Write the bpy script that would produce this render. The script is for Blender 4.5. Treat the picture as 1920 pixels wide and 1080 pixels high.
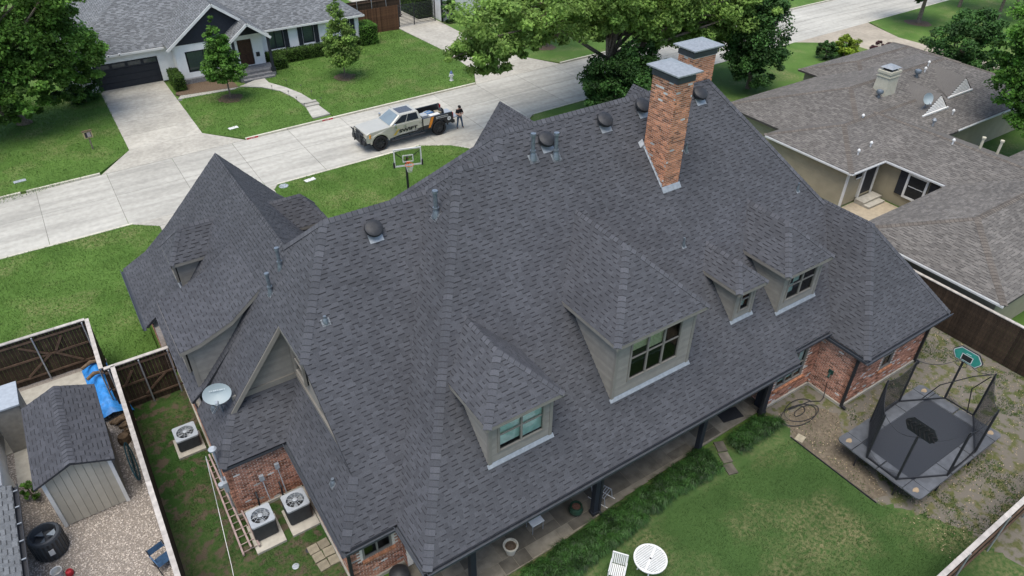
import bpy, math, random
import numpy as np
from mathutils import Vector, Matrix, noise as mnoise
R = math.radians
for o in list(bpy.data.objects): bpy.data.objects.remove(o)
S = bpy.context.scene
COL = S.collection

# ------------------------------------------------------------------ camera, sky, sun, exposure
cam = bpy.data.cameras.new('camera'); co = bpy.data.objects.new('camera', cam); COL.objects.link(co)
pitch, yaw, roll = R(36.3), R(56.24), R(.545)
hf = Vector((math.cos(yaw), math.sin(yaw), 0)); rt = Vector((math.sin(yaw), -math.cos(yaw), 0))
fw = hf * math.cos(pitch) - Vector((0, 0, math.sin(pitch))); up = rt.cross(fw)
r2 = rt * math.cos(roll) + up * math.sin(roll); u2 = r2.cross(fw)
co.matrix_world = Matrix(((r2.x, u2.x, -fw.x, 0), (r2.y, u2.y, -fw.y, 0), (r2.z, u2.z, -fw.z, 22.0), (0, 0, 0, 1)))
cam.sensor_width = 36; cam.lens = 36 * 1346.5 / 1920; cam.clip_start = .1; cam.clip_end = 3000
S.camera = co
W = bpy.data.worlds.new('World'); S.world = W; W.use_nodes = True
wn = W.node_tree.nodes; wl = W.node_tree.links
sky = wn.new('ShaderNodeTexSky'); sky.sky_type = 'NISHITA'; sky.sun_disc = False
SUN_EL, SUN_AZ = R(74), R(215)      # azimuth measured from +X, anticlockwise
sky.sun_elevation = SUN_EL; sky.sun_rotation = R(90) - SUN_AZ
sky.air_density = 1.0; sky.dust_density = 2.0; sky.ozone_density = 1.0
bg = wn['Background']; bg.inputs['Strength'].default_value = .11
wl.new(sky.outputs[0], bg.inputs[0])
sl = bpy.data.lights.new('sun', 'SUN'); sl.energy = 1.5; sl.angle = R(45); sl.color = (1, .95, .87)
so = bpy.data.objects.new('sun', sl); COL.objects.link(so)
sd = Vector((math.cos(SUN_AZ) * math.cos(SUN_EL), math.sin(SUN_AZ) * math.cos(SUN_EL), math.sin(SUN_EL)))
so.rotation_euler = sd.to_track_quat('Z', 'Y').to_euler(); so.location = (0, 0, 60)
S.view_settings.view_transform = 'Standard'; S.view_settings.look = 'None'
S.view_settings.exposure = 1.2; S.view_settings.gamma = 1

# ------------------------------------------------------------------ materials
def M(name, col, rough=.85, var=.12, scale=6., bump=0., bscale=60., tone=False, metal=0., spec=.25, col2=None, big=0., bigscale=.35, lo=.35, hi=.65, trans=0., streak=0.):
    m = bpy.data.materials.new(name); m.use_nodes = True; t = m.node_tree; N = t.nodes; L = t.links
    b = N['Principled BSDF']; b.inputs['Roughness'].default_value = rough; b.inputs['Metallic'].default_value = metal
    b.inputs['Specular IOR Level'].default_value = spec
    tc = N.new('ShaderNodeTexCoord')
    ns = N.new('ShaderNodeTexNoise'); ns.inputs['Scale'].default_value = scale; ns.inputs['Detail'].default_value = 5
    L.new(tc.outputs['Object'], ns.inputs['Vector'])
    mr = N.new('ShaderNodeMapRange'); mr.inputs[1].default_value = lo; mr.inputs[2].default_value = hi
    L.new(ns.outputs['Fac'], mr.inputs[0])
    mx = N.new('ShaderNodeMix'); mx.data_type = 'RGBA'
    c2 = col2 if col2 else tuple(min(1, c * (1 + var)) for c in col)
    c1 = col if col2 else tuple(c * (1 - var) for c in col)
    mx.inputs[6].default_value = (*c1, 1); mx.inputs[7].default_value = (*c2, 1)
    L.new(mr.outputs[0], mx.inputs[0]); out = mx.outputs[2]
    if big:
        n2 = N.new('ShaderNodeTexNoise'); n2.inputs['Scale'].default_value = bigscale; n2.inputs['Detail'].default_value = 6
        L.new(tc.outputs['Object'], n2.inputs['Vector'])
        m2 = N.new('ShaderNodeMapRange'); m2.inputs[1].default_value = .3; m2.inputs[2].default_value = .7
        m2.inputs[3].default_value = 1 - big; m2.inputs[4].default_value = 1 + big * .6
        L.new(n2.outputs['Fac'], m2.inputs[0])
        vm = N.new('ShaderNodeVectorMath'); vm.operation = 'SCALE'; L.new(out, vm.inputs[0]); L.new(m2.outputs[0], vm.inputs[3]); out = vm.outputs[0]
    if streak:
        mp = N.new('ShaderNodeMapping'); mp.inputs['Scale'].default_value = (.07, 1.1, 1); L.new(tc.outputs['Object'], mp.inputs['Vector'])
        n4 = N.new('ShaderNodeTexNoise'); n4.inputs['Scale'].default_value = 1.6; n4.inputs['Detail'].default_value = 7; L.new(mp.outputs[0], n4.inputs['Vector'])
        m4 = N.new('ShaderNodeMapRange'); m4.inputs[1].default_value = .36; m4.inputs[2].default_value = .58; m4.inputs[3].default_value = 1 - streak; m4.inputs[4].default_value = 1.03; L.new(n4.outputs['Fac'], m4.inputs[0])
        vm = N.new('ShaderNodeVectorMath'); vm.operation = 'SCALE'; L.new(out, vm.inputs[0]); L.new(m4.outputs[0], vm.inputs[3]); out = vm.outputs[0]
    if tone:
        at = N.new('ShaderNodeAttribute'); at.attribute_name = 'tone'
        vm = N.new('ShaderNodeVectorMath'); vm.operation = 'SCALE'; L.new(out, vm.inputs[0]); L.new(at.outputs['Fac'], vm.inputs[3]); out = vm.outputs[0]
    L.new(out, b.inputs['Base Color'])
    if trans:
        tr = N.new('ShaderNodeBsdfTranslucent'); L.new(out, tr.inputs['Color']); ms = N.new('ShaderNodeMixShader'); ms.inputs[0].default_value = trans
        L.new(b.outputs[0], ms.inputs[1]); L.new(tr.outputs[0], ms.inputs[2]); L.new(ms.outputs[0], N['Material Output'].inputs[0])
    if bump:
        n3 = N.new('ShaderNodeTexNoise'); n3.inputs['Scale'].default_value = bscale; n3.inputs['Detail'].default_value = 4
        L.new(tc.outputs['Object'], n3.inputs['Vector'])
        bp = N.new('ShaderNodeBump'); bp.inputs['Strength'].default_value = bump; bp.inputs['Distance'].default_value = .03
        L.new(n3.outputs['Fac'], bp.inputs['Height']); L.new(bp.outputs[0], b.inputs['Normal'])
    return m

def glass_mat(name, tint, mixf=.35):
    m = bpy.data.materials.new(name); m.use_nodes = True; t = m.node_tree; N = t.nodes; L = t.links
    N.remove(N['Principled BSDF'])
    tr = N.new('ShaderNodeBsdfTransparent'); tr.inputs[0].default_value = (*tint, 1)
    gl = N.new('ShaderNodeBsdfGlossy'); gl.inputs['Roughness'].default_value = .03; gl.inputs[0].default_value = (.9, .92, .94, 1)
    fr = N.new('ShaderNodeFresnel'); fr.inputs[0].default_value = 1.35
    ad = N.new('ShaderNodeMath'); ad.operation = 'ADD'; ad.inputs[1].default_value = mixf * .4; ad.use_clamp = True
    ms = N.new('ShaderNodeMixShader'); L.new(fr.outputs[0], ad.inputs[0]); L.new(ad.outputs[0], ms.inputs[0])
    L.new(tr.outputs[0], ms.inputs[1]); L.new(gl.outputs[0], ms.inputs[2]); L.new(ms.outputs[0], N['Material Output'].inputs[0])
    return m

def grass_mat(name, g1, g2, dry, dryamt, dirt=None, dirtamt=0., fine=26.):
    m = bpy.data.materials.new(name); m.use_nodes = True; t = m.node_tree; N = t.nodes; L = t.links
    b = N['Principled BSDF']; b.inputs['Roughness'].default_value = .9; b.inputs['Specular IOR Level'].default_value = .15
    tc = N.new('ShaderNodeTexCoord')
    def nz(sc, lo, hi, det=6, dist=0.):
        n = N.new('ShaderNodeTexNoise'); n.inputs['Scale'].default_value = sc; n.inputs['Detail'].default_value = det; n.inputs['Distortion'].default_value = dist
        L.new(tc.outputs['Object'], n.inputs['Vector'])
        r = N.new('ShaderNodeMapRange'); r.inputs[1].default_value = lo; r.inputs[2].default_value = hi; L.new(n.outputs['Fac'], r.inputs[0]); return r.outputs[0]
    def mix(f, a, c):
        x = N.new('ShaderNodeMix'); x.data_type = 'RGBA'; L.new(f, x.inputs[0])
        if isinstance(a, tuple): x.inputs[6].default_value = (*a, 1)
        else: L.new(a, x.inputs[6])
        x.inputs[7].default_value = (*c, 1); return x.outputs[2]
    c = mix(nz(fine, .3, .7), g1, g2)
    c = mix(nz(.45, .25, .8), c, tuple(v * .72 for v in g1))
    def mul(a, b):
        x = N.new('ShaderNodeMath'); x.operation = 'MULTIPLY'; L.new(a, x.inputs[0]); L.new(b, x.inputs[1]); return x.outputs[0]
    if dryamt: c = mix(mul(nz(.38, .62 - dryamt, .74, 3), nz(7, .36, .66, 8)), c, dry)
    if dirt: c = mix(nz(2.4, .56 - dirtamt, .66 - dirtamt, 14), c, dirt)
    L.new(c, b.inputs['Base Color'])
    n3 = N.new('ShaderNodeTexNoise'); n3.inputs['Scale'].default_value = 40; n3.inputs['Detail'].default_value = 5; L.new(tc.outputs['Object'], n3.inputs['Vector'])
    bp = N.new('ShaderNodeBump'); bp.inputs['Strength'].default_value = .7; bp.inputs['Distance'].default_value = .04
    L.new(n3.outputs['Fac'], bp.inputs['Height']); L.new(bp.outputs[0], b.inputs['Normal'])
    return m

m_shingle = M('charcoal_shingle', (.063, .065, .0715), .92, .1, 30, .35, 180, True, big=.14, bigscale=.5)
m_shtan = M('tan_grey_shingle', (.122, .113, .101), .92, .14, 25, .3, 150, True, big=.14, bigscale=.4)
m_shgrey = M('cool_grey_shingle', (.135, .142, .145), .92, .14, 25, .3, 150, True, big=.1, bigscale=.4)
m_brick = M('red_brick', (.43, .19, .10), .9, .22, 22, .4, 120, True)
m_brickw = M('weathered_brick', (.36, .18, .12), .9, .25, 22, .4, 120, True)
m_mortar = M('pale_mortar', (.66, .60, .51), .95, .12, 12, .3, 90)
m_siding = M('taupe_siding_paint', (.225, .21, .182), .7, .07, 4, .05, 60, True)
m_trim = M('taupe_trim_paint', (.215, .20, .172), .65, .06, 4)
m_flash = M('galvanised_flashing', (.27, .29, .30), .5, .12, 9, metal=.3, spec=.5)
m_pipe = M('galvanised_pipe', (.17, .20, .225), .45, .18, 14, metal=.55, spec=.5)
m_black = M('black_plastic', (.022, .023, .025), .55, .15, 10, spec=.35)
m_gutter = M('dark_gutter_metal', (.045, .05, .058), .45, .12, 6, spec=.45)
m_conc = M('street_concrete', (.385, .372, .322), .9, .08, 3, .15, 120, True, big=.12, bigscale=.22, streak=.16)
m_concd = M('grey_concrete', (.375, .355, .30), .92, .1, 4, .2, 100, True, big=.16, bigscale=.5)
m_joint = M('joint_filler', (.13, .125, .11), .95)
m_kerb = M('kerb_concrete', (.48, .46, .37), .9, .1, 5, .2, 90, True, big=.15, bigscale=.6)
m_flag = M('flagstone', (.155, .14, .108), .8, .2, 3, .2, 60, True, big=.15, bigscale=1.2)
m_stonemortar = M('patio_mortar', (.21, .19, .145), .95, .1, 8)
m_white = M('white_paint', (.62, .62, .59), .6, .05, 3, .08, 40)
m_white_t = M('white_paint_piece', (.74, .74, .70), .6, .05, 3, .08, 40, True)
m_cream = M('cream_paint', (.46, .43, .32), .7, .06, 3, .06, 50)
m_khaki = M('khaki_siding', (.30, .268, .185), .75, .06, 2, .05, 50, True)
m_navy = M('dark_navy_paint', (.018, .021, .027), .6, .12, 5, spec=.35)
m_wood = M('dark_stained_wood', (.042, .028, .018), .85, .3, 5, .3, 40, True)
m_woodlt = M('weathered_cap_board', (.38, .35, .31), .85, .15, 5, .25, 50, True)
m_rail = M('pine_rail', (.115, .075, .05), .85, .2, 5, .2, 50, True)
m_steel = M('galvanised_post', (.36, .38, .40), .45, .12, 8, metal=.5, spec=.5)
m_door = M('brown_door_wood', (.05, .022, .012), .5, .2, 5, spec=.35)
m_dark = M('dark_interior', (.022, .022, .02), .9)
m_curtain = M('pale_teal_curtain', (.58, .76, .70), .9, .12, 5)
m_blind = M('yellow_green_blind', (.56, .56, .36), .9, .15, 14)
m_blindg = M('grey_green_blind', (.16, .20, .17), .9, .1, 10)
m_glass = glass_mat('window_glass', (.80, .84, .82), .06)
m_glassd = glass_mat('tinted_glass', (.06, .07, .08), .25)
m_glassc = glass_mat('clear_board', (.92, .96, .95), .12)
m_acg = M('condenser_grey_metal', (.33, .36, .38), .5, .08, 8, spec=.45, metal=.15)
m_acd = M('condenser_dark_louvre', (.032, .034, .035), .5, .15, 8, spec=.4)
m_gravelbase = M('gravel_bed', (.30, .265, .225), .95, .2, 18, .8, 70, col2=(.19, .165, .14))
m_peb = M('pale_pebble', (.42, .375, .325), .9, .15, 20, tone=True)
m_dirt = M('bare_dirt', (.155, .128, .092), .95, .2, 7, .8, 40, col2=(.105, .086, .06), big=.25, bigscale=1.2)
m_mulch = M('mulch', (.12, .085, .055), .95, .3, 16, 1., 40)
m_grass = grass_mat('lawn_grass', (.074, .148, .026), (.106, .182, .04), (.20, .20, .085), .12)
m_grassb = grass_mat('rear_lawn_grass', (.044, .09, .022), (.066, .118, .033), (.22, .19, .10), .2)
m_grassd = grass_mat('side_lawn_grass', (.028, .07, .014), (.045, .095, .02), (.11, .09, .05), .2, (.085, .068, .045), .06)
m_patchy = grass_mat('patchy_dirt_and_weeds', (.075, .095, .028), (.10, .11, .04), (.17, .14, .085), .3, (.15, .135, .11), .14)
m_blade = M('grass_blade', (.08, .155, .028), .8, .25, 1.5, tone=True, trans=.25)
m_blader = M('rear_grass_blade', (.05, .10, .025), .8, .25, 1.5, tone=True, trans=.25)
m_liri = M('liriope_blade', (.026, .068, .013), .6, .3, 2, tone=True, trans=.2, spec=.3)
m_bark = M('tree_bark', (.16, .13, .10), .95, .3, 9, .6, 30)
m_leaf1 = M('oak_leaf', (.08, .165, .025), .7, .3, 1.2, tone=True, trans=.28)
m_leaf2 = M('bright_leaf', (.16, .255, .055), .7, .3, 1.0, tone=True, trans=.42)
m_leaf3 = M('dark_leaf', (.032, .08, .016), .65, .3, 1.2, tone=True, trans=.2)
m_leaf4 = M('fresh_leaf', (.072, .165, .022), .65, .3, 1.2, tone=True, trans=.28)
m_leafy = M('lime_leaf', (.19, .27, .025), .7, .25, 2, tone=True, trans=.25)
m_leafm = M('maroon_leaf', (.055, .018, .022), .7, .25, 2, tone=True, trans=.2)
m_hedge = M('hedge_leaf', (.048, .095, .014), .7, .3, 3, tone=True, trans=.2)
m_truck = M('silver_beige_paint', (.45, .435, .37), .28, .02, 2, spec=.55, metal=.25)
m_tblack = M('black_wrap', (.016, .017, .019), .35, .1, 4, spec=.45)
m_orange = M('orange_wrap', (.62, .22, .025), .4)
m_tyre = M('tyre_rubber', (.02, .02, .02), .85, .2, 20)
m_chrome = M('chrome', (.65, .65, .65), .2, .03, 3, metal=.9, spec=.6)
m_red = M('red_lens', (.42, .012, .012), .3, spec=.5)
m_amber = M('amber_lens', (.62, .26, .03), .3, spec=.5)
m_skin = M('skin', (.45, .26, .18), .6); m_jeans = M('blue_jeans', (.05, .085, .13), .85, .2, 12); m_shirt = M('black_shirt', (.014, .014, .016), .85)
m_shoe = M('tan_shoe', (.12, .07, .04), .8)
m_tarp = M('blue_tarp', (.03, .20, .52), .45, .2, 6, .3, 12, spec=.4)
m_teal = M('teal_board', (.04, .26, .20), .5)
m_mat = M('trampoline_mat', (.028, .031, .036), .7, .1, 60, .2, 250)
m_pad = M('grey_vinyl_pad', (.085, .09, .096), .6, .15, 4, .1, 20, big=.2, bigscale=1.5, spec=.35)
m_sand = M('dried_mud', (.28, .21, .13), .95)
m_dish = M('dish_grey', (.25, .30, .31), .5, .03, 3, spec=.4)
m_shed = M('shed_beige_siding', (.40, .37, .30), .75, .05, 3, tone=True)
m_log = M('cut_log', (.13, .09, .055), .9, .3, 8, .4, 40)
m_rope = M('dark_teal_frame', (.015, .06, .075), .6)
m_bluech = M('blue_cloth', (.06, .13, .24), .8, .2, 8)
m_ladder = M('faded_red_ladder', (.30, .225, .205), .7, .2, 5, tone=True)
m_pot = M('cream_pot', (.50, .46, .36), .7, .08, 5); m_potg = M('green_glazed_pot', (.02, .045, .028), .25, .2, 6, spec=.5)
m_slate = M('entry_slate', (.15, .15, .15), .85, .25, 6, .2, 40, True)
m_hyd = M('hydrant_silver', (.55, .55, .53), .5, .1, 10, spec=.4); m_hydb = M('hydrant_blue', (.08, .12, .25), .5)
m_pave = M('tan_paver', (.22, .195, .14), .9, .15, 6, .2, 60, True)
m_redtxt = M('red_plate', (.42, .03, .04), .6)
m_rust = M('rusty_orange', (.25, .09, .03), .8)

# ------------------------------------------------------------------ helpers
def V(*a): return Vector(a)
def link(o, parent=None):
    COL.objects.link(o)
    if parent: o.parent = parent
    return o
def tag(o, label, cat, group=None, kind=None):
    o['label'] = label; o['category'] = cat
    if group: o['group'] = group
    if kind: o['kind'] = kind
    return o
def struct(o, label=None):
    o['kind'] = 'structure'
    return o
def empty(name, loc=(0, 0, 0), rz=0.):
    o = bpy.data.objects.new(name, None); o.location = loc; o.rotation_euler = (0, 0, rz); o.empty_display_size = .3
    return link(o)
def copy_tree(o, parent=None):
    c = o.copy(); COL.objects.link(c); c.parent = parent
    for ch in list(o.children): copy_tree(ch, c)
    return c

class MB:
    def __init__(s): s.v = []; s.f = []; s.t = []; s.m = []
    def face(s, pts, tone=1., m=0):
        i = len(s.v); s.v += [tuple(p) for p in pts]; s.f.append(tuple(range(i, i + len(pts)))); s.t.append(tone); s.m.append(m); return s
    def addf(s, verts, faces, tone=1., m=0):
        i = len(s.v); s.v += [tuple(p) for p in verts]
        for f in faces: s.f.append(tuple(i + k for k in f)); s.t.append(tone); s.m.append(m)
        return s
    def box(s, x0, y0, z0, x1, y1, z1, tone=1., m=0):
        if x0 > x1: x0, x1 = x1, x0
        if y0 > y1: y0, y1 = y1, y0
        if z0 > z1: z0, z1 = z1, z0
        v = [(x0, y0, z0), (x1, y0, z0), (x1, y1, z0), (x0, y1, z0), (x0, y0, z1), (x1, y0, z1), (x1, y1, z1), (x0, y1, z1)]
        return s.addf(v, [(0, 3, 2, 1), (4, 5, 6, 7), (0, 1, 5, 4), (1, 2, 6, 5), (2, 3, 7, 6), (3, 0, 4, 7)], tone, m)
    def hexa(s, a, b, tone=1., m=0):            # two quads (bottom a, top b), same winding
        return s.addf(list(a) + list(b), [(3, 2, 1, 0), (4, 5, 6, 7), (0, 1, 5, 4), (1, 2, 6, 5), (2, 3, 7, 6), (3, 0, 4, 7)], tone, m)
    def bar(s, p0, p1, w, h, upv=(0, 0, 1), tone=1., m=0):
        p0, p1 = Vector(p0), Vector(p1); d = (p1 - p0).normalized(); u = Vector(upv)
        sx = d.cross(u)
        if sx.length < 1e-4: sx = d.cross(Vector((1, 0, 0)))
        sx.normalize(); uz = sx.cross(d); a = sx * w / 2; b = uz * h / 2
        return s.addf([p0 - a - b, p0 + a - b, p0 + a + b, p0 - a + b, p1 - a - b, p1 + a - b, p1 + a + b, p1 - a + b],
                      [(0, 3, 2, 1), (4, 5, 6, 7), (0, 1, 5, 4), (1, 2, 6, 5), (2, 3, 7, 6), (3, 0, 4, 7)], tone, m)
    def tube(s, p0, p1, r0, r1=None, n=8, tone=1., m=0, caps=True):
        return s.path([p0, p1], [r0, r0 if r1 is None else r1], n, tone, m, caps)
    def path(s, pts, r, n=6, tone=1., m=0, caps=True):
        pts = [Vector(p) for p in pts]; rs = r if isinstance(r, (list, tuple)) else [r] * len(pts); vs = []; a = None
        for i, p in enumerate(pts):
            d = (pts[min(i + 1, len(pts) - 1)] - pts[max(i - 1, 0)]).normalized()
            if a is None:
                a = d.cross(Vector((0, 0, 1)))
                if a.length < 1e-3: a = d.cross(Vector((1, 0, 0)))
            a = (a - d * a.dot(d)).normalized(); b = d.cross(a)
            for k in range(n):
                t = 2 * math.pi * k / n; vs.append(p + (a * math.cos(t) + b * math.sin(t)) * rs[i])
        fs = []
        for i in range(len(pts) - 1):
            for k in range(n):
                k2 = (k + 1) % n; fs.append((i * n + k, i * n + k2, (i + 1) * n + k2, (i + 1) * n + k))
        if caps: fs += [tuple(range(n - 1, -1, -1)), tuple(range((len(pts) - 1) * n, len(pts) * n))]
        return s.addf(vs, fs, tone, m)
    def lathe(s, c, prof, n=16, tone=1., m=0, sx=1., sy=1.):
        vs = []; fs = []
        for r, z in prof:
            for k in range(n):
                t = 2 * math.pi * k / n; vs.append((c[0] + r * sx * math.cos(t), c[1] + r * sy * math.sin(t), c[2] + z))
        for i in range(len(prof) - 1):
            for k in range(n):
                k2 = (k + 1) % n; fs.append((i * n + k, i * n + k2, (i + 1) * n + k2, (i + 1) * n + k))
        fs += [tuple(range(n - 1, -1, -1)), tuple(range((len(prof) - 1) * n, len(prof) * n))]
        return s.addf(vs, fs, tone, m)
    def prism(s, poly, z0, z1, tone=1., m=0):
        n = len(poly); A = sum(poly[i][0] * poly[(i + 1) % n][1] - poly[(i + 1) % n][0] * poly[i][1] for i in range(n))
        if A < 0: poly = poly[::-1]
        vs = [(p[0], p[1], z0) for p in poly] + [(p[0], p[1], z1) for p in poly]
        return s.addf(vs, [tuple(range(n - 1, -1, -1)), tuple(range(n, 2 * n))] + [(i, (i + 1) % n, n + (i + 1) % n, n + i) for i in range(n)], tone, m)
    def extr(s, pts, d, tone=1., m=0):          # planar polygon pts extruded by vector d
        n = len(pts); pts = [Vector(p) for p in pts]; d = Vector(d)
        return s.addf(pts + [p + d for p in pts], [tuple(range(n)), tuple(range(2 * n - 1, n - 1, -1))] + [(i, n + i, n + (i + 1) % n, (i + 1) % n) for i in range(n)], tone, m)
    def mesh(s, name, mats, off=(0, 0, 0), smooth=False):
        me = bpy.data.meshes.new(name)
        if any(off): s.v = [(a - off[0], b - off[1], c - off[2]) for a, b, c in s.v]
        me.from_pydata(s.v, [], s.f)
        for mt in (mats if isinstance(mats, (list, tuple)) else [mats]): me.materials.append(mt)
        if any(s.m): me.polygons.foreach_set('material_index', s.m)
        at = me.attributes.new('tone', 'FLOAT', 'FACE'); at.data.foreach_set('value', s.t)
        if smooth:
            me.shade_smooth()
            try: me.set_sharp_from_angle(angle=R(40))
            except Exception: pass
        me.update(); return me
    def build(s, name, mats, parent=None, off=(0, 0, 0), smooth=False):
        return link(bpy.data.objects.new(name, s.mesh(name, mats, off, smooth)), parent)

def np_mesh(name, verts, quads, tones, mat, parent=None, off=(0, 0, 0)):
    """many small faces at once: verts (n*k,3), k verts per face"""
    k = quads; nf = len(verts) // k
    me = bpy.data.meshes.new(name); me.vertices.add(nf * k); me.loops.add(nf * k); me.polygons.add(nf)
    me.vertices.foreach_set('co', (np.asarray(verts) - np.asarray(off)).astype(np.float32).ravel())
    me.loops.foreach_set('vertex_index', np.arange(nf * k, dtype=np.int32))
    me.polygons.foreach_set('loop_start', np.arange(0, nf * k, k, dtype=np.int32)); me.polygons.foreach_set('loop_total', np.full(nf, k, dtype=np.int32))
    at = me.attributes.new('tone', 'FLOAT', 'FACE'); at.data.foreach_set('value', np.asarray(tones, dtype=np.float32))
    me.materials.append(mat); me.update(calc_edges=True)
    return link(bpy.data.objects.new(name, me), parent)

def text_obj(name, body, size, mat, mtx, parent=None, ext=.002, sx=1., bold=0.):
    c = bpy.data.curves.new(name, 'FONT'); c.body = body; c.size = size; c.extrude = ext; c.align_x = 'CENTER'; c.align_y = 'CENTER'; c.resolution_u = 3; c.offset = bold
    o = bpy.data.objects.new(name, c); COL.objects.link(o)
    dg = bpy.context.evaluated_depsgraph_get(); me = bpy.data.meshes.new_from_object(o.evaluated_get(dg)); bpy.data.objects.remove(o)
    me.materials.clear(); me.materials.append(mat); me.transform(Matrix.Diagonal((sx, 1, 1, 1)))
    n = link(bpy.data.objects.new(name, me), parent); n.matrix_local = mtx; return n
def frame_m(o, x, y):       # local x axis along x, y along y
    x = Vector(x).normalized(); y = Vector(y).normalized(); z = x.cross(y)
    return Matrix(((x.x, y.x, z.x, o[0]), (x.y, y.y, z.y, o[1]), (x.z, y.z, z.z, o[2]), (0, 0, 0, 1)))

# ---------------- shingles
def clip(poly, P):
    out = poly; n = len(P)
    for i in range(n):
        ax, ay = P[i]; bx, by = P[(i + 1) % n]; ex, ey = bx - ax, by - ay; inp = out; out = []
        if not inp: return []
        d = [ex * (q[1] - ay) - ey * (q[0] - ax) for q in inp]
        for j in range(len(inp)):
            k = (j + 1) % len(inp)
            if d[j] >= 0: out.append(inp[j])
            if (d[j] >= 0) != (d[k] >= 0):
                t = d[j] / (d[j] - d[k]); out.append((inp[j][0] + t * (inp[k][0] - inp[j][0]), inp[j][1] + t * (inp[k][1] - inp[j][1])))
    return out
def pnormal(poly):
    p = [Vector(q) for q in poly]; n = Vector()
    for i in range(len(p)): n += p[i].cross(p[(i + 1) % len(p)])
    n.normalize(); return n if n.z > 0 else -n
TW = [.15, .2, .25, .31]; GW = [.12, .17, .22, .27]; TN = [.78, .9, 1., 1.1, 1.24, 1.4]
SINGLE = []        # shingles that become objects of their own
def shingles(mb, poly, e=.143, seed=1, h=.015, single=None, wmul=1., dash=.032, contrast=.42):
    n = pnormal(poly); u = Vector((0, 0, 1)).cross(n).normalized(); v = n.cross(u); w0 = Vector(poly[0]).dot(n)
    P = [(Vector(p).dot(u), Vector(p).dot(v)) for p in poly]
    A = sum(P[i][0] * P[(i + 1) % len(P)][1] - P[(i + 1) % len(P)][0] * P[i][1] for i in range(len(P)))
    if A < 0: P = P[::-1]
    vmin = min(p[1] for p in P); vmax = max(p[1] for p in P)
    def emit(q, hh, v0, tone, m=0, base=.002):
        mb.face([u * a + v * b + n * (w0 + base + (hh - base) * (1 - min(1, max(0, (b - v0) / e)))) for a, b in q], tone)
    k0 = int(math.floor(vmin / e))
    for k in range(k0, int(math.ceil(vmax / e))):
        rnd = random.Random(seed * 7919 + k); v0 = k * e; v1 = v0 + e
        row = clip([(-999, v0), (999, v0), (999, v1), (-999, v1)], P)
        if not row: continue
        ua = min(p[0] for p in row); ub = max(p[0] for p in row); x = math.floor(ua) - 1 - rnd.random(); tooth = rnd.random() < .5
        while x < ub:
            w = rnd.choice(TW if tooth else GW) * wmul; x2 = x + w
            if x2 > ua:
                tone = 1 + (rnd.choice(TN) - 1) * contrast; hh = h if tooth else .005
                q = [(x, v0), (x2, v0), (x2, v1), (x, v1)]; c = clip(q, P)
                if len(c) >= 3:
                    full = len(c) == 4 and abs((c[0][0] - c[2][0]) * (c[0][1] - c[2][1])) > w * e * .98
                    if single and full and single(u * x + v * v0 + n * w0, k - k0) and len(SINGLE) < 300:
                        SINGLE.append((tooth, round(w, 3), tone, u * x + v * v0 + n * w0, u, v, n))
                    else:
                        emit(c, hh, v0, tone)
                        if tooth:
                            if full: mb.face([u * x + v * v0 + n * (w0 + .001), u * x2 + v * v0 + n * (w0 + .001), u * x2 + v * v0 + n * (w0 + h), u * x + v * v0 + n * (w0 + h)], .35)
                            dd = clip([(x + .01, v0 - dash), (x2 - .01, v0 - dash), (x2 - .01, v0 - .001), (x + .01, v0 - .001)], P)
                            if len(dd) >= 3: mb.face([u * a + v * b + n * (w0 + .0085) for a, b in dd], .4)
            x = x2; tooth = not tooth
def caps(mb, p0, p1, n1, n2, wdt=.17, ln=.2, seed=0, lift=.03, tone=1.2):
    p0, p1 = Vector(p0), Vector(p1)
    if p0.z > p1.z: p0, p1 = p1, p0
    d = p1 - p0; L = d.length; d.normalize(); rnd = random.Random(seed + 5)
    sides = []
    for n, other in ((n1, n2), (n2, n1)):
        s = n.cross(d).normalized()
        if s.dot(other) < 0: s = -s
        sides.append((s, n))
    # wing directions run down each plane, away from the ridge line
    w1 = sides[0][0] if sides[0][0].z <= 0 else -sides[0][0]; w2 = sides[1][0] if sides[1][0].z <= 0 else -sides[1][0]
    upv = (n1 + n2).normalized(); N = max(1, int(L / ln))
    for i in range(N):
        t = tone * rnd.choice((.84, .93, 1., 1.07, 1.17)); a = p0 + d * (L * i / N); b = p0 + d * (L * (i + 1) / N)
        for w, nn in ((w1, n1), (w2, n2)):
            q = [a + upv * lift, b + upv * (lift - .014), b + w * wdt + nn * .014, a + w * wdt + nn * .024]
            mb.face(q, t)
            if i: mb.face([a - d * .022 + upv * (lift - .008), a + upv * (lift - .008), a + w * wdt + nn * .019, a - d * .022 + w * wdt + nn * .019], .6)
            mb.face([a + upv * lift, a + w * wdt + nn * .024, a + w * wdt + nn * .002, a + upv * .004], .4)
        mb.face([a + w1 * wdt + n1 * .024, b + w1 * wdt + n1 * .014, b + w1 * wdt, a + w1 * wdt], .45)
        mb.face([a + w2 * wdt + n2 * .024, b + w2 * wdt + n2 * .014, b + w2 * wdt, a + w2 * wdt], .45)

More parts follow.
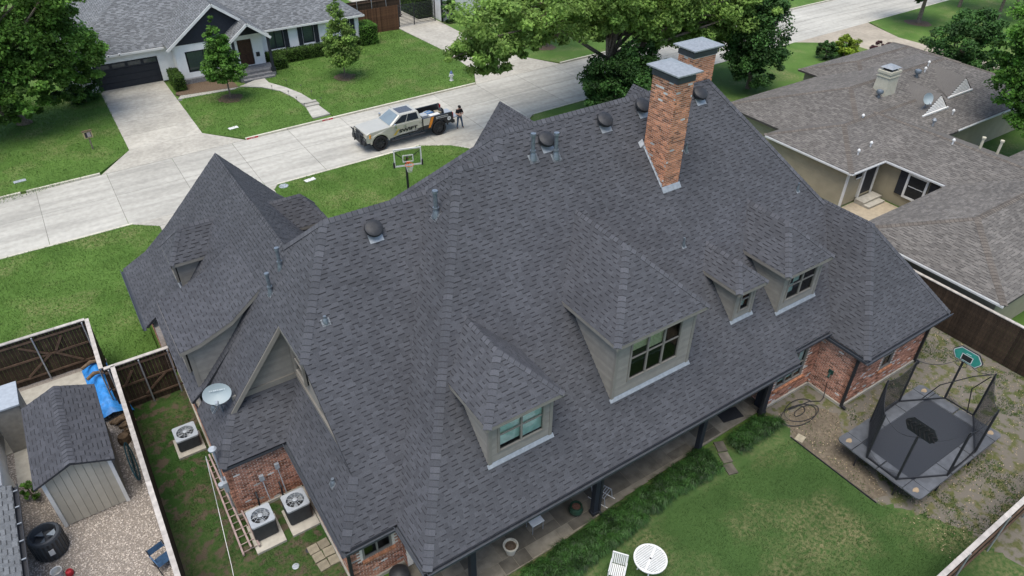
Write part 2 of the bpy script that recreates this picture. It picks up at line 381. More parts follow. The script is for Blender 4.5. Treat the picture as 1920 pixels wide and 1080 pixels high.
# ---------------- bricks: box pieces proud of a mortar wall
BRICKS = []
def bricks(mb, o, ud, length, z0, z1, nrm, holes=(), seed=0, single=None, bl=.2, bh=.060, mj=.017, white=.03):
    o = Vector(o); ud = Vector(ud); nrm = Vector(nrm); rnd = random.Random(seed); k = 0; z = z0 + mj
    while z + bh <= z1:
        x = -(bl + mj) / 2 * (k % 2)
        while x < length:
            a = max(0, x); b = min(length, x + bl)
            if b - a > .03 and not any(a < hx1 and b > hx0 and z < hz1 and z + bh > hz0 for hx0, hx1, hz0, hz1 in holes):
                t = rnd.choice((.5, .75, .9, 1., 1.1, 1.25, 1.5))
                m = 0
                if rnd.random() < white: m = 1; t = rnd.choice((.5, .65, .8))
                p = o + ud * a + V(0, 0, z - o.z); dp = .008 + rnd.random() * .005
                if single and m == 0 and b - a > bl * .95 and len(BRICKS) < 300 and single(p): BRICKS.append((p, ud, nrm, t, dp))
                else:
                    c = [p, p + ud * (b - a), p + ud * (b - a) + V(0, 0, bh), p + V(0, 0, bh)]; f = [q + nrm * dp for q in c]
                    mb.addf(c + f, [(4, 5, 6, 7), (0, 1, 5, 4), (1, 2, 6, 5), (2, 3, 7, 6), (3, 0, 4, 7)], t, m)
            x += bl + mj
        z += bh + mj; k += 1

def wall_with_holes(mb, o, ud, length, z0, z1, nrm, th, holes=(), tone=1.):
    """vertical wall slab with rectangular openings (u0,u1,z0,z1)"""
    o = Vector(o); ud = Vector(ud); nrm = Vector(nrm)
    us = sorted({0, length, *[h[0] for h in holes], *[h[1] for h in holes]}); zs = sorted({z0, z1, *[h[2] for h in holes], *[h[3] for h in holes]})
    for i in range(len(us) - 1):
        for j in range(len(zs) - 1):
            um = (us[i] + us[i + 1]) / 2; zm = (zs[j] + zs[j + 1]) / 2
            if any(h[0] < um < h[1] and h[2] < zm < h[3] for h in holes): continue
            a = o + ud * us[i]; b = o + ud * us[i + 1]
            q0 = [V(a.x, a.y, zs[j]), V(b.x, b.y, zs[j]), V(b.x, b.y, zs[j]) - nrm * th, V(a.x, a.y, zs[j]) - nrm * th]
            q1 = [V(p.x, p.y, zs[j + 1]) for p in q0]
            mb.hexa(q0, q1, tone)

def window(parent, off, o, ud, w, z0, z1, nrm, cols=2, rows=2, fw=.07, mat=None, back=None, glass=None, depth=.1, backmats=None, name='window_frame'):
    """frame with mullions, one pane per light, and what is seen behind it"""
    o = Vector(o); ud = Vector(ud); nrm = Vector(nrm); mat = mat or m_trim; glass = glass or m_glass
    P = lambda a, z, d: V(o.x, o.y, 0) + ud * a + V(0, 0, z) + nrm * d
    f = MB()
    def bx(a0, a1, b0, b1, d0, d1): f.hexa([P(a0, b0, d0), P(a1, b0, d0), P(a1, b0, d1), P(a0, b0, d1)], [P(a0, b1, d0), P(a1, b1, d0), P(a1, b1, d1), P(a0, b1, d1)])
    bx(0, fw, z0, z1, -.05, .035); bx(w - fw, w, z0, z1, -.05, .035); bx(fw, w - fw, z0, z0 + fw, -.05, .03); bx(fw, w - fw, z1 - fw, z1, -.05, .03)
    iw = (w - 2 * fw) / cols; ih = (z1 - z0 - 2 * fw) / rows; mw = fw * .42
    for i in range(1, cols): bx(fw + i * iw - mw, fw + i * iw + mw, z0 + fw, z1 - fw, -.045, .022)
    for i in range(cols):
        for j in range(1, rows): bx(fw + i * iw + mw, fw + (i + 1) * iw - mw, z0 + fw + j * ih - .018, z0 + fw + j * ih + .018, -.04, .012)
    f.build(name, mat, parent, off)
    for i in range(cols):
        for j in range(rows):
            g = MB(); a0 = fw + i * iw; b0 = z0 + fw + j * ih
            g.face([P(a0, b0, -.03), P(a0 + iw, b0, -.03), P(a0 + iw, b0 + ih, -.03), P(a0, b0 + ih, -.03)]).build('pane', glass, parent, off)
    for (fa0, fa1, fb0, fb1, bm, dd) in (backmats or []):
        g = MB(); g.face([P(fa0 * w, z0 + fb0 * (z1 - z0), -dd), P(fa1 * w, z0 + fb0 * (z1 - z0), -dd), P(fa1 * w, z0 + fb1 * (z1 - z0), -dd), P(fa0 * w, z0 + fb1 * (z1 - z0), -dd)]).build('curtain', bm, parent, off)
    g = MB()      # dark room box behind the glass
    q0 = [P(.01, z0 + .01, -.06), P(w - .01, z0 + .01, -.06), P(w - .01, z0 + .01, -.6), P(.01, z0 + .01, -.6)]; q1 = [p + V(0, 0, z1 - z0 - .02) for p in q0]
    g.addf(q0 + q1, [(0, 1, 2, 3), (7, 6, 5, 4), (1, 5, 6, 2), (2, 6, 7, 3), (3, 7, 4, 0)]).build('room', m_dark, parent, off)

def gutter(mb, p0, p1, out, w=.13, h=.12):
    """open trough: back, bottom and front lip"""
    p0, p1, out = Vector(p0), Vector(p1), Vector(out); t = .012
    for a0, a1, z0, z1 in ((0, t, -h, 0), (t, w - t, -h, -h + t), (w - t, w, -h, 0), (w, w + .015, -.02, 0)):
        q0 = [p0 + out * a0, p1 + out * a0, p1 + out * a1, p0 + out * a1]
        mb.hexa([q + V(0, 0, z0) for q in q0], [q + V(0, 0, z1) for q in q0])

# ================================================================== SETTING: ground, street, lawns
def sheet(name, poly, z, mat, kind='structure'):
    b = MB(); n = len(poly); A = sum(poly[i][0] * poly[(i + 1) % n][1] - poly[(i + 1) % n][0] * poly[i][1] for i in range(n))
    b.face([(p[0], p[1], p[2] if len(p) > 2 else z) for p in (poly if A > 0 else poly[::-1])]); o = b.build(name, mat); o['kind'] = kind; return o
def slab(name, poly, z0, z1, mat):
    b = MB(); b.prism(poly, z0, z1); o = b.build(name, mat); o['kind'] = 'structure'; return o
sheet('ground', [(-600, -300), (900, -300), (900, 1200), (-600, 1200)], -.02, m_grass)
# street: dark joint bed with separate concrete slabs
def yfar(x): return 49.75 + .031 * max(x, -60) if x < 45 else 51.15 + .012 * (x - 45)
def ynear(x): return 42.05 + .026 * max(0, x)
st = sheet('street', [(-60, ynear(-60)), (140, ynear(140)), (140, yfar(140)), (-60, yfar(-60))], 0, m_joint)
x = -60 + 3.0; x = -47.9; si = 0; rnd = random.Random(3)
while x < 130:
    x2 = x + 4.1
    for a, b in ((0, .545), (.545, 1)):
        yl = lambda xx, f: ynear(xx) + (yfar(xx) - ynear(xx)) * f
        mb = MB(); g = .012
        q = [(x + g, yl(x, a) + g), (x2 - g, yl(x2, a) + g), (x2 - g, yl(x2, b) - g), (x + g, yl(x, b) - g)]
        t = rnd.uniform(.93, 1.05)
        mb.addf([(*p, .001) for p in q] + [(*p, .012) for p in q], [(4, 5, 6, 7), (0, 1, 5, 4), (1, 2, 6, 5), (2, 3, 7, 6), (3, 0, 4, 7)], t)
        mb.build('slab', m_conc, st)
    x = x2
# kerbs with gaps at the driveways
def kerb(name, x0, x1, fy, side):
    mb = MB(); x = x0; rnd = random.Random(int(x0 * 10))
    while x < x1 - .05:
        x2 = min(x + 3.1, x1); t = rnd.uniform(.9, 1.08); y0, y1 = fy(x), fy(x2); s = side * .16
        a = [(x + .008, y0, 0), (x2 - .008, y1, 0), (x2 - .008, y1 + s, 0), (x + .008, y0 + s, 0)]
        if s < 0: a = [a[3], a[2], a[1], a[0]]
        mb.hexa(a, [(p[0], p[1], .135) for p in a], t); x = x2
    o = mb.build(name, m_kerb); o['kind'] = 'structure'
for a, b in ((-60, -3.6), (-3.3, .95), (10.5, 30.0), (39.1, 120)): kerb('kerb_far', a, b, yfar, 1)
for a, b in ((-60, 1.5), (10.15, 20.4), (30.4, 62.0), (74.2, 120)): kerb('kerb_near', a, b, ynear, -1)
LZ = .11
lawnf = [  # lawns beyond the street, butted against drives and walks
    [(-60, yfar(-60) + .16), (.95, yfar(.95) + .16), (3.19, 52.5), (3.42, 65.2), (3.2, 90), (-60, 90)],
    [(10.5, yfar(10.5) + .16), (15.75, yfar(15.75) + .16), (16.15, 53.2), (16.05, 55.6), (15.6, 57.6), (14.6, 59.2), (13.1, 60.3), (8.6, 60.9), (8.19, 58), (8.17, 52.75)],
    [(17.35, yfar(17.35) + .16), (30.0, yfar(30) + .16), (31.4, 53.3), (31.9, 58.9), (31.3, 67.6), (26.5, 68), (16.7, 63.2), (15.5, 61.6), (15.5, 59.9), (16.3, 58.2), (16.9, 56.2), (17.2, 53.9)],
    [(39.1, yfar(39.1) + .16), (140, yfar(140) + .16), (140, 100), (36, 100), (36.0, 60), (37.3, 53.8)]]
for p in lawnf: slab('lawn', p, -.02, LZ, m_grass)
lawnn = [[(-60, ynear(-60) - .16), (1.45, ynear(1.5) - .16), (2.75, 40.9), (2.75, 33), (.3, 33), (.3, 27.7), (-1.8, 27.6), (-1.8, 30.5), (-60, 30.5)],
         [(10.2, ynear(10.2) - .16), (20.4, ynear(20.4) - .16), (22.3, 41.3), (23.1, 40.2), (23.1, 27), (9.3, 27), (9.3, 33), (9.75, 41.6)],
         [(30.4, ynear(30.4) - .16), (62, ynear(62) - .16), (66, 40.8), (66.5, 33), (37, 33), (37, 26), (29, 26), (28.5, 40.5)],
         [(74.2, ynear(74.2) - .16), (140, ynear(140) - .16), (140, 20), (73, 20), (72, 39)]]
for p in lawnn: slab('lawn', p, -.02, LZ, m_grass)
def drive(name, quads, mat=m_concd):
    b = MB(); rnd = random.Random(len(name))
    for q in quads: b.hexa([(p[0], p[1], -.015) for p in q], [(p[0], p[1], p[2]) for p in q], rnd.uniform(.93, 1.06))
    o = b.build(name, mat); o['kind'] = 'structure'; return o
Z1 = .118
drive('driveway', [[(1.0, yfar(1) + .002, .02), (10.5, yfar(10.5) + .002, .02), (8.17, 52.7, Z1), (3.2, 52.5, Z1)]] +
      [[(3.21 + .02 * i, 52.52 + 2.55 * i, Z1), (8.16, 52.72 + 2.5 * i, Z1), (8.17, 52.72 + 2.5 * (i + 1) - .02, Z1), (3.23 + .02 * i, 52.52 + 2.55 * (i + 1) - .02, Z1)] for i in range(5)])
drive('driveway', [[(30.02, yfar(30) + .002, .02), (39.08, yfar(39.1) + .002, .02), (37.3, 53.8, Z1), (31.42, 53.3, Z1)], [(31.42, 53.32, Z1), (37.3, 53.82, Z1), (36, 60, Z1), (31.9, 58.9, Z1)], [(31.9, 58.92, Z1), (36, 60.02, Z1), (36, 68.5, Z1), (31.32, 68.5, Z1)], [(31.32, 68.52, Z1), (36, 68.52, Z1), (36, 90, Z1), (31.3, 90, Z1)]])
drive('driveway', [[(1.52, ynear(1.5) - .002, .02), (2.76, 40.9, Z1), (9.74, 41.6, Z1), (10.14, ynear(10.1) - .002, .02)], [(2.77, 40.88, Z1), (2.77, 33.1, Z1), (9.28, 33.1, Z1), (9.74, 41.58, Z1)]])
drive('driveway', [[(20.42, ynear(20.4) - .002, .02), (22.3, 41.3, Z1), (28.5, 41.3, Z1), (30.38, ynear(30.4) - .002, .02)], [(22.3, 41.28, Z1), (23.12, 40.2, Z1), (28.5, 40.4, Z1), (28.5, 41.28, Z1)], [(23.12, 40.18, Z1), (23.12, 28, Z1), (28.5, 28, Z1), (28.5, 40.38, Z1)]])
drive('driveway', [[(62.02, ynear(62) - .002, .02), (66.0, 40.82, Z1), (72, 39.0, Z1), (74.18, ynear(74.2) - .002, .02)], [(66, 40.8, Z1), (66.5, 33, Z1), (72.6, 28, Z1), (72, 38.98, Z1)]], M('tan_concrete', (.33, .29, .225), .92, .1, 3, .2, 90, True, big=.15))
# front walk of the white house: curved slabs and two steps
wk = [((13.1, 60.35), (15.45, 61.55)), ((14.6, 59.25), (15.45, 59.95)), ((15.6, 57.65), (16.25, 58.2)), ((16.05, 55.65), (16.85, 56.2)), ((16.15, 53.25), (17.15, 53.9)), ((15.8, 51.1), (17.3, 51.15))]
walk = []
for i in range(len(wk) - 1):
    (a, b), (c, d) = wk[i], wk[i + 1]; z = (.16, .16, .16, .16, .1)[i]
    walk.append([(a[0], a[1], z), (c[0], c[1] + .015, z), (d[0], d[1] + .015, z), (b[0], b[1], z)])
drive('front_walk', walk, m_conc)
sb = MB(); sb.box(16.1, 53.75, .0, 17.25, 54.1, .27); sb.box(16.15, 53.3, 0, 17.3, 53.74, .19); o = sb.build('walk_step', m_conc); o['kind'] = 'structure'
slab('garden_bed', [(8.6, 60.95), (13.05, 60.4), (13.0, 63.4), (9.2, 63.4), (8.3, 61.5)], 0, .125, m_mulch)
drive('front_walk', [[(8.2, 60.2, .15), (12.6, 60.0, .15), (13.1, 60.3, .15), (8.55, 60.85, .15)]], m_conc)
# back garden surfaces
rl = [(3.4, -6), (24.5, -6)] + [(22.3 - (i / 26) ** 2 * 1.8 + .45 * mnoise.noise(V(i * .8, 2, 3)) + .2 * mnoise.noise(V(i * 2.9, 5, 3)), 2.6 + i * .15) for i in range(26)] + [(20.5, 6.6), (20.5, 10.3), (20.9, 10.6), (20.4, 11.7), (3.4, 11.7)]
sheet('rear_lawn', rl, .004, m_grassb)
sheet('dirt_yard', [(20.0, -6), (32.1, -6), (32.1, 30), (20.4, 30), (20.4, 11.72), (20.9, 10.62), (20.3, 10.3)], .0, m_patchy)
bd = [(20.52, 10.2), (20.52, 6.7), (21.2, 6.3), (21.6, 7.4), (22.0, 8.9), (22.9, 9.7), (23.3, 10.1), (22.5, 11.0), (21.3, 11.3), (20.9, 10.6)]; bq = []
for i in range(len(bd)):
    for k in range(8): p = Vector(bd[i]).lerp(Vector(bd[(i + 1) % len(bd)]), k / 8); n_ = mnoise.noise(V(p.x * 2.3, p.y * 2.3, 9)) * .22 if p.x > 20.6 else 0; bq.append((p.x + n_, p.y + n_ * .7))
sheet('bare_dirt', bq, .006, m_dirt)
sheet('side_lawn', [(-1.5, -6), (3.4, -6), (3.4, 14.2), (3.1, 18.6), (.8, 18.7), (.8, 27.5), (-1.5, 27.5)], .002, m_grassd)
sheet('gravel_yard', [(-12, 5), (-1.5, 5), (-1.5, 27.6), (-1.8, 30.4), (-12, 30.4)], .002, m_gravelbase)
slab('concrete_path', [(-6, 26.35), (-2.75, 26.4), (-2.7, 30.0), (-6, 30.0)], 0, .05, m_concd)
slab('concrete_path', [(-5.75, 24.3), (-5.05, 24.3), (-5.05, 26.3), (-5.75, 26.3)], 0, .05, m_concd)
slab('side_path', [(32.6, 16.9), (41.2, 16.9), (41.2, 20.9), (37.9, 20.9), (37.9, 26), (32.6, 26)], -.01, .03, M('tan_walk', (.33, .28, .20), .92, .1, 4, .2, 80))
# patio: mortar bed and separate flagstones
pat = slab('patio', [(4.4, 11.35), (9.8, 11.42), (13.8, 11.78), (20.9, 11.95), (20.9, 14.6), (4.4, 14.6)], 0, .055, m_stonemortar)
rnd = random.Random(11); yb = 11.42; 
for bh_ in (.52, .78, .48, .72, .5):
    x = 4.5 - rnd.random() * .3
    while x < 20.8:
        w = rnd.choice((.42, .55, .7, .85, 1.05)); split = bh_ > .6 and rnd.random() < .35
        for ya, yc in (((yb, yb + bh_ / 2), (yb + bh_ / 2, yb + bh_)) if split else ((yb, yb + bh_),)):
            xa = max(x, 4.5); xb_ = min(x + w, 20.8); ylim = 11.42 + max(0, min(1, (xa - 8) / 8)) * .42
            ya2 = max(ya, ylim)
            if xb_ - xa > .15 and yc - ya2 > .1:
                t = rnd.choice((.62, .75, .9, 1., 1.1, 1.2)); b = MB(); j = .008; z = .062 + rnd.random() * .004
                b.addf([(xa + j, ya2 + j, .05), (xb_ - j, ya2 + j, .05), (xb_ - j, yc - j, .05), (xa + j, yc - j, .05), (xa + j, ya2 + j, z), (xb_ - j, ya2 + j, z), (xb_ - j, yc - j, z), (xa + j, yc - j, z)],
                       [(4, 5, 6, 7), (0, 1, 5, 4), (1, 2, 6, 5), (2, 3, 7, 6), (3, 0, 4, 7)], t)
                b.build('flagstone', m_flag, pat)
        x += w
    yb += bh_

# ================================================================== MAIN HOUSE
HO = (14., 18., 0.); house = empty('brick_house', HO)
tag(house, 'large brick house with steep charcoal shingle roof, dormers and two brick chimneys', 'house')
EZ = 2.8
fR = lambda x, y: (x, y, EZ + (y - 11.35))                  # rear slope of the main roof
fML = lambda x, y: (x, y, EZ + 1.34 * (x - 4.67))           # left slope of the main roof
fMU = lambda x, y: (x, y, 11.45 + 1.3 * (x - 12.75))
fWL = lambda x, y: (x, y, 3.0 + 1.2626 * (x - 23.53))         # right wing
fWF = lambda x, y: (x, y, 3.0 + 1.183 * (y - 9.83))
fWR = lambda x, y: (x, y, 3.0 + 1.339 * (29.3 - x))
fLW = lambda x, y: (x, y, EZ + (y - 13.3))                  # left wing
fLX = lambda x, y: (x, y, EZ + 1.3 * (x - .7))
fLQ = lambda x, y: (x, y, EZ + (y - 18.45))
fLZ = lambda x, y: (x, y, EZ + 1.3 * (x - 2.92))
fFR = lambda x, y: (x, y, 31.45 - y)
def pl(f, *pts): return [f(*p) for p in pts]
GP = [(5.0, 8.4), (2.4, 5.02), (1.25, 3.72), (.15, 2.85)]   # garage roof profile with its flared foot
yh = lambda x: 30.4 + (5.0 - x) * (32.7 - 30.4) / 4.85
planes = {
 'R1': pl(fR, (4.67, 11.35), (21.42, 11.35), (21.42, 19.4), (10.68, 19.4)),
 'R2': pl(fR, (21.42, 11.72), (24.03, 11.72), (26.42, 15.2), (23.43, 19.4), (21.42, 19.4)),
 'R3': pl(fR, (12.29, 19.4), (23.43, 19.4), (23.0, 20.0), (12.75, 20.0)),
 'ML': pl(fML, (4.67, 11.35), (10.68, 19.4), (4.67, 27.45)),
 'MU': pl(fMU, (12.75, 20.0), (12.29, 19.4), (8.5, 19.4), (6.1, 28.65)),
 'WL': pl(fWL, (23.53, 9.83), (26.5, 13.0), (26.5, 15.32), (24.0, 15.32), (23.53, 13)),
 'WF': pl(fWF, (23.53, 9.83), (29.3, 9.83), (26.5, 13.0)),
 'LWa': pl(fLW, (2.92, 13.3), (4.75, 13.3), (5.75, 14.65), (3.95, 14.65)),
 'LWb': pl(fLW, (3.95, 14.65), (5.75, 14.65), (9.95, 20.3), (6.08, 20.3), (3.8, 17.33)),
 'LXa': pl(fLX, (3.8, 17.33), (6.08, 20.3), (5.04, 21.65), (3.8, 21.65)),
 'LXb': pl(fLX, (.7, 19.6), (3.8, 19.6), (3.8, 21.65), (.7, 21.65)),
 'LXd': pl(fLX, (.7, 18.45), (1.6, 19.6), (.7, 19.6)),
 'LQ': pl(fLQ, (.7, 18.45), (2.92, 18.45), (4.1, 19.9), (1.8, 19.9)),
 'LZ': pl(fLZ, (2.92, 13.3), (4.1, 14.83), (4.1, 19.9), (2.92, 18.45)),
 'GXa': [(GP[0][0], 21.65, GP[0][1]), (GP[0][0], 30.4, GP[0][1]), (GP[1][0], yh(2.4), GP[1][1]), (GP[1][0], 21.65, GP[1][1])],
 'GXb': [(GP[1][0], 21.65, GP[1][1]), (GP[1][0], yh(2.4), GP[1][1]), (GP[2][0], yh(1.25), GP[2][1]), (GP[2][0], 21.65, GP[2][1])],
 'GXc': [(GP[2][0], 27.6, GP[2][1]), (GP[2][0], yh(1.25), GP[2][1]), (.15, 32.7, 2.85), (.15, 27.6, 2.85)],
 'GXd': [(GP[2][0], 21.65, GP[2][1]), (GP[2][0], 27.6, GP[2][1]), (.62, 27.6, 3.222), (.62, 21.65, 3.222)],
 'GR': [(5.0, 21.65, 8.4), (7.6, 21.65, 5.02), (7.6, yh(2.4), 5.02), (5.0, 30.4, 8.4)],
 'GRb': [(7.6, 21.65, 5.02), (8.75, 21.65, 3.72), (8.75, yh(1.25), 3.72), (7.6, yh(2.4), 5.02)],
 'GRc': [(8.75, 21.65, 3.72), (9.85, 21.65, 2.85), (9.85, 32.7, 2.85), (8.75, yh(1.25), 3.72)],
 'G1L': [(16.75, 21.85, 9.6), (16.75, 26.2, 9.6), (11.7, 26.2, 3.03), (11.7, 21.85, 3.03)],
 'G2L': [(24.6, 22.55, 8.9), (24.6, 26.0, 8.9), (20.2, 26.0, 3.18), (20.2, 22.55, 3.18)],
 'G1R': [(16.75, 21.85, 9.6), (16.75, 26.2, 9.6), (21.8, 26.2, 3.03), (21.8, 21.85, 3.03)],
}
hidden = {   # slopes on the street side
 'F1': pl(fFR, (12.75, 20), (23, 20), (29.18, 28.65), (6.1, 28.65)),
 'F2': [(10.68, 19.4, 10.85), (13, 19.4, 10.85), (13, 27.45, 2.8), (4.67, 27.45, 2.8)],
 'XR': [(23, 20, 11.45), (29.18, 11.35, 2.8), (29.18, 28.65, 2.8)],
 'WR': pl(fWR, (29.3, 9.83), (29.3, 18), (26.5, 18), (26.5, 13.0)),
 'LF': [(6.08, 20.3, 9.8), (10.0, 20.3, 9.8), (10, 27.3, 2.8), (.7, 27.3, 2.8)],
 'GF': [(5, 30.4, 8.4), (2.4, yh(2.4), 5.02), (7.6, yh(2.4), 5.02)], 'GFb': [(2.4, yh(2.4), 5.02), (1.25, yh(1.25), 3.72), (8.75, yh(1.25), 3.72), (7.6, yh(2.4), 5.02)], 'GFc': [(1.25, yh(1.25), 3.72), (.15, 32.7, 2.85), (9.85, 32.7, 2.85), (8.75, yh(1.25), 3.72)],
 'G2R': [(24.6, 22.55, 8.9), (24.6, 26.0, 8.9), (28.9, 26.0, 3.3), (28.9, 22.55, 3.3)],
}
deck = MB()
for k, p in list(planes.items()) + list(hidden.items()):
    n = pnormal(p); q = [Vector(a) for a in p]
    nn = Vector()
    for i in range(len(q)): nn += q[i].cross(q[(i + 1) % len(q)])
    if nn.z < 0: q = q[::-1]
    deck.face([a for a in q], .95)
    for i in range(len(q)):            # shingle-and-deck edge thickness
        a, b = q[i], q[(i + 1) % len(q)]; deck.face([a, b, b - n * .09, a - n * .09], .5)
roof = deck.build('roof', m_shingle, house, HO)
sh = MB()
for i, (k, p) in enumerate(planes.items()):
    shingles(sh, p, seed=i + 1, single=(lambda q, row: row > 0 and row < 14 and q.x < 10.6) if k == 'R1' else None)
# shed dormer with a swept roof on the left slope
SP = [(.78, 5.46), (1.5, 5.58), (2.7, 6.06), (3.94, 7.03), (5.03, 8.45)]
for i in range(4):
    p = [(SP[i][0], 21.72, SP[i][1]), (SP[i + 1][0], 21.72, SP[i + 1][1]), (SP[i + 1][0], 25.35, SP[i + 1][1]), (SP[i][0], 25.35, SP[i][1])]
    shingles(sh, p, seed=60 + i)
DORM = {  # rear dormers: x0,x1,front wall y, eave z, eave x0,x1, ridge x, ridge z, hip-top y
 'wide three-light': (12.69, 16.31, 12.80, 6.95, 12.42, 16.55, 14.45, 8.95, 14.72),
 'two-light curtained': (7.69, 10.09, 12.72, 6.20, 7.47, 10.30, 8.88, 7.46, 14.05),
 'narrow single-light': (18.96, 20.06, 13.23, 6.27, 18.70, 20.28, 19.47, 6.95, 13.87),
 'two-light end': (21.26, 23.56, 12.90, 6.35, 21.0, 23.72, 22.34, 7.60, 14.06)}
dplanes = {}
for k, (x0, x1, yf, ez, ex0, ex1, rx, rz, hy) in DORM.items():
    ey = yf - .3; yr = rz - EZ + 11.35 + .05; ye = ez - EZ + 11.35 + .05
    dplanes[k] = [[(ex0, ey, ez), (rx, hy, rz), (rx, yr, rz), (ex0, ye, ez)], [(ex0, ey, ez), (ex1, ey, ez), (rx, hy, rz)], [(ex1, ey, ez), (ex1, ye, ez), (rx, yr, rz), (rx, hy, rz)]]
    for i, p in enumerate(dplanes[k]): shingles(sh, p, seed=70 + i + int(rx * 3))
GD = {}
for nm, s in (('left', 1), ('right', -1)):   # the two small garage dormers
    mx = lambda x: x if s == 1 else 10 - x
    GD[nm] = [[(mx(1.72), 26.78, 5.86), (mx(2.5), 27.7, 6.92), (mx(3.9), 27.7, 6.92), (mx(3.1), 26.78, 5.86)], [(mx(1.72), 26.78, 5.86), (mx(1.72), 28.62, 5.86), (mx(2.5), 27.7, 6.92)], [(mx(1.72), 28.62, 5.86), (mx(3.1), 28.62, 5.86), (mx(3.9), 27.7, 6.92), (mx(2.5), 27.7, 6.92)]]
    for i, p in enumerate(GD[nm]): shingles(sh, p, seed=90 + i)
so_ = sh.build('shingle_field', m_shingle, roof, HO); so_['kind'] = 'stuff'
# the nearest shingles as separate pieces with shared meshes
cache = {}
for tooth, w, tone, p, u, v, n in SINGLE:
    key = (tooth, w, tone)
    if key not in cache:
        b = MB(); h = .015 if tooth else .005; e = .143
        b.addf([(0, 0, .001), (w, 0, .001), (w, e, .001), (0, e, .001), (0, 0, h), (w, 0, h), (w, e, .002), (0, e, .002)], [(4, 5, 6, 7), (1, 2, 6, 5), (3, 0, 4, 7)], tone)
        if tooth:
            b.addf([(0, 0, .001), (w, 0, .001), (w, 0, h), (0, 0, h)], [(0, 1, 2, 3)], .35)
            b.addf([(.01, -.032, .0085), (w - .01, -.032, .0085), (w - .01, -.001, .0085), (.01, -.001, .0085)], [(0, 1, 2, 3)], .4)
        cache[key] = b.mesh('shingle', m_shingle)
    o = bpy.data.objects.new('shingle', cache[key]); link(o, roof)
    q = p - Vector(HO); o.matrix_local = Matrix(((u.x, v.x, n.x, q.x), (u.y, v.y, n.y, q.y), (u.z, v.z, n.z, q.z), (0, 0, 0, 1)))
# hip and ridge caps
cp = MB(); NR = pnormal(planes['R1']); NL = pnormal(planes['ML']); NF = pnormal(hidden['F1']); NWL = pnormal(planes['WL']); NWF = pnormal(planes['WF']); NX = pnormal(hidden['XR']); NLX = pnormal(planes['LXa']); NGR = pnormal(planes['GR']); NMU = pnormal(planes['MU'])
for i, (a, b, n1, n2) in enumerate([((4.67, 11.35, 2.8), (10.68, 19.4, 10.85), NR, NL), ((10.68, 19.4, 10.85), (12.29, 19.4, 10.85), NR, NF), ((12.29, 19.4, 10.85), (12.75, 20, 11.45), NR, NMU),
        ((12.75, 20, 11.45), (23, 20, 11.45), NR, NF), ((23, 20, 11.45), (26.42, 15.2, 6.67), NR, NX), ((10.68, 19.4, 10.85), (4.9, 27.14, 3.1), NL, NF), ((12.75, 20, 11.45), (6.3, 28.4, 3.06), NMU, NF),
        ((26.5, 13, 6.75), (26.5, 15.3, 6.75), NWL, NX), ((23.53, 9.83, 3.0), (26.5, 13, 6.75), NWL, NWF), ((29.3, 9.83, 3.0), (26.5, 13, 6.75), NWF, NX),
        ((2.92, 13.3, 2.8), (3.95, 14.65, 4.15), NR, NLX), ((3.8, 17.33, 6.83), (6.08, 20.3, 9.8), NR, NLX), ((6.08, 20.3, 9.8), (9.9, 20.3, 9.8), NR, NF), ((6.08, 20.3, 9.8), (5.0, 21.68, 8.42), NLX, NF),
        ((5, 21.65, 8.4), (5, 30.4, 8.4), NLX, NGR), ((.7, 18.45, 2.8), (1.78, 19.86, 4.2), NR, NLX), ((16.75, 21.85, 9.6), (16.75, 26.2, 9.6), NLX, NGR), ((24.6, 22.55, 8.9), (24.6, 26, 8.9), NLX, NGR)]):
    caps(cp, a, b, n1, n2, seed=i)
for k, (x0, x1, yf, ez, ex0, ex1, rx, rz, hy) in DORM.items():
    A, B, C_ = dplanes[k]; nA, nB, nC = pnormal(A), pnormal(B), pnormal(C_)
    caps(cp, A[0], A[1], nA, nB, wdt=.14, seed=30); caps(cp, B[1], B[2], nB, nC, wdt=.14, seed=31); caps(cp, A[1], A[2], nA, nC, wdt=.14, seed=32)
for nm in GD:
    A, B, C_ = GD[nm]; nA, nB, nC = pnormal(A), pnormal(B), pnormal(C_)
    caps(cp, A[0], A[1], nA, nB, wdt=.12, seed=40); caps(cp, C_[0], C_[3], nB, nC, wdt=.12, seed=41); caps(cp, A[1], A[2], nA, nC, wdt=.12, seed=42)
o = cp.build('ridge_cap_shingles', m_shingle, roof, HO); o['kind'] = 'stuff'

def siding(parent, poly_fn, o, ud, nrm, L, z0, z1, pitch_=.125, off=HO, mat=None):
    """lap boards clipped between a lower and an upper outline: poly_fn(z) -> (u0,u1)"""
    o = Vector(o); ud = Vector(ud); nrm = Vector(nrm); z = z0; k = 0
    while z < z1 - .02:
        za = z; zb = min(z + pitch_, z1); a0, a1 = poly_fn(za + .001); b0, b1 = poly_fn(zb - .001)
        if max(a1 - a0, b1 - b0) > .05:
            if a1 < a0: a0 = a1 = (b0 + b1) / 2
            if b1 < b0: b0 = b1 = (a0 + a1) / 2
            P = lambda u, zz, d: V(o.x, o.y, 0) + ud * u + V(0, 0, zz) + nrm * d
            mb = MB(); mb.face([P(a0, za, .022), P(a1, za, .022), P(b1, zb, .004), P(b0, zb, .004)], 1 + .06 * math.sin(k * 2.3)); mb.face([P(a0, za, 0), P(a1, za, 0), P(a1, za, .022), P(a0, za, .022)], .6)
            mb.build('siding_board', mat or m_siding, parent, off)
        z += pitch_; k += 1

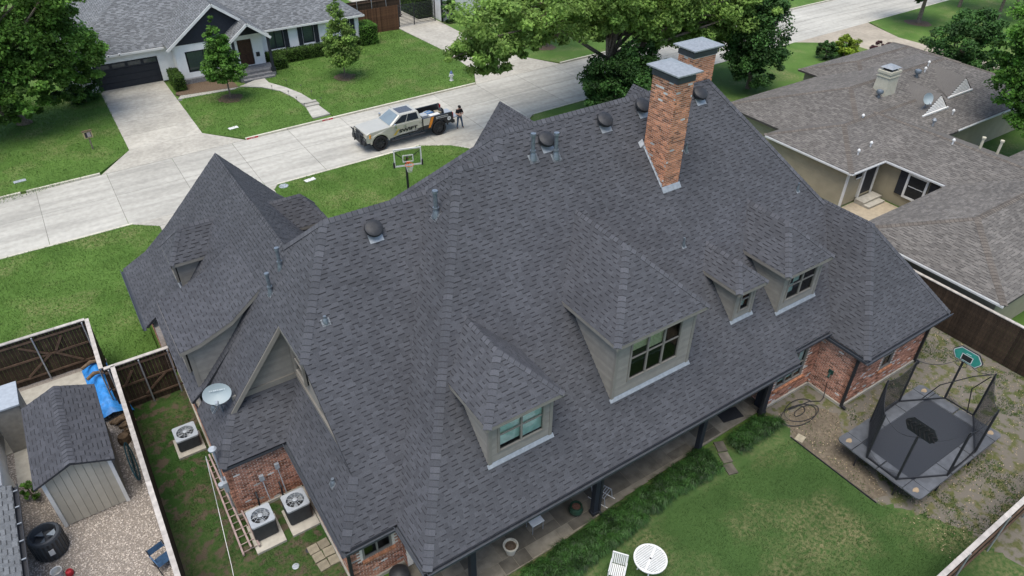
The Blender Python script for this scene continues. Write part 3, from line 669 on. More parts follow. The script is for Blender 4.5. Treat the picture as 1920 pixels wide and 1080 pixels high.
# rear dormers
for k, (x0, x1, yf, ez, ex0, ex1, rx, rz, hy) in DORM.items():
    zb = EZ + (yf - 11.35); yt = ez - EZ + 11.35
    w = MB()      # wall core: front and two cheeks
    zw = ez - .06
    w.addf([(x0, yf, zb - .1), (x1, yf, zb - .1), (x1, yf, zw), (x0, yf, zw), (x0, yt, zw), (x1, yt, zw)], [(0, 3, 4), (1, 5, 2)], .9)
    nw = {'wide three-light': (3, .55, 2.0, (x0 + .62, x1 - .62)), 'two-light curtained': (2, .42, 1.62, (x0 + .32, x1 - .30)), 'narrow single-light': (1, .32, 1.3, (x0 + .25, x1 - .22)), 'two-light end': (2, .4, 1.7, (x0 + .28, x1 - .28))}[k]
    wz0 = zb + nw[1]; wz1 = min(zb + nw[1] + nw[2], zw - .08); wx0, wx1 = nw[3]
    wall_with_holes(w, (x0 + .002, yf, 0), (1, 0, 0), x1 - x0 - .004, zb - .1, zw, (0, -1, 0), .06, [(wx0 - x0, wx1 - x0, wz0, wz1)], .9)
    d = w.build('dormer', m_siding, house, HO); d['label'] = 'taupe %s dormer on the rear slope' % k
    r = MB()
    for p in dplanes[k]: r.face(p, .95)
    r.build('dormer_roof', m_shingle, d, HO)
    f = MB(); t = .03           # fascia and soffit
    ey = yf - .3
    f.box(ex0, ey, ez - .15, ex1, ey + t, ez - .012); f.box(ex0, ey + t, ez - .15, ex0 + t, yt, ez - .012); f.box(ex1 - t, ey + t, ez - .15, ex1, yt, ez - .012)
    f.face([(ex0, ey, ez - .14), (ex0, yt, ez - .14), (ex1, yt, ez - .14), (ex1, ey, ez - .14)])
    for xa in (x0 - .012, x1 - .108): f.box(xa, yf - .03, zb + .0, xa + .12, yf + .1, zw)    # corner boards
    f.build('trim', m_trim, d, HO)
    s = MB(); s.hexa([(x0 - .07, yf - .1, zb - .085), (x1 + .07, yf - .1, zb - .085), (x1 + .07, yf - .005, zb + .01), (x0 - .07, yf - .005, zb + .01)], [(x0 - .07, yf - .105, zb - .06), (x1 + .07, yf - .105, zb - .06), (x1 + .07, yf - .005, zb + .055), (x0 - .07, yf - .005, zb + .055)])
    s.build('flashing', m_flash, d, HO)
    siding(d, lambda z: (.1, x1 - x0 - .1), (x0, yf, 0), (1, 0, 0), (0, -1, 0), 0, zb + .1, wz0, mat=m_siding)
    siding(d, lambda z: (.1, wx0 - x0), (x0, yf, 0), (1, 0, 0), (0, -1, 0), 0, wz0, wz1); siding(d, lambda z: (wx1 - x0, x1 - x0 - .1), (x0, yf, 0), (1, 0, 0), (0, -1, 0), 0, wz0, wz1)
    siding(d, lambda z: (.1, x1 - x0 - .1), (x0, yf, 0), (1, 0, 0), (0, -1, 0), 0, wz1, zw)
    siding(d, lambda z: (.06, max(.06, z - EZ + 11.35 - yf)), (x0, yf, 0), (0, 1, 0), (-1, 0, 0), 0, zb + .1, zw)
    siding(d, lambda z: (.06, max(.06, z - EZ + 11.35 - yf)), (x1, yf, 0), (0, 1, 0), (1, 0, 0), 0, zb + .1, zw)
    bm = {'wide three-light': [(.03, .35, .62, 1, m_blind, .09), (.35, .66, .52, 1, m_blind, .09), (.66, .97, .78, 1, m_blind, .09)], 'two-light curtained': [(.03, .5, .12, 1, m_curtain, .09), (.5, .97, .06, 1, m_curtain, .09)],
          'narrow single-light': [(.1, .9, .05, .25, m_curtain, .2), (.1, .9, .7, 1, m_blind, .09)], 'two-light end': [(.05, .5, .04, .32, m_curtain, .3), (.5, .7, .3, .5, m_curtain, .35), (.05, .95, .86, 1, m_blindg, .09)]}[k]
    window(d, HO, (wx0, yf - .012, 0), (1, 0, 0), wx1 - wx0, wz0, wz1, (0, -1, 0), cols=nw[0], rows=2, fw=.075, mat=m_trim, backmats=bm)
# shed dormer on the left slope
w = MB(); prof = [(1.05, 3.2)] + [(1.05, 5.38), (1.5, 5.46), (2.7, 5.94), (3.9, 6.9)]
w.face([(x, 21.98, z) for x, z in prof][::-1], .9); w.face([(x, 25.2, z) for x, z in prof], .9); w.face([(1.05, 21.98, 3.2), (1.05, 21.98, 5.4), (1.05, 25.2, 5.4), (1.05, 25.2, 3.2)], .9)
d = w.build('dormer', m_siding, house, HO); d['label'] = 'shed dormer with swept roof on the left slope'
r = MB(); f = MB()
for i in range(4):
    a, b = SP[i], SP[i + 1]
    r.face([(a[0], 21.72, a[1]), (b[0], 21.72, b[1]), (b[0], 25.35, b[1]), (a[0], 25.35, a[1])], .95)
    for y in (21.72, 25.32): f.extr([(a[0], y, a[1] - .01), (b[0], y, b[1] - .01), (b[0], y, b[1] - .16), (a[0], y, a[1] - .16)], (0, .03, 0))
    f.face([(a[0], 21.75, a[1] - .15), (a[0], 25.3, a[1] - .15), (b[0], 25.3, b[1] - .15), (b[0], 21.75, b[1] - .15)])
r.build('dormer_roof', m_shingle, d, HO); f.box(.79, 21.75, 5.3, .82, 25.3, 5.45); f.box(1.03, 21.95, 3.3, 1.17, 22.07, 5.35); f.build('trim', m_trim, d, HO)
def shedtop(x):
    for (xa, za), (xb, zb_) in zip(SP[:-1], SP[1:]):
        if xa <= x <= xb: return za + (zb_ - za) * (x - xa) / (xb - xa) - .14
    return 9
def shed_u(z):
    hi = (z - EZ) / 1.3 + .7; lo = 1.17
    x = 1.17
    while x < 3.95 and shedtop(x) < z: x += .02
    return (x - 1.05, max(x, hi) - 1.05)
siding(d, shed_u, (1.05, 21.98, 0), (1, 0, 0), (0, -1, 0), 0, 3.45, 6.9)
window(d, HO, (.94, 24.9, 0), (0, -1, 0), 2.4, 3.9, 5.2, (-1, 0, 0), cols=3, rows=2, mat=m_trim, backmats=[(0, 1, 0, 1, m_dark, .085)])
s = MB(); s.box(.9, 21.95, 3.3, 1.04, 25.2, 3.36); s.build('flashing', m_flash, d, HO)
# small garage dormers
for nm, s_ in (('left', 1), ('right', -1)):
    mx = (lambda x: x) if s_ == 1 else (lambda x: 10 - x)
    w = MB(); zt = 5.8; zl = 4.42
    w.addf([(mx(1.95), 27.0, zl), (mx(1.95), 28.4, zl), (mx(1.95), 28.4, zt), (mx(1.95), 27.0, zt), (mx(3.05), 27.0, zt), (mx(3.05), 28.4, zt)], [(0, 1, 2, 3), (0, 3, 4), (1, 5, 2)], .9)
    d = w.build('dormer', m_siding, house, HO); d['label'] = 'small hipped dormer on the %s side of the garage roof' % nm
    r = MB(); [r.face(p, .95) for p in GD[nm]]; r.build('dormer_roof', m_shingle, d, HO)
    f = MB(); f.box(mx(1.72), 26.78, 5.72, mx(1.75), 28.62, 5.85); f.box(mx(1.72), 26.78, 5.72, mx(3.1), 26.81, 5.85); f.box(mx(1.72), 28.59, 5.72, mx(3.1), 28.62, 5.85); f.box(mx(1.75), 26.81, 5.73, mx(3.05), 28.59, 5.74); f.box(mx(1.93), 26.98, zl, mx(2.05), 27.08, zt)
    f.build('trim', m_trim, d, HO)
    if s_ == 1: siding(d, lambda z: (.1, max(.1, (z - EZ) / 1.3 + .7 - 1.95)), (1.95, 27.0, 0), (1, 0, 0), (0, -1, 0), 0, zl + .05, zt)
    window(d, HO, (mx(1.84), 28.2 if s_ == 1 else 27.2, 0), (0, -1, 0) if s_ == 1 else (0, 1, 0), 1.0, 4.75, 5.7, (-s_, 0, 0), cols=2, rows=1, mat=m_trim, backmats=[(0, 1, 0, 1, m_dark, .085)])
    f = MB(); f.box(mx(1.84), 26.95, zl - .06, mx(1.94), 28.4, zl + .04); f.build('flashing', m_flash, d, HO)
# recessed siding walls above the low left roof
w = MB(); w.addf([(1.75, 19.9, 4.2), (4.1, 19.9, 4.2), (4.1, 19.9, 7.2), (1.75, 19.9, 4.1)], [(0, 1, 2, 3)], .9)
w.addf([(4.1, 14.75, 4.2), (4.1, 19.9, 4.2), (4.1, 19.9, 7.1), (4.1, 17.6, 7.1)], [(3, 2, 1, 0)], .9)
rw = w.build('recessed_wall', m_siding, house, HO)
siding(rw, lambda z: (max(0, (z - EZ) / 1.3 + .7 - 1.75 + .05), 2.27), (1.75, 19.9, 0), (1, 0, 0), (0, -1, 0), 0, 4.42, 7.15)
siding(rw, lambda z: (0.08, min(2.4, 5.15)), (4.1, 19.9, 0), (0, -1, 0), (-1, 0, 0), 0, 4.45, 6.75)
f = MB(); f.box(1.8, 19.82, 4.2, 4.02, 19.895, 4.42); f.box(4.02, 15.0, 4.3, 4.095, 19.82, 4.47); f.box(4.0, 19.8, 4.47, 4.09, 19.89, 6.9)
f.extr([(1.6, 19.56, 3.96), (3.8, 19.56, 6.82), (3.8, 19.56, 6.56), (1.6, 19.56, 3.70)], (0, .035, 0)); f.box(3.8, 17.35, 6.64, 3.83, 19.6, 6.8); f.face([(3.8, 17.3, 6.68), (4.1, 17.6, 6.68), (4.1, 19.9, 6.68), (3.8, 19.9, 6.68)])
f.extr([(1.6, 19.62, 3.85), (3.82, 19.62, 6.7), (3.82, 19.88, 6.7), (1.6, 19.88, 3.85)], (0, 0, .02)); f.build('trim', m_trim, rw, HO)
window(rw, HO, (3.98, 19.3, 0), (0, -1, 0), 1.0, 5.0, 6.2, (-1, 0, 0), cols=1, rows=2, mat=m_trim, backmats=[(0, 1, 0, 1, m_dark, .085)])

# ---- chimneys
def chimney(x0, y0, x1, y1, z0, z1, label, single=None, seed=0):
    c = MB(); c.box(x0, y0, z0, x1, y1, z1); ch = c.build('chimney', m_mortar, house, HO); ch['label'] = label
    b = MB()
    bricks(b, (x0, y0, z0), (1, 0, 0), x1 - x0, z0, z1, (0, -1, 0), seed=seed, single=single, white=.028)
    bricks(b, (x0, y1, z0), (0, -1, 0), y1 - y0, z0, z1, (-1, 0, 0), seed=seed + 1, single=single, white=.028)
    bricks(b, (x1, y0, z0), (0, 1, 0), y1 - y0, z0, z1, (1, 0, 0), seed=seed + 2); bricks(b, (x1, y1, z0), (-1, 0, 0), x1 - x0, z0, z1, (0, 1, 0), seed=seed + 3)
    o = b.build('brickwork', [m_brick, m_white_t], ch, HO); o['kind'] = 'stuff'
    k = MB(); k.box(x0 - .035, y0 - .035, z1 - .01, x1 + .035, y1 + .035, z1 + .2); k.build('crown_band', m_gutter, ch, HO)
    k = MB()
    for ax in (x0 + .03, x1 - .03):
        for ay in (y0 + .03, y1 - .03): k.box(ax - .02, ay - .02, z1 + .2, ax + .02, ay + .02, z1 + .36)
    k.build('cap_leg', m_pipe, ch, HO)
    k = MB(); a = .2; zc = z1 + .36; X0, X1, Y0, Y1 = x0 - a, x1 + a, y0 - a, y1 + a; xm, ym = (x0 + x1) / 2, (y0 + y1) / 2; dl = max(0, (Y1 - Y0) - (X1 - X0)) / 2
    k.box(X0, Y0, zc - .05, X1, Y1, zc, 1)
    t = [(xm, ym - dl, zc + .16), (xm, ym + dl, zc + .16)]; q = [(X0, Y0, zc), (X1, Y0, zc), (X1, Y1, zc), (X0, Y1, zc)]
    k.face([q[0], q[1], t[0]]); k.face([q[1], q[2], t[1], t[0]]); k.face([q[2], q[3], t[1]]); k.face([q[3], q[0], t[0], t[1]])
    k.build('chimney_cap', m_flash, ch, HO); return ch
ch1 = chimney(18.49, 17.29, 19.3, 18.55, 8.3, 12.85, 'tall front brick chimney with flecks of white brick', single=lambda p: 9.2 < p.z < 12.7, seed=5)
cache = {}
for p, ud, nr, t, dp in BRICKS:
    key = round(t, 2)
    if key not in cache:
        b = MB(); b.addf([(0, 0, 0), (.2, 0, 0), (.2, .06, 0), (0, .06, 0), (0, 0, .011), (.2, 0, .011), (.2, .06, .011), (0, .06, .011)], [(4, 5, 6, 7), (0, 1, 5, 4), (1, 2, 6, 5), (2, 3, 7, 6), (3, 0, 4, 7)], t); cache[key] = b.mesh('brick', m_brick)
    o = link(bpy.data.objects.new('brick', cache[key]), ch1); o.matrix_local = frame_m(p - Vector(HO), ud, (0, 0, 1))
fl = MB(); rr = random.Random(2)      # step and apron flashing of the front chimney
for i in range(8):
    y = 17.3 + i * .16; fl.hexa([(18.43, y, y - 8.55 + .0), (18.48, y, y - 8.55 + .0), (18.48, y + .17, y - 8.38), (18.43, y + .17, y - 8.38)], [(18.43, y, y - 8.55 + .03), (18.476, y, y - 8.55 + .13), (18.476, y + .17, y - 8.38 + .07), (18.43, y + .17, y - 8.38 + .03)])
fl.hexa([(18.42, 17.13, 8.58), (19.37, 17.13, 8.58), (19.37, 17.27, 8.72), (18.42, 17.27, 8.72)], [(18.42, 17.13, 8.605), (19.37, 17.13, 8.605), (19.37, 17.275, 8.8), (18.42, 17.275, 8.8)])
fl.hexa([(18.28, 18.52, 9.97), (18.47, 18.52, 9.97), (18.47, 18.68, 10.13), (18.28, 18.68, 10.13)], [(18.28, 18.52, 10.0), (18.47, 18.52, 10.1), (18.47, 18.68, 10.26), (18.28, 18.68, 10.16)])
fl.build('flashing', m_flash, ch1, HO)
chimney(22.0, 19.9, 23.25, 20.75, 10.5, 12.4, 'shorter rear brick chimney on the ridge', seed=15)

# ---- vents and pipes on the roof
def turtle(p, n):
    p = Vector(p); n = Vector(n); b = MB(); b.lathe((0, 0, 0), [(.2, 0), (.2, .1), (.31, .11), (.325, .16), (.31, .22), (.25, .26), (.1, .28)], 24)
    o = b.build('roof_vent', m_black, house, (0, 0, 0), True); x = n.cross(V(0, 0, 1)); x = V(1, 0, 0) if x.length < .1 else -x.normalized(); y = n.cross(x)
    tl = (V(0, 0, 1) * .35 + n).normalized(); q = p - Vector(HO)
    o.matrix_local = frame_m(q + n * .02, x, tl.cross(x))
    f = MB(); f.box(-.25, -.42, .012, .25, -.1, .02); k = f.build('flashing', m_flash, house); k.matrix_local = frame_m(q, x, y)
for p in ((17.12, 19.5, 10.95), (14.35, 19.42, 10.87), (22.14, 19.5, 10.95), (19.1, 19.6, 11.05)): turtle(p, NR)
turtle((7.53, 19.72, 9.22), NR)
def vpipe(p, h, r, n, boot=True):
    p = Vector(p); b = MB(); b.tube(p - V(0, 0, .1), p + V(0, 0, h), r, r, 10)
    if h > .5: b.tube(p + V(0, 0, h - .02), p + V(0, 0, h + .07), r * 1.45, r * 1.35, 10); b.tube(p + V(0, 0, .22), p + V(0, 0, .28), r * 1.5, r * 1.5, 10)
    b.lathe(p, [(r * 2.1, -.1), (r * 1.7, .06), (r * 1.1, .2 if h > .5 else h * .6)], 10)
    o = b.build('vent_pipe', m_pipe, house, HO, True)
    n = Vector(n); x = n.cross(V(0, 0, 1)); x = x.normalized(); y = x.cross(n)
    f = MB(); f.addf([p + n * .014 + x * a * r * 2.6 + y * b_ * r * 2.6 for a, b_ in ((-1, -1.2), (1, -1.2), (1, .6), (-1, .6))], [(0, 1, 2, 3), (3, 2, 1, 0)]); f.build('flashing', m_flash, o, HO)
for p in ((13.62, 19.12, 10.57), (14.54, 18.98, 10.43)): vpipe(p, .85, .075, NR)
vpipe((9.65, 19.14, 9.47), .85, .075, NL)
for p in ((4.64, 21.25, 7.9), (4.09, 21.02, 7.2)): vpipe(p, .75, .06, NLX)
for p in ((20.34, 18.07, 9.52), (25.19, 15.88, 7.33), (18.32, 15.63, 7.08)): vpipe(p, .34, .04, NR)
vpipe((4.94, 18.07, 7.57), .2, .055, NR); vpipe((3.48, 15.28, 3.53), .2, .055, NLX); vpipe((1.22, 20.7, 3.48), .2, .055, NLX)

# ---- brick walls, gutters, columns
wm = MB(); bw = MB(); B2 = m_brickw
def bwall(o, ud, L, z0, z1, nr, holes=(), seed=0, white=.05):
    wall_with_holes(wm, o, ud, L, z0 - .0, z1, nr, .2, holes); bricks(bw, o, ud, L, z0, z1, nr, holes, seed, white=white)
bwall((23.67, 10.26, 0), (1, 0, 0), 5.25, .12, 2.9, (0, -1, 0), [(2.2, 3.0, .95, 2.35)], 1, .09)
bwall((23.67, 11.96, 0), (0, -1, 0), 1.7, .12, 2.9, (-1, 0, 0), (), 2, .03)
bwall((20.85, 11.96, 0), (1, 0, 0), 2.82, .12, 2.75, (0, -1, 0), [(.35, 2.05, .9, 2.6)], 3)
bwall((20.85, 14.5, 0), (0, -1, 0), 2.54, .12, 2.75, (-1, 0, 0), (), 4)
bwall((4.9, 14.5, 0), (1, 0, 0), 15.95, .06, 2.75, (0, -1, 0), [(2, 3.8, .8, 2.4), (6, 7.9, .06, 2.3), (10.5, 12.5, .8, 2.4), (14, 15.2, .06, 2.3)], 5)
bwall((3.15, 13.75, 0), (1, 0, 0), 1.75, .12, 2.72, (0, -1, 0), [(.4, 1.42, 1.25, 2.62)], 6)
bwall((3.15, 18.65, 0), (0, -1, 0), 4.9, .12, 2.72, (-1, 0, 0), (), 7, .02)
bwall((.77, 18.65, 0), (1, 0, 0), 2.38, .12, 2.72, (0, -1, 0), (), 8, .02)
bwall((.77, 27.9, 0), (0, -1, 0), 9.25, .12, 2.6, (-1, 0, 0), (), 9, .02)
bwall((.45, 32.4, 0), (0, -1, 0), 4.7, .12, 2.6, (-1, 0, 0), (), 10, .02)
bwall((4.9, 13.75, 0), (0, -1, 0), .3, .12, 2.72, (-1, 0, 0), (), 12)
wm.box(28.9, 10.3, 0, 29.0, 28, 2.6); wm.box(.6, 32.2, 0, 9.4, 32.3, 2.6); wm.box(9.3, 26, 0, 9.4, 32.2, 2.6); wm.box(9.4, 26.9, 0, 28.9, 27, 2.6)
bwl = wm.build('brick_wall', m_mortar, house, HO); o = bw.build('brickwork', [B2, m_white_t], bwl, HO); o['kind'] = 'stuff'
for q in ((23.6, 10.19, -.02, 29.0, 10.28, .12), (23.6, 10.28, -.02, 23.69, 11.9, .12), (20.8, 11.89, -.02, 23.6, 11.98, .12), (.7, 18.58, -.02, 3.1, 18.67, .12), (.7, 18.67, -.02, .79, 27.9, .12), (3.08, 13.7, -.02, 3.17, 18.58, .12), (3.17, 13.68, -.02, 4.9, 13.77, .12)):
    fb = MB(); fb.box(*q); fb.build('footing', m_concd, house, HO)      # concrete footings
for (o_, ud, w_, z0, z1, nr, c, bk) in (((25.87, 10.28, 0), (1, 0, 0), .8, .95, 2.35, (0, -1, 0), 1, m_blindg), ((21.2, 11.98, 0), (1, 0, 0), 1.7, .9, 2.6, (0, -1, 0), 3, m_curtain), ((3.55, 13.77, 0), (1, 0, 0), 1.02, 1.25, 2.62, (0, -1, 0), 2, m_blindg),
        ((6.9, 14.52, 0), (1, 0, 0), 1.8, .8, 2.4, (0, -1, 0), 2, None), ((10.9, 14.52, 0), (1, 0, 0), 1.9, .06, 2.3, (0, -1, 0), 2, None), ((15.4, 14.52, 0), (1, 0, 0), 2.0, .8, 2.4, (0, -1, 0), 3, None), ((18.9, 14.52, 0), (1, 0, 0), 1.2, .06, 2.3, (0, -1, 0), 1, None)):
    wp = MB(); wp.box(o_[0], o_[1] + .7, z0, o_[0] + w_, o_[1] + .71, z1); w0 = wp.build('window', m_dark, house, HO)
    window(w0, HO, o_, ud, w_, z0, z1, nr, cols=c, rows=2, fw=.07, mat=m_trim, backmats=[(.05, .95, .35 if c < 3 else .1, 1, bk, .1)] if bk else None)
for x0, x1, y, z in ((25.8, 26.75, 10.24, .86), (21.1, 23.0, 11.94, .81), (3.5, 4.65, 13.73, 1.16)):
    x = x0; k = 0; sb = MB()
    while x < x1: sb.hexa([(x, y - .06, z - .06), (x + .066, y - .06, z - .06), (x + .066, y + .05, z - .02), (x, y + .05, z - .02)], [(x, y - .07, z + .04), (x + .066, y - .07, z + .04), (x + .066, y + .04, z + .085), (x, y + .04, z + .085)], (.9, 1.1, 1.3, 1.)[k % 4]); x += .078; k += 1
    sb.build('brick_sill', m_brick, house, HO)
EG = 2.77
for a, b, o_ in (((4.55, 11.35, EG), (21.42, 11.35, EG), (0, -1, 0)), ((21.42, 11.72, EG + .37), (24.0, 11.72, EG + .37), (0, -1, 0)), ((4.67, 13.3, EG), (4.67, 11.23, EG), (-1, 0, 0)), ((2.92, 13.3, EG), (4.55, 13.3, EG), (0, -1, 0)), ((2.92, 18.6, EG), (2.92, 13.18, EG), (-1, 0, 0)),
        ((23.4, 9.83, 2.97), (29.35, 9.83, 2.97), (0, -1, 0)), ((23.53, 11.7, 2.97), (23.53, 9.83, 2.97), (-1, 0, 0)), ((.15, 32.7, 2.83), (.15, 27.6, 2.83), (-1, 0, 0))):
    gt = MB(); gutter(gt, a, b, o_); gt.build('gutter', m_gutter, house, HO)
fs = MB(); fs.box(4.67, 11.355, 2.52, 21.42, 11.39, 2.7); fs.box(23.55, 9.84, 2.75, 29.3, 9.87, 2.9); fs.box(2.95, 13.31, 2.55, 4.6, 13.34, 2.7); fs.box(2.93, 13.35, 2.55, 2.96, 18.5, 2.7); fs.box(.71, 18.46, 2.6, 2.9, 18.49, 2.72); fs.box(.72, 18.5, 2.6, .75, 27.5, 2.72); fs.box(23.54, 9.88, 2.75, 23.57, 11.7, 2.9)
fs.face([(4.7, 11.39, 2.58), (21.4, 11.39, 2.58), (21.4, 14.5, 2.58), (4.7, 14.5, 2.58)][::-1]); fs.face([(23.55, 9.87, 2.78), (29.3, 9.87, 2.78), (29.3, 10.3, 2.78), (23.55, 10.3, 2.78)][::-1]); fs.face([(2.95, 13.33, 2.6), (4.7, 13.33, 2.6), (4.7, 13.8, 2.6), (2.95, 13.8, 2.6)][::-1])
fs.face([(.72, 18.5, 2.64), (3.1, 18.5, 2.64), (3.1, 18.7, 2.64), (.72, 18.7, 2.64)][::-1])
fs.build('fascia', m_gutter, house, HO)
for x, y in ((6.4, 11.72), (11.5, 11.75), (16.75, 11.78), (20.5, 11.8)):
    c = MB(); c.box(x - .1, y - .1, .06, x + .1, y + .1, 2.58); c.box(x - .13, y - .13, .058, x + .13, y + .13, .2); c.box(x - .13, y - .13, 2.42, x + .13, y + .13, 2.575); c.build('column', m_navy, house, HO)
for p in (((11.68, 11.7, 2.6), (11.68, 11.7, .06)), ((20.3, 11.72, 2.6), (20.3, 11.72, .06)), ((23.6, 10.2, 2.85), (23.6, 10.2, .1)), ((28.92, 10.18, 2.85), (28.92, 10.18, .1)), ((3.08, 13.68, 2.65), (3.08, 13.68, .1))):
    c = MB(); a, b = p; c.box(a[0] - .05, a[1] - .05, b[2], a[0] + .05, a[1] + .05, a[2]); c.bar((b[0], b[1], b[2] + .04), (b[0] + .02, b[1] - .22, b[2]), .1, .08); c.build('downspout', m_black, house, HO)
c = MB(); c.box(20.62, 12.0, .06, 20.95, 12.3, 2.58); c.build('porch_end_pier', m_navy, house, HO)
m_ = MB(); m_.box(23.6, 11.0, 1.25, 23.64, 11.22, 1.45); m_.tube((23.58, 11.1, 1.35), (23.4, 11.05, 1.2), .03, .05, 8); m_.build('wall_lamp', M('dark_green_metal', (.015, .05, .04), .5), house, HO)
# electrical boxes on the left brick wall
for x, z in ((1.75, 1.35), (2.35, 1.6)):
    e = MB(); e.box(x, 18.52, z, x + .16, 18.63, z + .24); e.tube((x + .08, 18.57, z), (x + .12, 18.3, .5), .018, .018, 6); e.build('disconnect_box', m_acg, house, HO)
e = MB(); e.box(.6, 18.75, 1.3, .75, 19.1, 1.75); e.lathe((.55, 18.92, 1.58), [(.1, -.06), (.1, .06)], 12); e.tube((.66, 18.92, 1.75), (.66, 18.92, 3.35), .035, .035, 8); e.lathe((.66, 18.92, 3.3), [(.05, 0), (.13, .03), (.14, .09), (.08, .15)], 12); e.tube((.68, 18.88, .3), (.68, 18.88, 1.35), .03, .03, 6)
e.build('electric_meter', m_acg, house, HO, True)

# ================================================================== NEIGHBOUR HOUSE ON THE RIGHT (tan shingles, khaki walls)
NO = (45., 22., 0.); nb = empty('neighbour_house', NO); tag(nb, 'low khaki house with weathered tan-grey hip roof beyond the right fence', 'house')
def hip_roof(x0, y0, x1, y1, z0, s, hl=True, hr=True, axis='x'):
    """planes of a hip roof on a rectangle, ridge along axis"""
    if axis == 'x':
        h = (y1 - y0) / 2; z = z0 + s * h; ym = (y0 + y1) / 2; a = x0 + (h if hl else 0); b = x1 - (h if hr else 0)
        P = [[(x0, y0, z0), (x1, y0, z0), (b, ym, z), (a, ym, z)], [(x1, y1, z0), (x0, y1, z0), (a, ym, z), (b, ym, z)]]
        if hl: P.append([(x0, y1, z0), (x0, y0, z0), (a, ym, z)])
        if hr: P.append([(x1, y0, z0), (x1, y1, z0), (b, ym, z)])
        return P, (a, ym, z), (b, ym, z)
    h = (x1 - x0) / 2; z = z0 + s * h; xm = (x0 + x1) / 2; a = y0 + (h if hl else 0); b = y1 - (h if hr else 0)
    P = [[(x0, y1, z0), (x0, y0, z0), (xm, a, z), (xm, b, z)], [(x1, y0, z0), (x1, y1, z0), (xm, b, z), (xm, a, z)]]
    if hl: P.append([(x0, y0, z0), (x1, y0, z0), (xm, a, z)])
    if hr: P.append([(x1, y1, z0), (x0, y1, z0), (xm, b, z)])
    return P, (xm, a, z), (xm, b, z)
nd = MB(); ns_ = MB(); nc_ = MB()
blocks = [((37.7, 20.6, 49.0, 27.15), 2.6, .335, True, False, 'x'), ((32.37, 8.95, 52.0, 16.75), 2.6, .335, True, False, 'x'), ((41.0, 9.5, 47.8, 28.0), 2.6, .335, False, False, 'y'), ((39.16, 20.75, 61.7, 32.15), 2.6, .335, True, True, 'x'), ((49.6, 28.0, 62.2, 34.0), 2.6, .335, True, True, 'x')]
for bi, (rc, z0, s_, hl, hr, ax) in enumerate(blocks):
    P, ra, rb = hip_roof(*rc, z0, s_, hl, hr, ax)
    for i, p in enumerate(P):
        nd.face(p, .95); q = [Vector(a) for a in p]
        nd.face([q[0], q[1], q[1] - V(0, 0, .14), q[0] - V(0, 0, .14)], .5)
        n = pnormal(p)
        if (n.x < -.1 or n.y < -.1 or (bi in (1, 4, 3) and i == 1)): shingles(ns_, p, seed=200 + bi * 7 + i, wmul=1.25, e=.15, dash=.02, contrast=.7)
    nrm = [pnormal(p) for p in P]
    caps(nc_, ra, rb, nrm[0], nrm[1], wdt=.16, seed=bi, tone=1.0)
    k = 2
    if hl:
        e = P[k]; caps(nc_, e[0], ra, nrm[k], nrm[1], wdt=.16, seed=bi + 20, tone=1.0); caps(nc_, e[1], ra, nrm[k], nrm[0], wdt=.16, seed=bi + 30, tone=1.0); k += 1
    if hr:
        e = P[k]; caps(nc_, e[0], rb, nrm[k], nrm[0], wdt=.16, seed=bi + 40, tone=1.0); caps(nc_, e[1], rb, nrm[k], nrm[1], wdt=.16, seed=bi + 50, tone=1.0)
nroof = nd.build('roof', m_shtan, nb, NO); o = ns_.build('shingle_field', m_shtan, nroof, NO); o['kind'] = 'stuff'; o = nc_.build('ridge_cap_shingles', M('tan_cap_shingle', (.118, .103, .087), .92, .14, 25, .3, 150, True), nroof, NO); o['kind'] = 'stuff'
w = MB(); t_ = .15
for x0, y0, x1, y1 in ((38.15, 21.0, 48, 27.0), (32.9, 9.4, 52, 16.3), (41.4, 10, 47.4, 27.5), (39.6, 21.2, 61.2, 31.7), (50, 28.4, 61.8, 33.6)): w.box(x0, y0, 0, x1, y1, 2.52)
nw = w.build('wall', m_khaki, nb, NO)
def lapwall(o, ud, nr, L, z0, z1, holes=()):
    o = Vector(o); ud = Vector(ud); nr = Vector(nr); z = z0
    while z < z1:
        segs = [(0, L)]
        for h in holes:
            if z + .1 > h[2] and z + .05 < h[3]: segs = [q for a, b in segs for q in ((a, min(b, h[0])), (max(a, h[1]), b)) if q[1] - q[0] > .02]
        for a, b in segs:
            m = MB(); P = lambda u, zz, d: V(o.x, o.y, zz) + ud * u + nr * d
            m.face([P(a, z, .03), P(b, z, .03), P(b, z + .2, .008), P(a, z + .2, .008)]); m.face([P(a, z, .002), P(b, z, .002), P(b, z, .03), P(a, z, .03)], .6); m.build('siding_board', m_khaki, nw, NO)
        z += .2
lapwall((38.15, 21.0, 0), (1, 0, 0), (0, -1, 0), 3.25, .1, 2.5, [(.75, 1.35, 1.75, 2.3), (1.5, 2.9, 0, 2.5)]); lapwall((41.4, 21.0, 0), (0, -1, 0), (-1, 0, 0), 4.7, .1, 2.5, [(.75, 4.2, .1, 2.5)])
lapwall((38.15, 27.0, 0), (0, -1, 0), (-1, 0, 0), 6.0, .1, 2.5)
lapwall((32.9, 16.3, 0), (0, -1, 0), (-1, 0, 0), 6.9, .1, 2.5)
f = MB(); f.box(38.1, 20.94, 0, 38.22, 21.06, 2.5); f.build('corner_board', m_white, nb, NO)
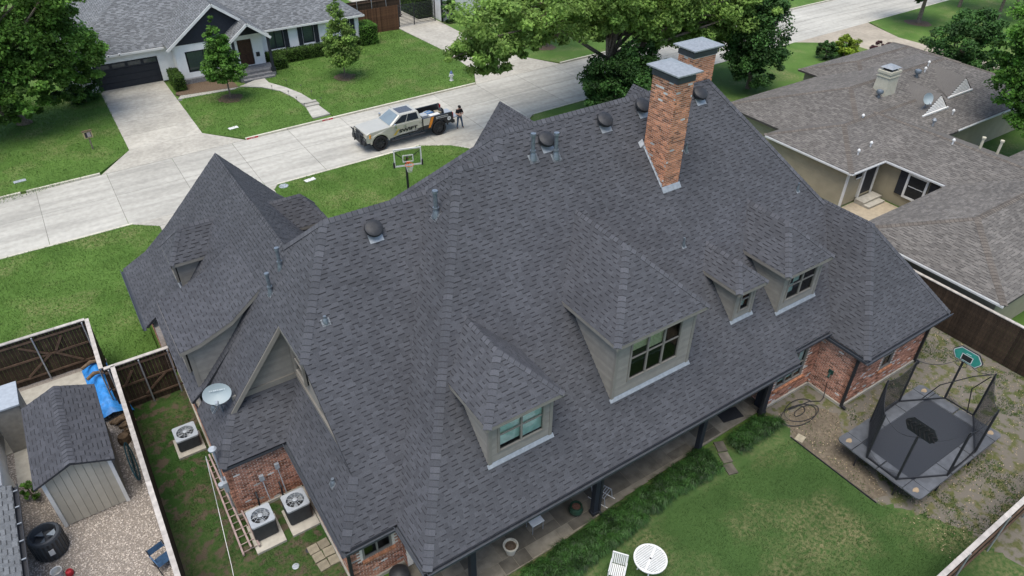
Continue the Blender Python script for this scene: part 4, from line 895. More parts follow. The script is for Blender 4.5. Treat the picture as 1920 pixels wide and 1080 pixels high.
# door in the corner, window with shutters
d = MB(); d.box(39.75, 20.9, .35, 40.85, 20.97, 2.4); dr = d.build('door', m_navy, nb, NO)
f = MB(); f.box(39.58, 20.85, .3, 39.74, 20.98, 2.5); f.box(40.86, 20.85, .3, 41.02, 20.98, 2.5); f.box(39.74, 20.85, 2.41, 40.86, 20.98, 2.52); f.box(39.8, 20.87, .36, 40.8, 20.9, .46, m=1); f.build('door_frame', [m_white, m_khaki], dr, NO)
wn_ = MB(); wn_.box(41.3, 17.9, .75, 41.39, 19.0, 2.3); ww = wn_.build('window', m_dark, nb, NO)
window(ww, NO, (41.29, 19.1, 0), (0, -1, 0), 1.3, .72, 2.32, (-1, 0, 0), cols=1, rows=2, fw=.13, mat=m_white, backmats=[(.06, .94, .05, .95, m_blindg, .075)])
for y in (19.12, 17.2): f = MB(); f.box(41.3, y, .75, 41.36, y + .5, 2.3); [f.box(41.285, y + .06, .8 + i * .12, 41.3, y + .44, .86 + i * .12) for i in range(12)]; f.build('shutter', m_navy, nb, NO)
f = MB(); f.box(38.95, 20.9, 1.8, 39.45, 20.97, 2.25); v_ = f.build('vent_window', m_dark, nb, NO); f = MB(); f.box(38.9, 20.88, 1.74, 39.5, 20.9, 1.8); f.box(38.9, 20.88, 2.25, 39.5, 20.9, 2.31); f.build('frame', m_white, v_, NO)
for a, b, o_ in (((41.0, 20.6, 2.58), (41.0, 16.3, 2.58), (-1, 0, 0)), ((37.7, 20.6, 2.58), (40.9, 20.6, 2.58), (0, -1, 0)), ((32.37, 16.7, 2.58), (32.37, 8.95, 2.58), (-1, 0, 0)), ((37.7, 27, 2.58), (37.7, 20.6, 2.58), (-1, 0, 0)), ((46.5, 20.75, 2.58), (61.7, 20.75, 2.58), (0, -1, 0))):
    gt = MB(); gutter(gt, a, b, o_, .1, .1); gt.build('gutter', m_white, nb, NO)
f = MB(); f.box(39.4, 20.2, .03, 41.2, 20.85, .3); f.box(39.4, 19.8, .03, 41.0, 20.2, .17); f.build('door_step', m_concd, nb, NO)
# its chimney, turbine vents, white caps, dish, louvred gablets
c = MB(); c.hexa([(46.5, 24.9, 3.8), (47.75, 24.9, 3.8), (47.75, 25.9, 3.8), (46.5, 25.9, 3.8)], [(46.6, 24.98, 5.45), (47.65, 24.98, 5.45), (47.65, 25.82, 5.45), (46.6, 25.82, 5.45)]); c.box(46.52, 24.9, 5.44, 47.73, 25.9, 5.6); c.box(46.52, 24.9, 5.2, 47.73, 25.9, 5.26)
nch = c.build('chimney', M('cream_stucco', (.44, .42, .33), .8, .08, 5, .1, 60), nb, NO); c = MB(); c.box(46.8, 25.1, 5.6, 47.45, 25.7, 5.75, m=1); c.hexa([(46.6, 24.95, 5.78), (47.65, 24.95, 5.78), (47.65, 25.85, 5.78), (46.6, 25.85, 5.78)], [(46.9, 25.2, 5.92), (47.35, 25.2, 5.92), (47.35, 25.6, 5.92), (46.9, 25.6, 5.92)]); c.build('chimney_cap', [m_flash, m_dark], nch, NO)
zD = lambda y: 2.6 + .335 * (y - 20.75)
for x, y in ((46.0, 25.0), (51.2, 25.6)):
    b = MB(); z = zD(y); b.lathe((x, y, z), [(.1, -.1), (.1, .25)], 10); b.lathe((x, y, z + .25), [(.1, 0), (.2, .05), (.24, .16), (.2, .27), (.06, .33)], 12); b.build('turbine_vent', m_pipe, nb, NO, True)
for x, y, z in ((42.9, 23.9, 3.6), (41.0, 21.8, 3.0), (44.1, 18.6, 3.65), (52.5, 25.8, 4.3), (44.2, 14.0, 3.7), (39.5, 21.6, 2.95), (50.2, 21.9, 3.0), (53.5, 26.2, 4.45)):
    b = MB(); b.tube((x, y, z - .2), (x, y, z + .25), .045, .045, 8); b.lathe((x, y, z + .22), [(.09, 0), (.1, .06), (.05, .14), (.01, .16)], 10); b.build('vent_cap', m_white, nb, NO, True)
for x, y, z in ((46.0, 17.8, 3.15), (46.6, 17.0, 3.1)):
    b = MB(); b.tube((x, y, z - .3), (x, y, z + .75), .08, .08, 8); b.tube((x, y, z + .7), (x, y, z + .8), .12, .12, 8); b.build('flue_pipe', m_cream, nb, NO, True)
b = MB(); b.tube((47.4, 21.6, 2.7), (47.4, 21.6, 3.3), .07, .07, 8); b.lathe((47.4, 21.6, 3.25), [(.12, 0), (.14, .1), (.06, .22)], 10); b.build('flue_pipe', m_flash, nb, NO, True)
for x0, x1, y in ((47.6, 50.4, 22.55), (51.6, 54.4, 23.2)):
    z = zD(y); g_ = MB(); xm = x0 + (x1 - x0) * .72; g_.face([(x0, y, z + .02), (x1, y, z + .02), (xm, y + .25, z + .95)]); gl = g_.build('louvre_gable', m_dark, nb, NO)
    for i in range(9):
        zz = z + .08 + i * .095; t = (zz - z) / .95; a = x0 + (xm - x0) * t; b_ = x1 + (xm - x1) * t
        if b_ - a > .15: s = MB(); s.hexa([(a, y - .06 + .25 * t, zz), (b_, y - .06 + .25 * t, zz), (b_, y + .25 * t, zz + .03), (a, y + .25 * t, zz + .03)], [(a, y - .06 + .25 * t, zz + .02), (b_, y - .06 + .25 * t, zz + .02), (b_, y + .25 * t, zz + .05), (a, y + .25 * t, zz + .05)]); s.build('louvre', m_white, gl, NO)
    s = MB(); s.box(x0 - .1, y - .12, z + .0, x1 + .1, y - .02, z + .1); s.build('sill', m_white, gl, NO)
    rf = MB(); rf.face([(x0 - .1, y - .05, z + .05), (xm, y + .2, z + 1.0), (xm + .6, y + 3.2, z + 1.05), (x0 + .5, y + 1.5, z + .5)]); rf.face([(xm, y + .2, z + 1.0), (x1 + .1, y - .05, z + .05), (x1 + .8, y + 1.5, z + .5), (xm + .6, y + 3.2, z + 1.05)]); rf.build('gablet_roof', m_shtan, nb, NO)

def dish(name, label, base, target, rx, ry, mat_arm=m_pipe):
    """offset dish on a bent mast; target is the way it faces"""
    o = empty(name, base); n = Vector(target).normalized(); tag(o, label, 'satellite dish')
    m = MB(); m.path([(0, 0, 0), (0, 0, .5), Vector((0, 0, .75)) - n * .08], .028, 8); m.tube((.3, .12, -.05), (0, 0, .4), .015, .015, 6); m.tube((-.3, .12, -.05), (0, 0, .4), .015, .015, 6); m.build('mast', mat_arm, o)
    x = n.cross(V(0, 0, 1)).normalized(); y = x.cross(n); c = Vector((0, 0, .85)); b = MB(); vs = []; fs = []; N = 24
    for j, r in enumerate((0, .35, .7, 1.)):
        for k in range(N):
            t = 2 * math.pi * k / N; vs.append(c + x * rx * r * math.cos(t) + y * ry * r * math.sin(t) + n * .12 * r * r)
    for j in range(3):
        for k in range(N): fs.append((j * N + k, j * N + (k + 1) % N, (j + 1) * N + (k + 1) % N, (j + 1) * N + k))
    vs += [v - n * .012 for v in vs]; M_ = 4 * N; fs += [tuple(M_ + i for i in reversed(f)) for f in fs] + [(3 * N + k, 3 * N + (k + 1) % N, M_ + 3 * N + (k + 1) % N, M_ + 3 * N + k) for k in range(N)]
    b.addf(vs, fs); b.build('reflector', m_dish, o, smooth=True)
    a = MB(); h = c - y * ry * .95 + n * .5; a.tube(c - y * ry * .95, h, .018, .018, 6); a.tube(h, h + (c - h).normalized() * .14, .05, .07, 10); a.build('feed_arm', m_acg, o)
    return o, c, x, y, n
dish('satellite_dish', 'round grey satellite dish on the tan roof near the cream chimney', (48.2, 22.9, zD(22.9) + .02), (-.5, -.75, .35), .33, .38)
do, c, x, y, n = dish('satellite_dish', 'oval pale satellite dish on the left slope of the charcoal roof', (1.42, 20.05, 3.75), (-.18, -.62, .55), .47, .36)
for i, w_ in enumerate((.05, .07, .05, .06, .07, .05, .06, .04)):       # faded lettering, too worn to read
    m = MB(); a = c + x * (-.27 + i * .068) + y * .1 + n * (.07); m.addf([a, a + x * w_ * .8, a + x * w_ * .8 + y * .05, a + y * .05], [(0, 1, 2, 3)]); m.build('faded_letter', M('worn_letter', (.36, .41, .42), .6), do)

# ================================================================== WHITE HOUSE ACROSS THE STREET
WO = (14., 66., 0.); wh = empty('white_house', WO); tag(wh, 'white painted brick house with dark gabled front and black garage door across the street', 'house')
wd = MB(); ws = MB(); wc = MB()
wz = 2.95; WP = [[(1.2, 64.75, wz), (26.5, 64.75, wz), (18.7, 72.5, wz + 3.87), (8.95, 72.5, wz + 3.87)], [(1.2, 80.25, wz), (1.2, 64.75, wz), (8.95, 72.5, wz + 3.87)], [(26.5, 64.75, wz), (26.5, 80.25, wz), (18.7, 72.5, wz + 3.87)], [(26.5, 80.25, wz), (1.2, 80.25, wz), (8.95, 72.5, wz + 3.87), (18.7, 72.5, wz + 3.87)]]
WG = [[(8.85, 70, 3.15), (8.85, 63.0, 3.15), (12.87, 63.0, 6.12), (12.87, 71.2, 6.12)], [(16.9, 63.0, 3.15), (16.9, 70, 3.15), (12.87, 71.2, 6.12), (12.87, 63.0, 6.12)]]
WPp = [[(13.35, 63.6, 3.43), (13.35, 61.45, 3.43), (14.95, 61.45, 4.66), (14.95, 65.5, 4.66)], [(16.6, 61.45, 3.39), (16.6, 66, 3.39), (14.95, 65.5, 4.66), (14.95, 61.45, 4.66)]]
for i, p in enumerate(WP + WG + WPp):
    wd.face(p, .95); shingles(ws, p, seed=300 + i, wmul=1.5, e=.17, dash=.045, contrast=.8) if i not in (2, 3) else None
caps(wc, WP[1][1], WP[1][2], pnormal(WP[0]), pnormal(WP[1])); caps(wc, (12.87, 63, 6.12), (12.87, 70.6, 6.12), pnormal(WG[0]), pnormal(WG[1])); caps(wc, (14.95, 61.45, 4.66), (14.95, 65, 4.66), pnormal(WPp[0]), pnormal(WPp[1]))
wr = wd.build('roof', m_shgrey, wh, WO); o = ws.build('shingle_field', m_shgrey, wr, WO); o['kind'] = 'stuff'; o = wc.build('ridge_cap_shingles', m_shgrey, wr, WO); o['kind'] = 'stuff'
w = MB(); wall_with_holes(w, (1.7, 65.2, 0), (1, 0, 0), 7.7, .1, 2.95, (0, -1, 0), .2, [(1.63, 6.5, .1, 2.2)])
wall_with_holes(w, (9.35, 63.5, 0), (1, 0, 0), 7.1, .1, 3.2, (0, -1, 0), .2, [(.75, 3.6, .95, 2.62), (5.0, 6.2, .65, 2.85)])
wall_with_holes(w, (16.45, 65.2, 0), (1, 0, 0), 9.6, .1, 2.95, (0, -1, 0), .2, [(.85, 2.4, 1.1, 2.68), (4.15, 5.2, 1.15, 2.68), (7.9, 8.7, 1.15, 2.68)])
w.box(9.35, 63.7, .1, 9.5, 65.2, 3.1); w.box(16.3, 63.7, .1, 16.45, 65.2, 3.1); w.box(1.7, 65.4, .1, 1.85, 79.5, 2.9); w.box(25.9, 65.4, .1, 26.05, 79.5, 2.9); w.box(1.9, 79.4, .1, 25.9, 79.5, 2.9)
w.build('wall', M('bright_white_brick', (.80, .80, .77), .65, .04, 3, .12, 50), wh, WO)
g_ = MB(); g_.face([(9.2, 63.48, 3.2), (16.6, 63.48, 3.2), (12.9, 63.48, 5.95)]); gb = g_.build('gable', m_navy, wh, WO)
z = 3.22; k = 0
while z < 5.8:
    t = (z - 3.2) / 2.75; t2 = min(1, (z + .19 - 3.2) / 2.75); s = MB(); s.face([(9.2 + 3.7 * t, 63.44, z), (16.6 - 3.7 * t, 63.44, z), (16.6 - 3.7 * t2, 63.465, z + .19), (9.2 + 3.7 * t2, 63.465, z + .19)]); s.build('gable_board', m_navy, gb, WO); z += .2
for a, b in (((8.75, 62.96, 3.02), (12.87, 62.96, 6.06)), ((12.87, 62.96, 6.06), (16.95, 62.96, 3.05)), ((13.25, 61.41, 3.32), (14.95, 61.41, 4.6)), ((14.95, 61.41, 4.6), (16.7, 61.41, 3.28))):
    f = MB(); f.bar(a, b, .06, .2, (0, 0, 1)); f.build('bargeboard', m_white, wh, WO)
for q in ((1.2, 64.68, 2.78, 8.85, 64.75, 2.94), (16.9, 64.68, 2.78, 26.5, 64.75, 2.94)): f = MB(); f.box(*q); f.build('gutter', m_white, wh, WO)
g_ = MB(); g_.box(3.36, 65.28, .1, 8.18, 65.34, 2.18); gd = g_.build('garage_door', m_navy, wh, WO)
for j in range(4): f = MB(); f.box(3.36, 65.25, .12 + j * .515, 8.18, 65.28, .6 + j * .515); f.build('door_panel', m_navy, gd, WO)
for i in range(4): f = MB(); f.box(3.55 + i * 1.19, 65.235, 1.78, 4.5 + i * 1.19, 65.25, 2.08); f.build('pane', M('garage_glass', (.05, .06, .06), .15, spec=.6), gd, WO)
for (x, ww_, z0, z1, c) in ((10.1, 2.85, .95, 2.62, 2), (17.3, 1.55, 1.1, 2.68, 2), (20.6, 1.05, 1.15, 2.68, 1), (24.35, .8, 1.15, 2.68, 1)):
    y = 63.52 if x < 12 else 65.22; p = MB(); p.box(x, y + .7, z0, x + ww_, y + .71, z1); wo = p.build('window', m_dark, wh, WO)
    window(wo, WO, (x, y, 0), (1, 0, 0), ww_, z0, z1, (0, -1, 0), cols=c, rows=1, fw=.08, mat=m_navy, backmats=[(.05, .95, .05, .95, m_blindg, .12)])
for x in (18.87, 20.15, 21.68, 25.2): f = MB(); f.box(x, 65.13, 1.05, x + .4, 65.195, 2.75); f.build('shutter', m_navy, wh, WO)
d = MB(); d.box(14.4, 63.6, .65, 15.5, 63.66, 2.83); dr = d.build('door', m_door, wh, WO); d = MB(); [d.box(14.5 + i * .5, 63.57, .8 + j * .95, 14.92 + i * .5, 63.6, 1.6 + j * .95) for i in range(2) for j in range(2)]; d.build('door_panel', m_door, dr, WO)
f = MB(); f.box(15.75, 63.42, 1.3, 16.05, 63.49, 1.65); f.build('letter_box', m_black, wh, WO)
for i, (a, b, cc, d_, z) in enumerate(((13.4, 61.9, 16.75, 63.5, .62), (13.6, 61.5, 16.6, 61.9, .42), (13.8, 61.1, 16.4, 61.5, .24))): f = MB(); f.box(a, b, .0, cc, d_, z, 1.1); f.build('porch_step', m_slate, wh, WO)
f = MB(); f.box(9.6, 63.15, .1, 13.4, 63.45, .5, 1.2); f.build('planter_wall', m_slate, wh, WO)
for x in (13.6, 16.5): f = MB(); f.box(x - .1, 61.6, .5, x + .1, 61.8, 3.4); f.box(x - .17, 61.53, .3, x + .17, 61.87, .75); f.build('porch_post', m_navy, wh, WO)
for x in (4.6, 5.4): f = MB(); f.box(x, 64.55, 2.85, x + .14, 64.68, 3.0); f.box(x + .03, 64.54, 2.88, x + .11, 64.56, 2.97, m=1); f.build('flood_light', [m_white, m_black], wh, WO)
f = MB(); f.box(14.2, 69.5, 4.5, 15.1, 70.3, 7.2); f.build('chimney', m_white, wh, WO)

# ================================================================== HOUSE AT THE LOWER LEFT
LO = (-7., 20., 0.); lh = empty('left_house', LO); tag(lh, 'white painted brick house with grey shingle eave at the lower left corner', 'house')
w = MB(); w.box(-11, 8, 0, -5.75, 24.2, 2.4); w.box(-11, 24.2, 0, -6.0, 28, 2.4); lw_ = w.build('wall', m_white, lh, LO)
for y0, y1 in ((22.6, 23.7), (20.4, 21.4)): f = MB(); f.box(-5.75, y0, 1.0, -5.7, y1, 2.0); f.build('window', m_white, lh, LO)
p = [(-5.3, 6, 2.45), (-5.3, 21.9, 2.45), (-10, 21.9, 4.4), (-10, 6, 4.4)]; d = MB(); d.face(p[::-1], .95); d.extr([(-5.3, 21.9, 2.45), (-10, 21.9, 4.4), (-10, 21.9, 4.25), (-5.3, 21.9, 2.3)], (0, -.02, 0)); lr = d.build('roof', m_shgrey, lh, LO); d = MB(); shingles(d, p, seed=401); o = d.build('shingle_field', m_shgrey, lr, LO); o['kind'] = 'stuff'
gt = MB(); gutter(gt, (-5.3, 21.9, 2.43), (-5.3, 6, 2.43), (1, 0, 0), .15, .12); gg = gt.build('gutter', m_black, lh, LO)
for i in range(14): f = MB(); f.box(-5.29, 21.6 - i * .75, 2.4, -5.14, 21.64 - i * .75, 2.425); f.build('gutter_hanger', m_flash, gg, LO)
p2 = [(-6.0, 21.95, 2.5), (-6.0, 28.2, 2.5), (-10, 28.2, 4.2), (-10, 21.95, 4.2)]; d = MB(); d.face(p2[::-1], .95); shingles(d, p2, seed=402); d.build('upper_roof', m_shgrey, lh, LO)

# ================================================================== FENCES
def fence(name, label, p0, p1, h, side, mat=m_wood, cap=None, rails=True, posts=2.4, off_post=True, brace=None, picket=.14, zbase=.03):
    """pickets one by one; rails and posts on the given side (+1/-1, left of p0->p1 is +1)"""
    p0, p1 = Vector((*p0, 0)), Vector((*p1, 0)); d = p1 - p0; L = d.length; d.normalize(); nr = Vector((-d.y, d.x, 0)) * side
    f = empty(name, p0); tag(f, label, 'fence'); rnd = random.Random(int(L * 100)); n = max(1, int(L / picket)); off = tuple(p0); pm = []
    for i in range(6):
        b = MB(); b.bar((0, 0, zbase), (0, 0, h), picket - .006, .018, (d.y, -d.x, 0), (.7, .85, 1., 1.1, 1.25, .95)[i]); pm.append(b.mesh('picket', mat))
    for i in range(n):
        o = link(bpy.data.objects.new('picket', rnd.choice(pm)), f); o.location = d * (picket * (i + .5)) - nr * .012 + V(0, 0, rnd.uniform(-.012, .006))
    if rails:
        for z in (.35, h * .52, h - .25): b = MB(); b.bar(p0 + nr * .03 + V(0, 0, z), p1 + nr * .03 + V(0, 0, z), .045, .09, (0, 0, 1), rnd.uniform(.8, 1.1)); b.build('rail', m_rail, f, off)
    if posts:
        k = max(1, round(L / posts))
        for i in range(k + 1):
            q = p0 + d * (.15 + (L - .3) * i / k) + nr * .1; b = MB(); b.tube(q, q + V(0, 0, h - .08), .03, .03, 8); b.lathe(q + V(0, 0, h - .08), [(.035, 0), (.035, .02), (.015, .04)], 8); b.build('post', m_steel, f, off, True)
    if cap:
        x = 0
        while x < L - .05:
            x2 = min(L, x + 2.44); b = MB(); b.bar(p0 + d * (x + .004) + V(0, 0, h + .02) + nr * .03, p0 + d * (x2 - .004) + V(0, 0, h + .02) + nr * .03, .16, .04, (0, 0, 1), rnd.uniform(.85, 1.1)); b.build('cap_board', cap, f, off); x = x2
    if brace:
        for a, b_ in brace: b = MB(); q = lambda t: p0 + d * t[0] + V(0, 0, t[1]) + nr * .05; b.bar(q(a), q(b_), .04, .09, (0, 0, 1), .9); b.build('brace', m_rail, f, off)
    return f
fence('wood_fence', 'dark brown board fence along the right side yard beside the khaki house', (32.1, -4), (32.1, 27), 2.2, -1, cap=m_woodlt, rails=True)
fence('wood_fence', 'board fence with pale cap cutting the lower right corner', (12, 3.05), (32.0, 3.3), 2.0, -1, cap=m_woodlt)
fence('wood_fence', 'long fence with pale cap between the gravel yard and the narrow side lawn', (-1.45, 5), (-1.45, 26.4), 2.4, 1, cap=m_woodlt)
fence('wood_fence', 'dark gate fence with cross braces behind the grey garden shed', (-8.0, 30.3), (-1.95, 30.3), 2.4, -1, cap=m_woodlt, posts=2.05, brace=[((3.3, .45), (4.4, 1.3)), ((4.5, 1.3), (5.4, .45)), ((3.4, 2.0), (4.3, 1.3)), ((4.6, 1.35), (5.0, 2.0))])
fence('wood_fence', 'short return fence beside the blue tarp', (-1.85, 30.25), (-1.85, 26.5), 2.4, -1, cap=m_woodlt, posts=1.8)
fence('wood_fence', 'side gate fence joining the brick house wall near the single condenser', (-1.8, 26.45), (.72, 26.45), 2.4, -1, cap=m_woodlt, posts=1.15, brace=[((1.1, .5), (2.1, 1.3)), ((.5, 1.3), (.9, 1.9))])
fence('wood_fence', 'tall brown board fence beside the white house', (27.0, 67.8), (31.35, 67.8), 2.45, 1, mat=M('brown_cedar', (.10, .05, .026), .85, .25, 5, .25, 40, True), posts=0, picket=.15)
fence('wood_fence', 'weathered back fence far behind the white house', (26.8, 71.5), (33.5, 71.5), 2.3, -1, posts=1.5)
g_ = empty('driveway_gate', (31.6, 68.25, 0)); tag(g_, 'black metal slatted gate across the far driveway', 'gate')
for x in (31.62, 33.3, 35.7): b = MB(); b.box(x - .04, 68.21, .1, x + .04, 68.29, 2.25); b.build('upright', m_black, g_, (31.6, 68.25, 0))
for i in range(15): b = MB(); b.box(31.66, 68.23, .28 + i * .135, 35.66, 68.27, .32 + i * .135); b.build('slat', m_black, g_, (31.6, 68.25, 0))
b = MB(); b.box(36.1, 67.5, 0, 36.25, 67.65, 3.2); b.box(36.1, 67.65, 2.5, 44, 74, 5.0, m=1); b.box(36.2, 67.7, 0, 44, 74, 2.5, m=1); b.box(36.9, 67.64, 1.2, 37.8, 67.69, 2.4, m=2)
o = b.build('far_white_house', [m_black, m_white, m_glassd]); tag(o, 'white walled house behind the big tree and metal gate', 'house')

# ================================================================== FOLIAGE
def clump_leaves(rng, centers, rad, n, size, flat=.55, up=.5):
    """n leaf quads spread over clump centres (m,3) with radii rad (m,3)"""
    idx = rng.integers(0, len(centers), n); d = rng.normal(size=(n, 3)); d /= np.linalg.norm(d, axis=1)[:, None]; r = rng.random(n) ** (1 / 2.2)
    c = centers[idx] + d * r[:, None] * rad[idx]
    nrm = rng.normal(size=(n, 3)); nrm[:, 2] = np.abs(nrm[:, 2]) + up; nrm += d * .5; nrm /= np.linalg.norm(nrm, axis=1)[:, None]
    a = np.cross(nrm, rng.normal(size=(n, 3))); a /= np.linalg.norm(a, axis=1)[:, None] + 1e-9; b = np.cross(nrm, a)
    s = size * (.6 + .8 * rng.random(n))[:, None]; a = a * s; b = b * s * flat
    v = np.stack([c - a, c - a * .1 + b, c + a, c - a * .1 - b], 1).reshape(-1, 3)
    return v, idx
def crown(name, rng, ells, nclump, nleaf, size, mat, parent, off, clump=.22, tones=(.55, 1.5), flat=.55):
    """ells: list of (cx,cy,cz,rx,ry,rz) volumes; clumps sit mostly towards their outside"""
    cs = []; rs = []; vol = np.array([e[3] * e[4] * e[5] for e in ells]) ** .75; vol = vol / vol.sum()
    for e, k in zip(ells, np.maximum(1, (vol * nclump).astype(int))):
        d = rng.normal(size=(k, 3)); d /= np.linalg.norm(d, axis=1)[:, None]; r = .45 + .6 * rng.random(k) ** .6
        cs.append(np.array(e[:3]) + d * r[:, None] * np.array(e[3:])); q = clump * min(e[3:]) * (.6 + .9 * rng.random((k, 1))); rs.append(q * np.array([[1.15, 1.15, .75]]))
    cs = np.concatenate(cs); rs = np.concatenate(rs); v, idx = clump_leaves(rng, cs, rs, nleaf, size, flat)
    ct = rng.uniform(tones[0], tones[1], len(cs)); t = ct[idx] * rng.uniform(.75, 1.25, nleaf)
    return np_mesh(name, v, 4, t, mat, parent, off), cs
def tree(name, label, loc, ells, nclump, nleaf, size, mat, trunk_r, seed=0, limbs=10, group=None, cat='tree', clump=.22, bark=m_bark, flat=.55, tones=(.55, 1.5), stems=1):
    rng = np.random.default_rng(seed); rnd = random.Random(seed); o = empty(name, loc); tag(o, label, cat, group)
    L = Vector(loc); E = [(e[0] + L.x, e[1] + L.y, e[2] + L.z, *e[3:]) for e in ells]
    c, cs = crown('crown', rng, E, nclump, nleaf, size, mat, o, tuple(L), clump, tones, flat)
    t = MB(); big = max(ells, key=lambda e: e[3] * e[4] * e[5]); top = Vector((big[0], big[1], big[2])) + L
    zl = min(e[2] - e[5] for e in ells) + .4; fork = L.lerp(top, .0); fork = Vector((L.x + big[0] * .3, L.y + big[1] * .3, L.z + max(.8, zl)))
    for s in range(stems):
        jit = V(rnd.uniform(-.3, .3), rnd.uniform(-.3, .3), 0) * (0 if stems == 1 else 1)
        t.path([L + jit * .4 + V(0, 0, -.1), L.lerp(fork, .5) + jit * .7, fork + jit, top + jit * 1.5 + V(0, 0, big[5] * .3)], [trunk_r * 1.25, trunk_r, trunk_r * .85, trunk_r * .2], 8)
    pick = [cs[i] for i in rng.choice(len(cs), min(limbs, len(cs)), replace=False)]
    for p in pick:
        p = Vector(p); st = fork.lerp(top, rnd.uniform(0, .7)); mid = st.lerp(p, .5) + V(rnd.uniform(-.3, .3), rnd.uniform(-.3, .3), rnd.uniform(0, .5)); t.path([st, mid, p], [trunk_r * .42, trunk_r * .26, trunk_r * .08], 6)
    t.build('trunk', bark, o, tuple(L), True); return o
def mulch_ring(x, y, r, seed=0):
    rnd = random.Random(seed); b = MB(); n = 22; v = []
    for k in range(n): q = r * rnd.uniform(.88, 1.1); t = 2 * math.pi * k / n; v.append((x + q * math.cos(t), y + q * math.sin(t), LZ + .008))
    b.addf([(x, y, LZ + .07)] + v, [(0, 1 + k, 1 + (k + 1) % n) for k in range(n)]); o = b.build('mulch_ring', m_mulch); o['kind'] = 'structure'
tree('broadleaf_tree', 'big spreading green tree overhanging the lawn left of the garage driveway', (-2.2, 61.5, 0), [(2.6, -1.5, 6.8, 3.3, 3.0, 2.8), (4.5, -1.7, 5.2, 2.2, 2.2, 2.0), (.4, -1.5, 4.2, 3.2, 3, 2.4), (-.6, -1.9, 2.2, 2.4, 2.0, 1.3), (3.0, -1, 2.9, 2.1, 2, 1.5), (-3.5, -1.5, 6, 4, 4, 3.5), (2, -1, 9.3, 4.2, 4, 3)], 480, 78000, .13, m_leaf1, .38, 1, 26, tones=(.5, 1.75))
tree('evergreen_shrub', 'dark rounded evergreen at the corner of the black garage door', (2.1, 63.6, 0), [(0, 0, 1.6, 1.3, 1.2, 1.7)], 90, 9000, .09, m_leaf3, .08, 2, 6, cat='shrub')
tree('young_tree', 'young conical tree in a mulch ring in front of the picture window', (11.8, 58.25, LZ), [(0, 0, 2.4, 1.5, 1.45, 1.0), (0, .05, 3.6, 1.15, 1.1, 1.05), (-.05, .1, 4.8, .7, .65, 1.0), (-.1, .1, 5.8, .32, .3, .75)], 170, 13500, .1, m_leaf4, .06, 3, 14, clump=.3)
tree('young_tree', 'young pyramidal tree standing alone in the wide lawn of the white house', (21.35, 57.9, LZ), [(0, 0, 2.2, 1.5, 1.4, 1.0), (0, 0, 3.5, 1.15, 1.1, 1.1), (0, .1, 4.9, .7, .7, 1.1), (-.1, .1, 6.0, .35, .35, .6)], 160, 12500, .1, m_leaf2, .055, 4, 14, clump=.32)
mulch_ring(11.8, 58.25, 1.0, 1); mulch_ring(21.35, 57.9, .95, 2); mulch_ring(40.5, 55.3, 1.0, 3); mulch_ring(78.3, 40.9, 1.3, 4)
tree('sycamore_tree', 'huge light green sycamore spreading behind the chimneys and over the street', (36.6, 41.0, 0), [(-10.8, .2, 7.8, 3.0, 2.8, 2.2), (-12.4, .3, 6.4, 1.7, 1.6, 1.3), (-10.8, .2, 5.4, 1.6, 1.4, 1.1), (-8.6, .2, 6.6, 1.8, 1.6, 1.2), (-6.5, .5, 8.3, 3.6, 3.4, 2.3), (-2, .5, 9.0, 4.2, 4, 2.6), (3.2, .2, 7.9, 4.2, 4, 2.7), (7.6, -.8, 7.0, 3.6, 3.5, 2.4), (11.0, -2.2, 6.6, 3.0, 3.0, 2.2), (2, 4, 10.5, 5, 4, 2.6), (9, 2, 9.0, 4, 4, 2.6), (0, .5, 6.9, 3.4, 3, 1.8), (4.5, .8, 6.0, 3.4, 3, 2.0), (8.5, .6, 5.2, 3.4, 3.2, 2.2), (12.5, -.5, 4.9, 3.2, 3.0, 2.3)], 900, 190000, .13, m_leaf2, .42, 5, 46, tones=(.85, 1.5), clump=.28)
tree('street_tree', 'light green tree in the mulch ring beyond the far kerb near the black gate', (40.5, 55.3, LZ), [(0, 0, 6.4, 2.8, 2.6, 2.2), (.4, .5, 8.2, 2.6, 2.6, 1.8)], 130, 16000, .14, m_leaf2, .16, 6, 14, tones=(.5, 1.6), clump=.26)
tree('evergreen_tree', 'dense dark green tree behind the ridge left of the front chimney', (35.9, 39.4, 0), [(0, 0, 2.9, 2.7, 2.3, 2.4), (-2.0, -.3, 2.2, 1.6, 1.5, 1.3), (2.2, .3, 3.2, 2.0, 2.0, 2.0)], 210, 32000, .11, m_leaf3, .16, 7, 14, tones=(.7, 1.6))
tree('evergreen_tree', 'dark green tree between the rear chimney and the tan roof', (48.6, 37.6, 0), [(0, 0, 4.8, 2.6, 2.5, 3.2), (-.6, -.6, 2.8, 2.4, 2.3, 2.0), (.6, .4, 7.2, 2.0, 2.0, 1.8)], 220, 30000, .11, m_leaf3, .2, 8, 14, tones=(.65, 1.5))
tree('street_tree', 'dark crowned tree in the mulch ring by the far upper right lawn', (78.3, 40.9, LZ), [(0, 0, 4.6, 3.7, 3.5, 2.3), (.6, .3, 6.2, 2.4, 2.4, 1.5)], 120, 14000, .16, m_leaf3, .2, 9, 14, tones=(.7, 1.6))
for i, (x, y, h) in enumerate(((88, 42, 5.5), (92, 38, 6.5), (97, 44, 6), (86.5, 37, 4.6))):
    tree('far_tree', ('far slender tree at the upper right lawn beside the dark crowned tree', 'second far tree at the upper right edge of the lawn', 'farthest tree at the top right edge of the picture', 'low far tree behind the round bush at the upper right')[i], (x, y, LZ), [(0, 0, h, 2.6, 2.6, 2.0), (.8, .4, h + 1.2, 1.7, 1.7, 1.3)], 60, 6500, .18, (m_leaf3, m_leaf1, m_leaf3, m_leaf1)[i], .16, 20 + i, 8)
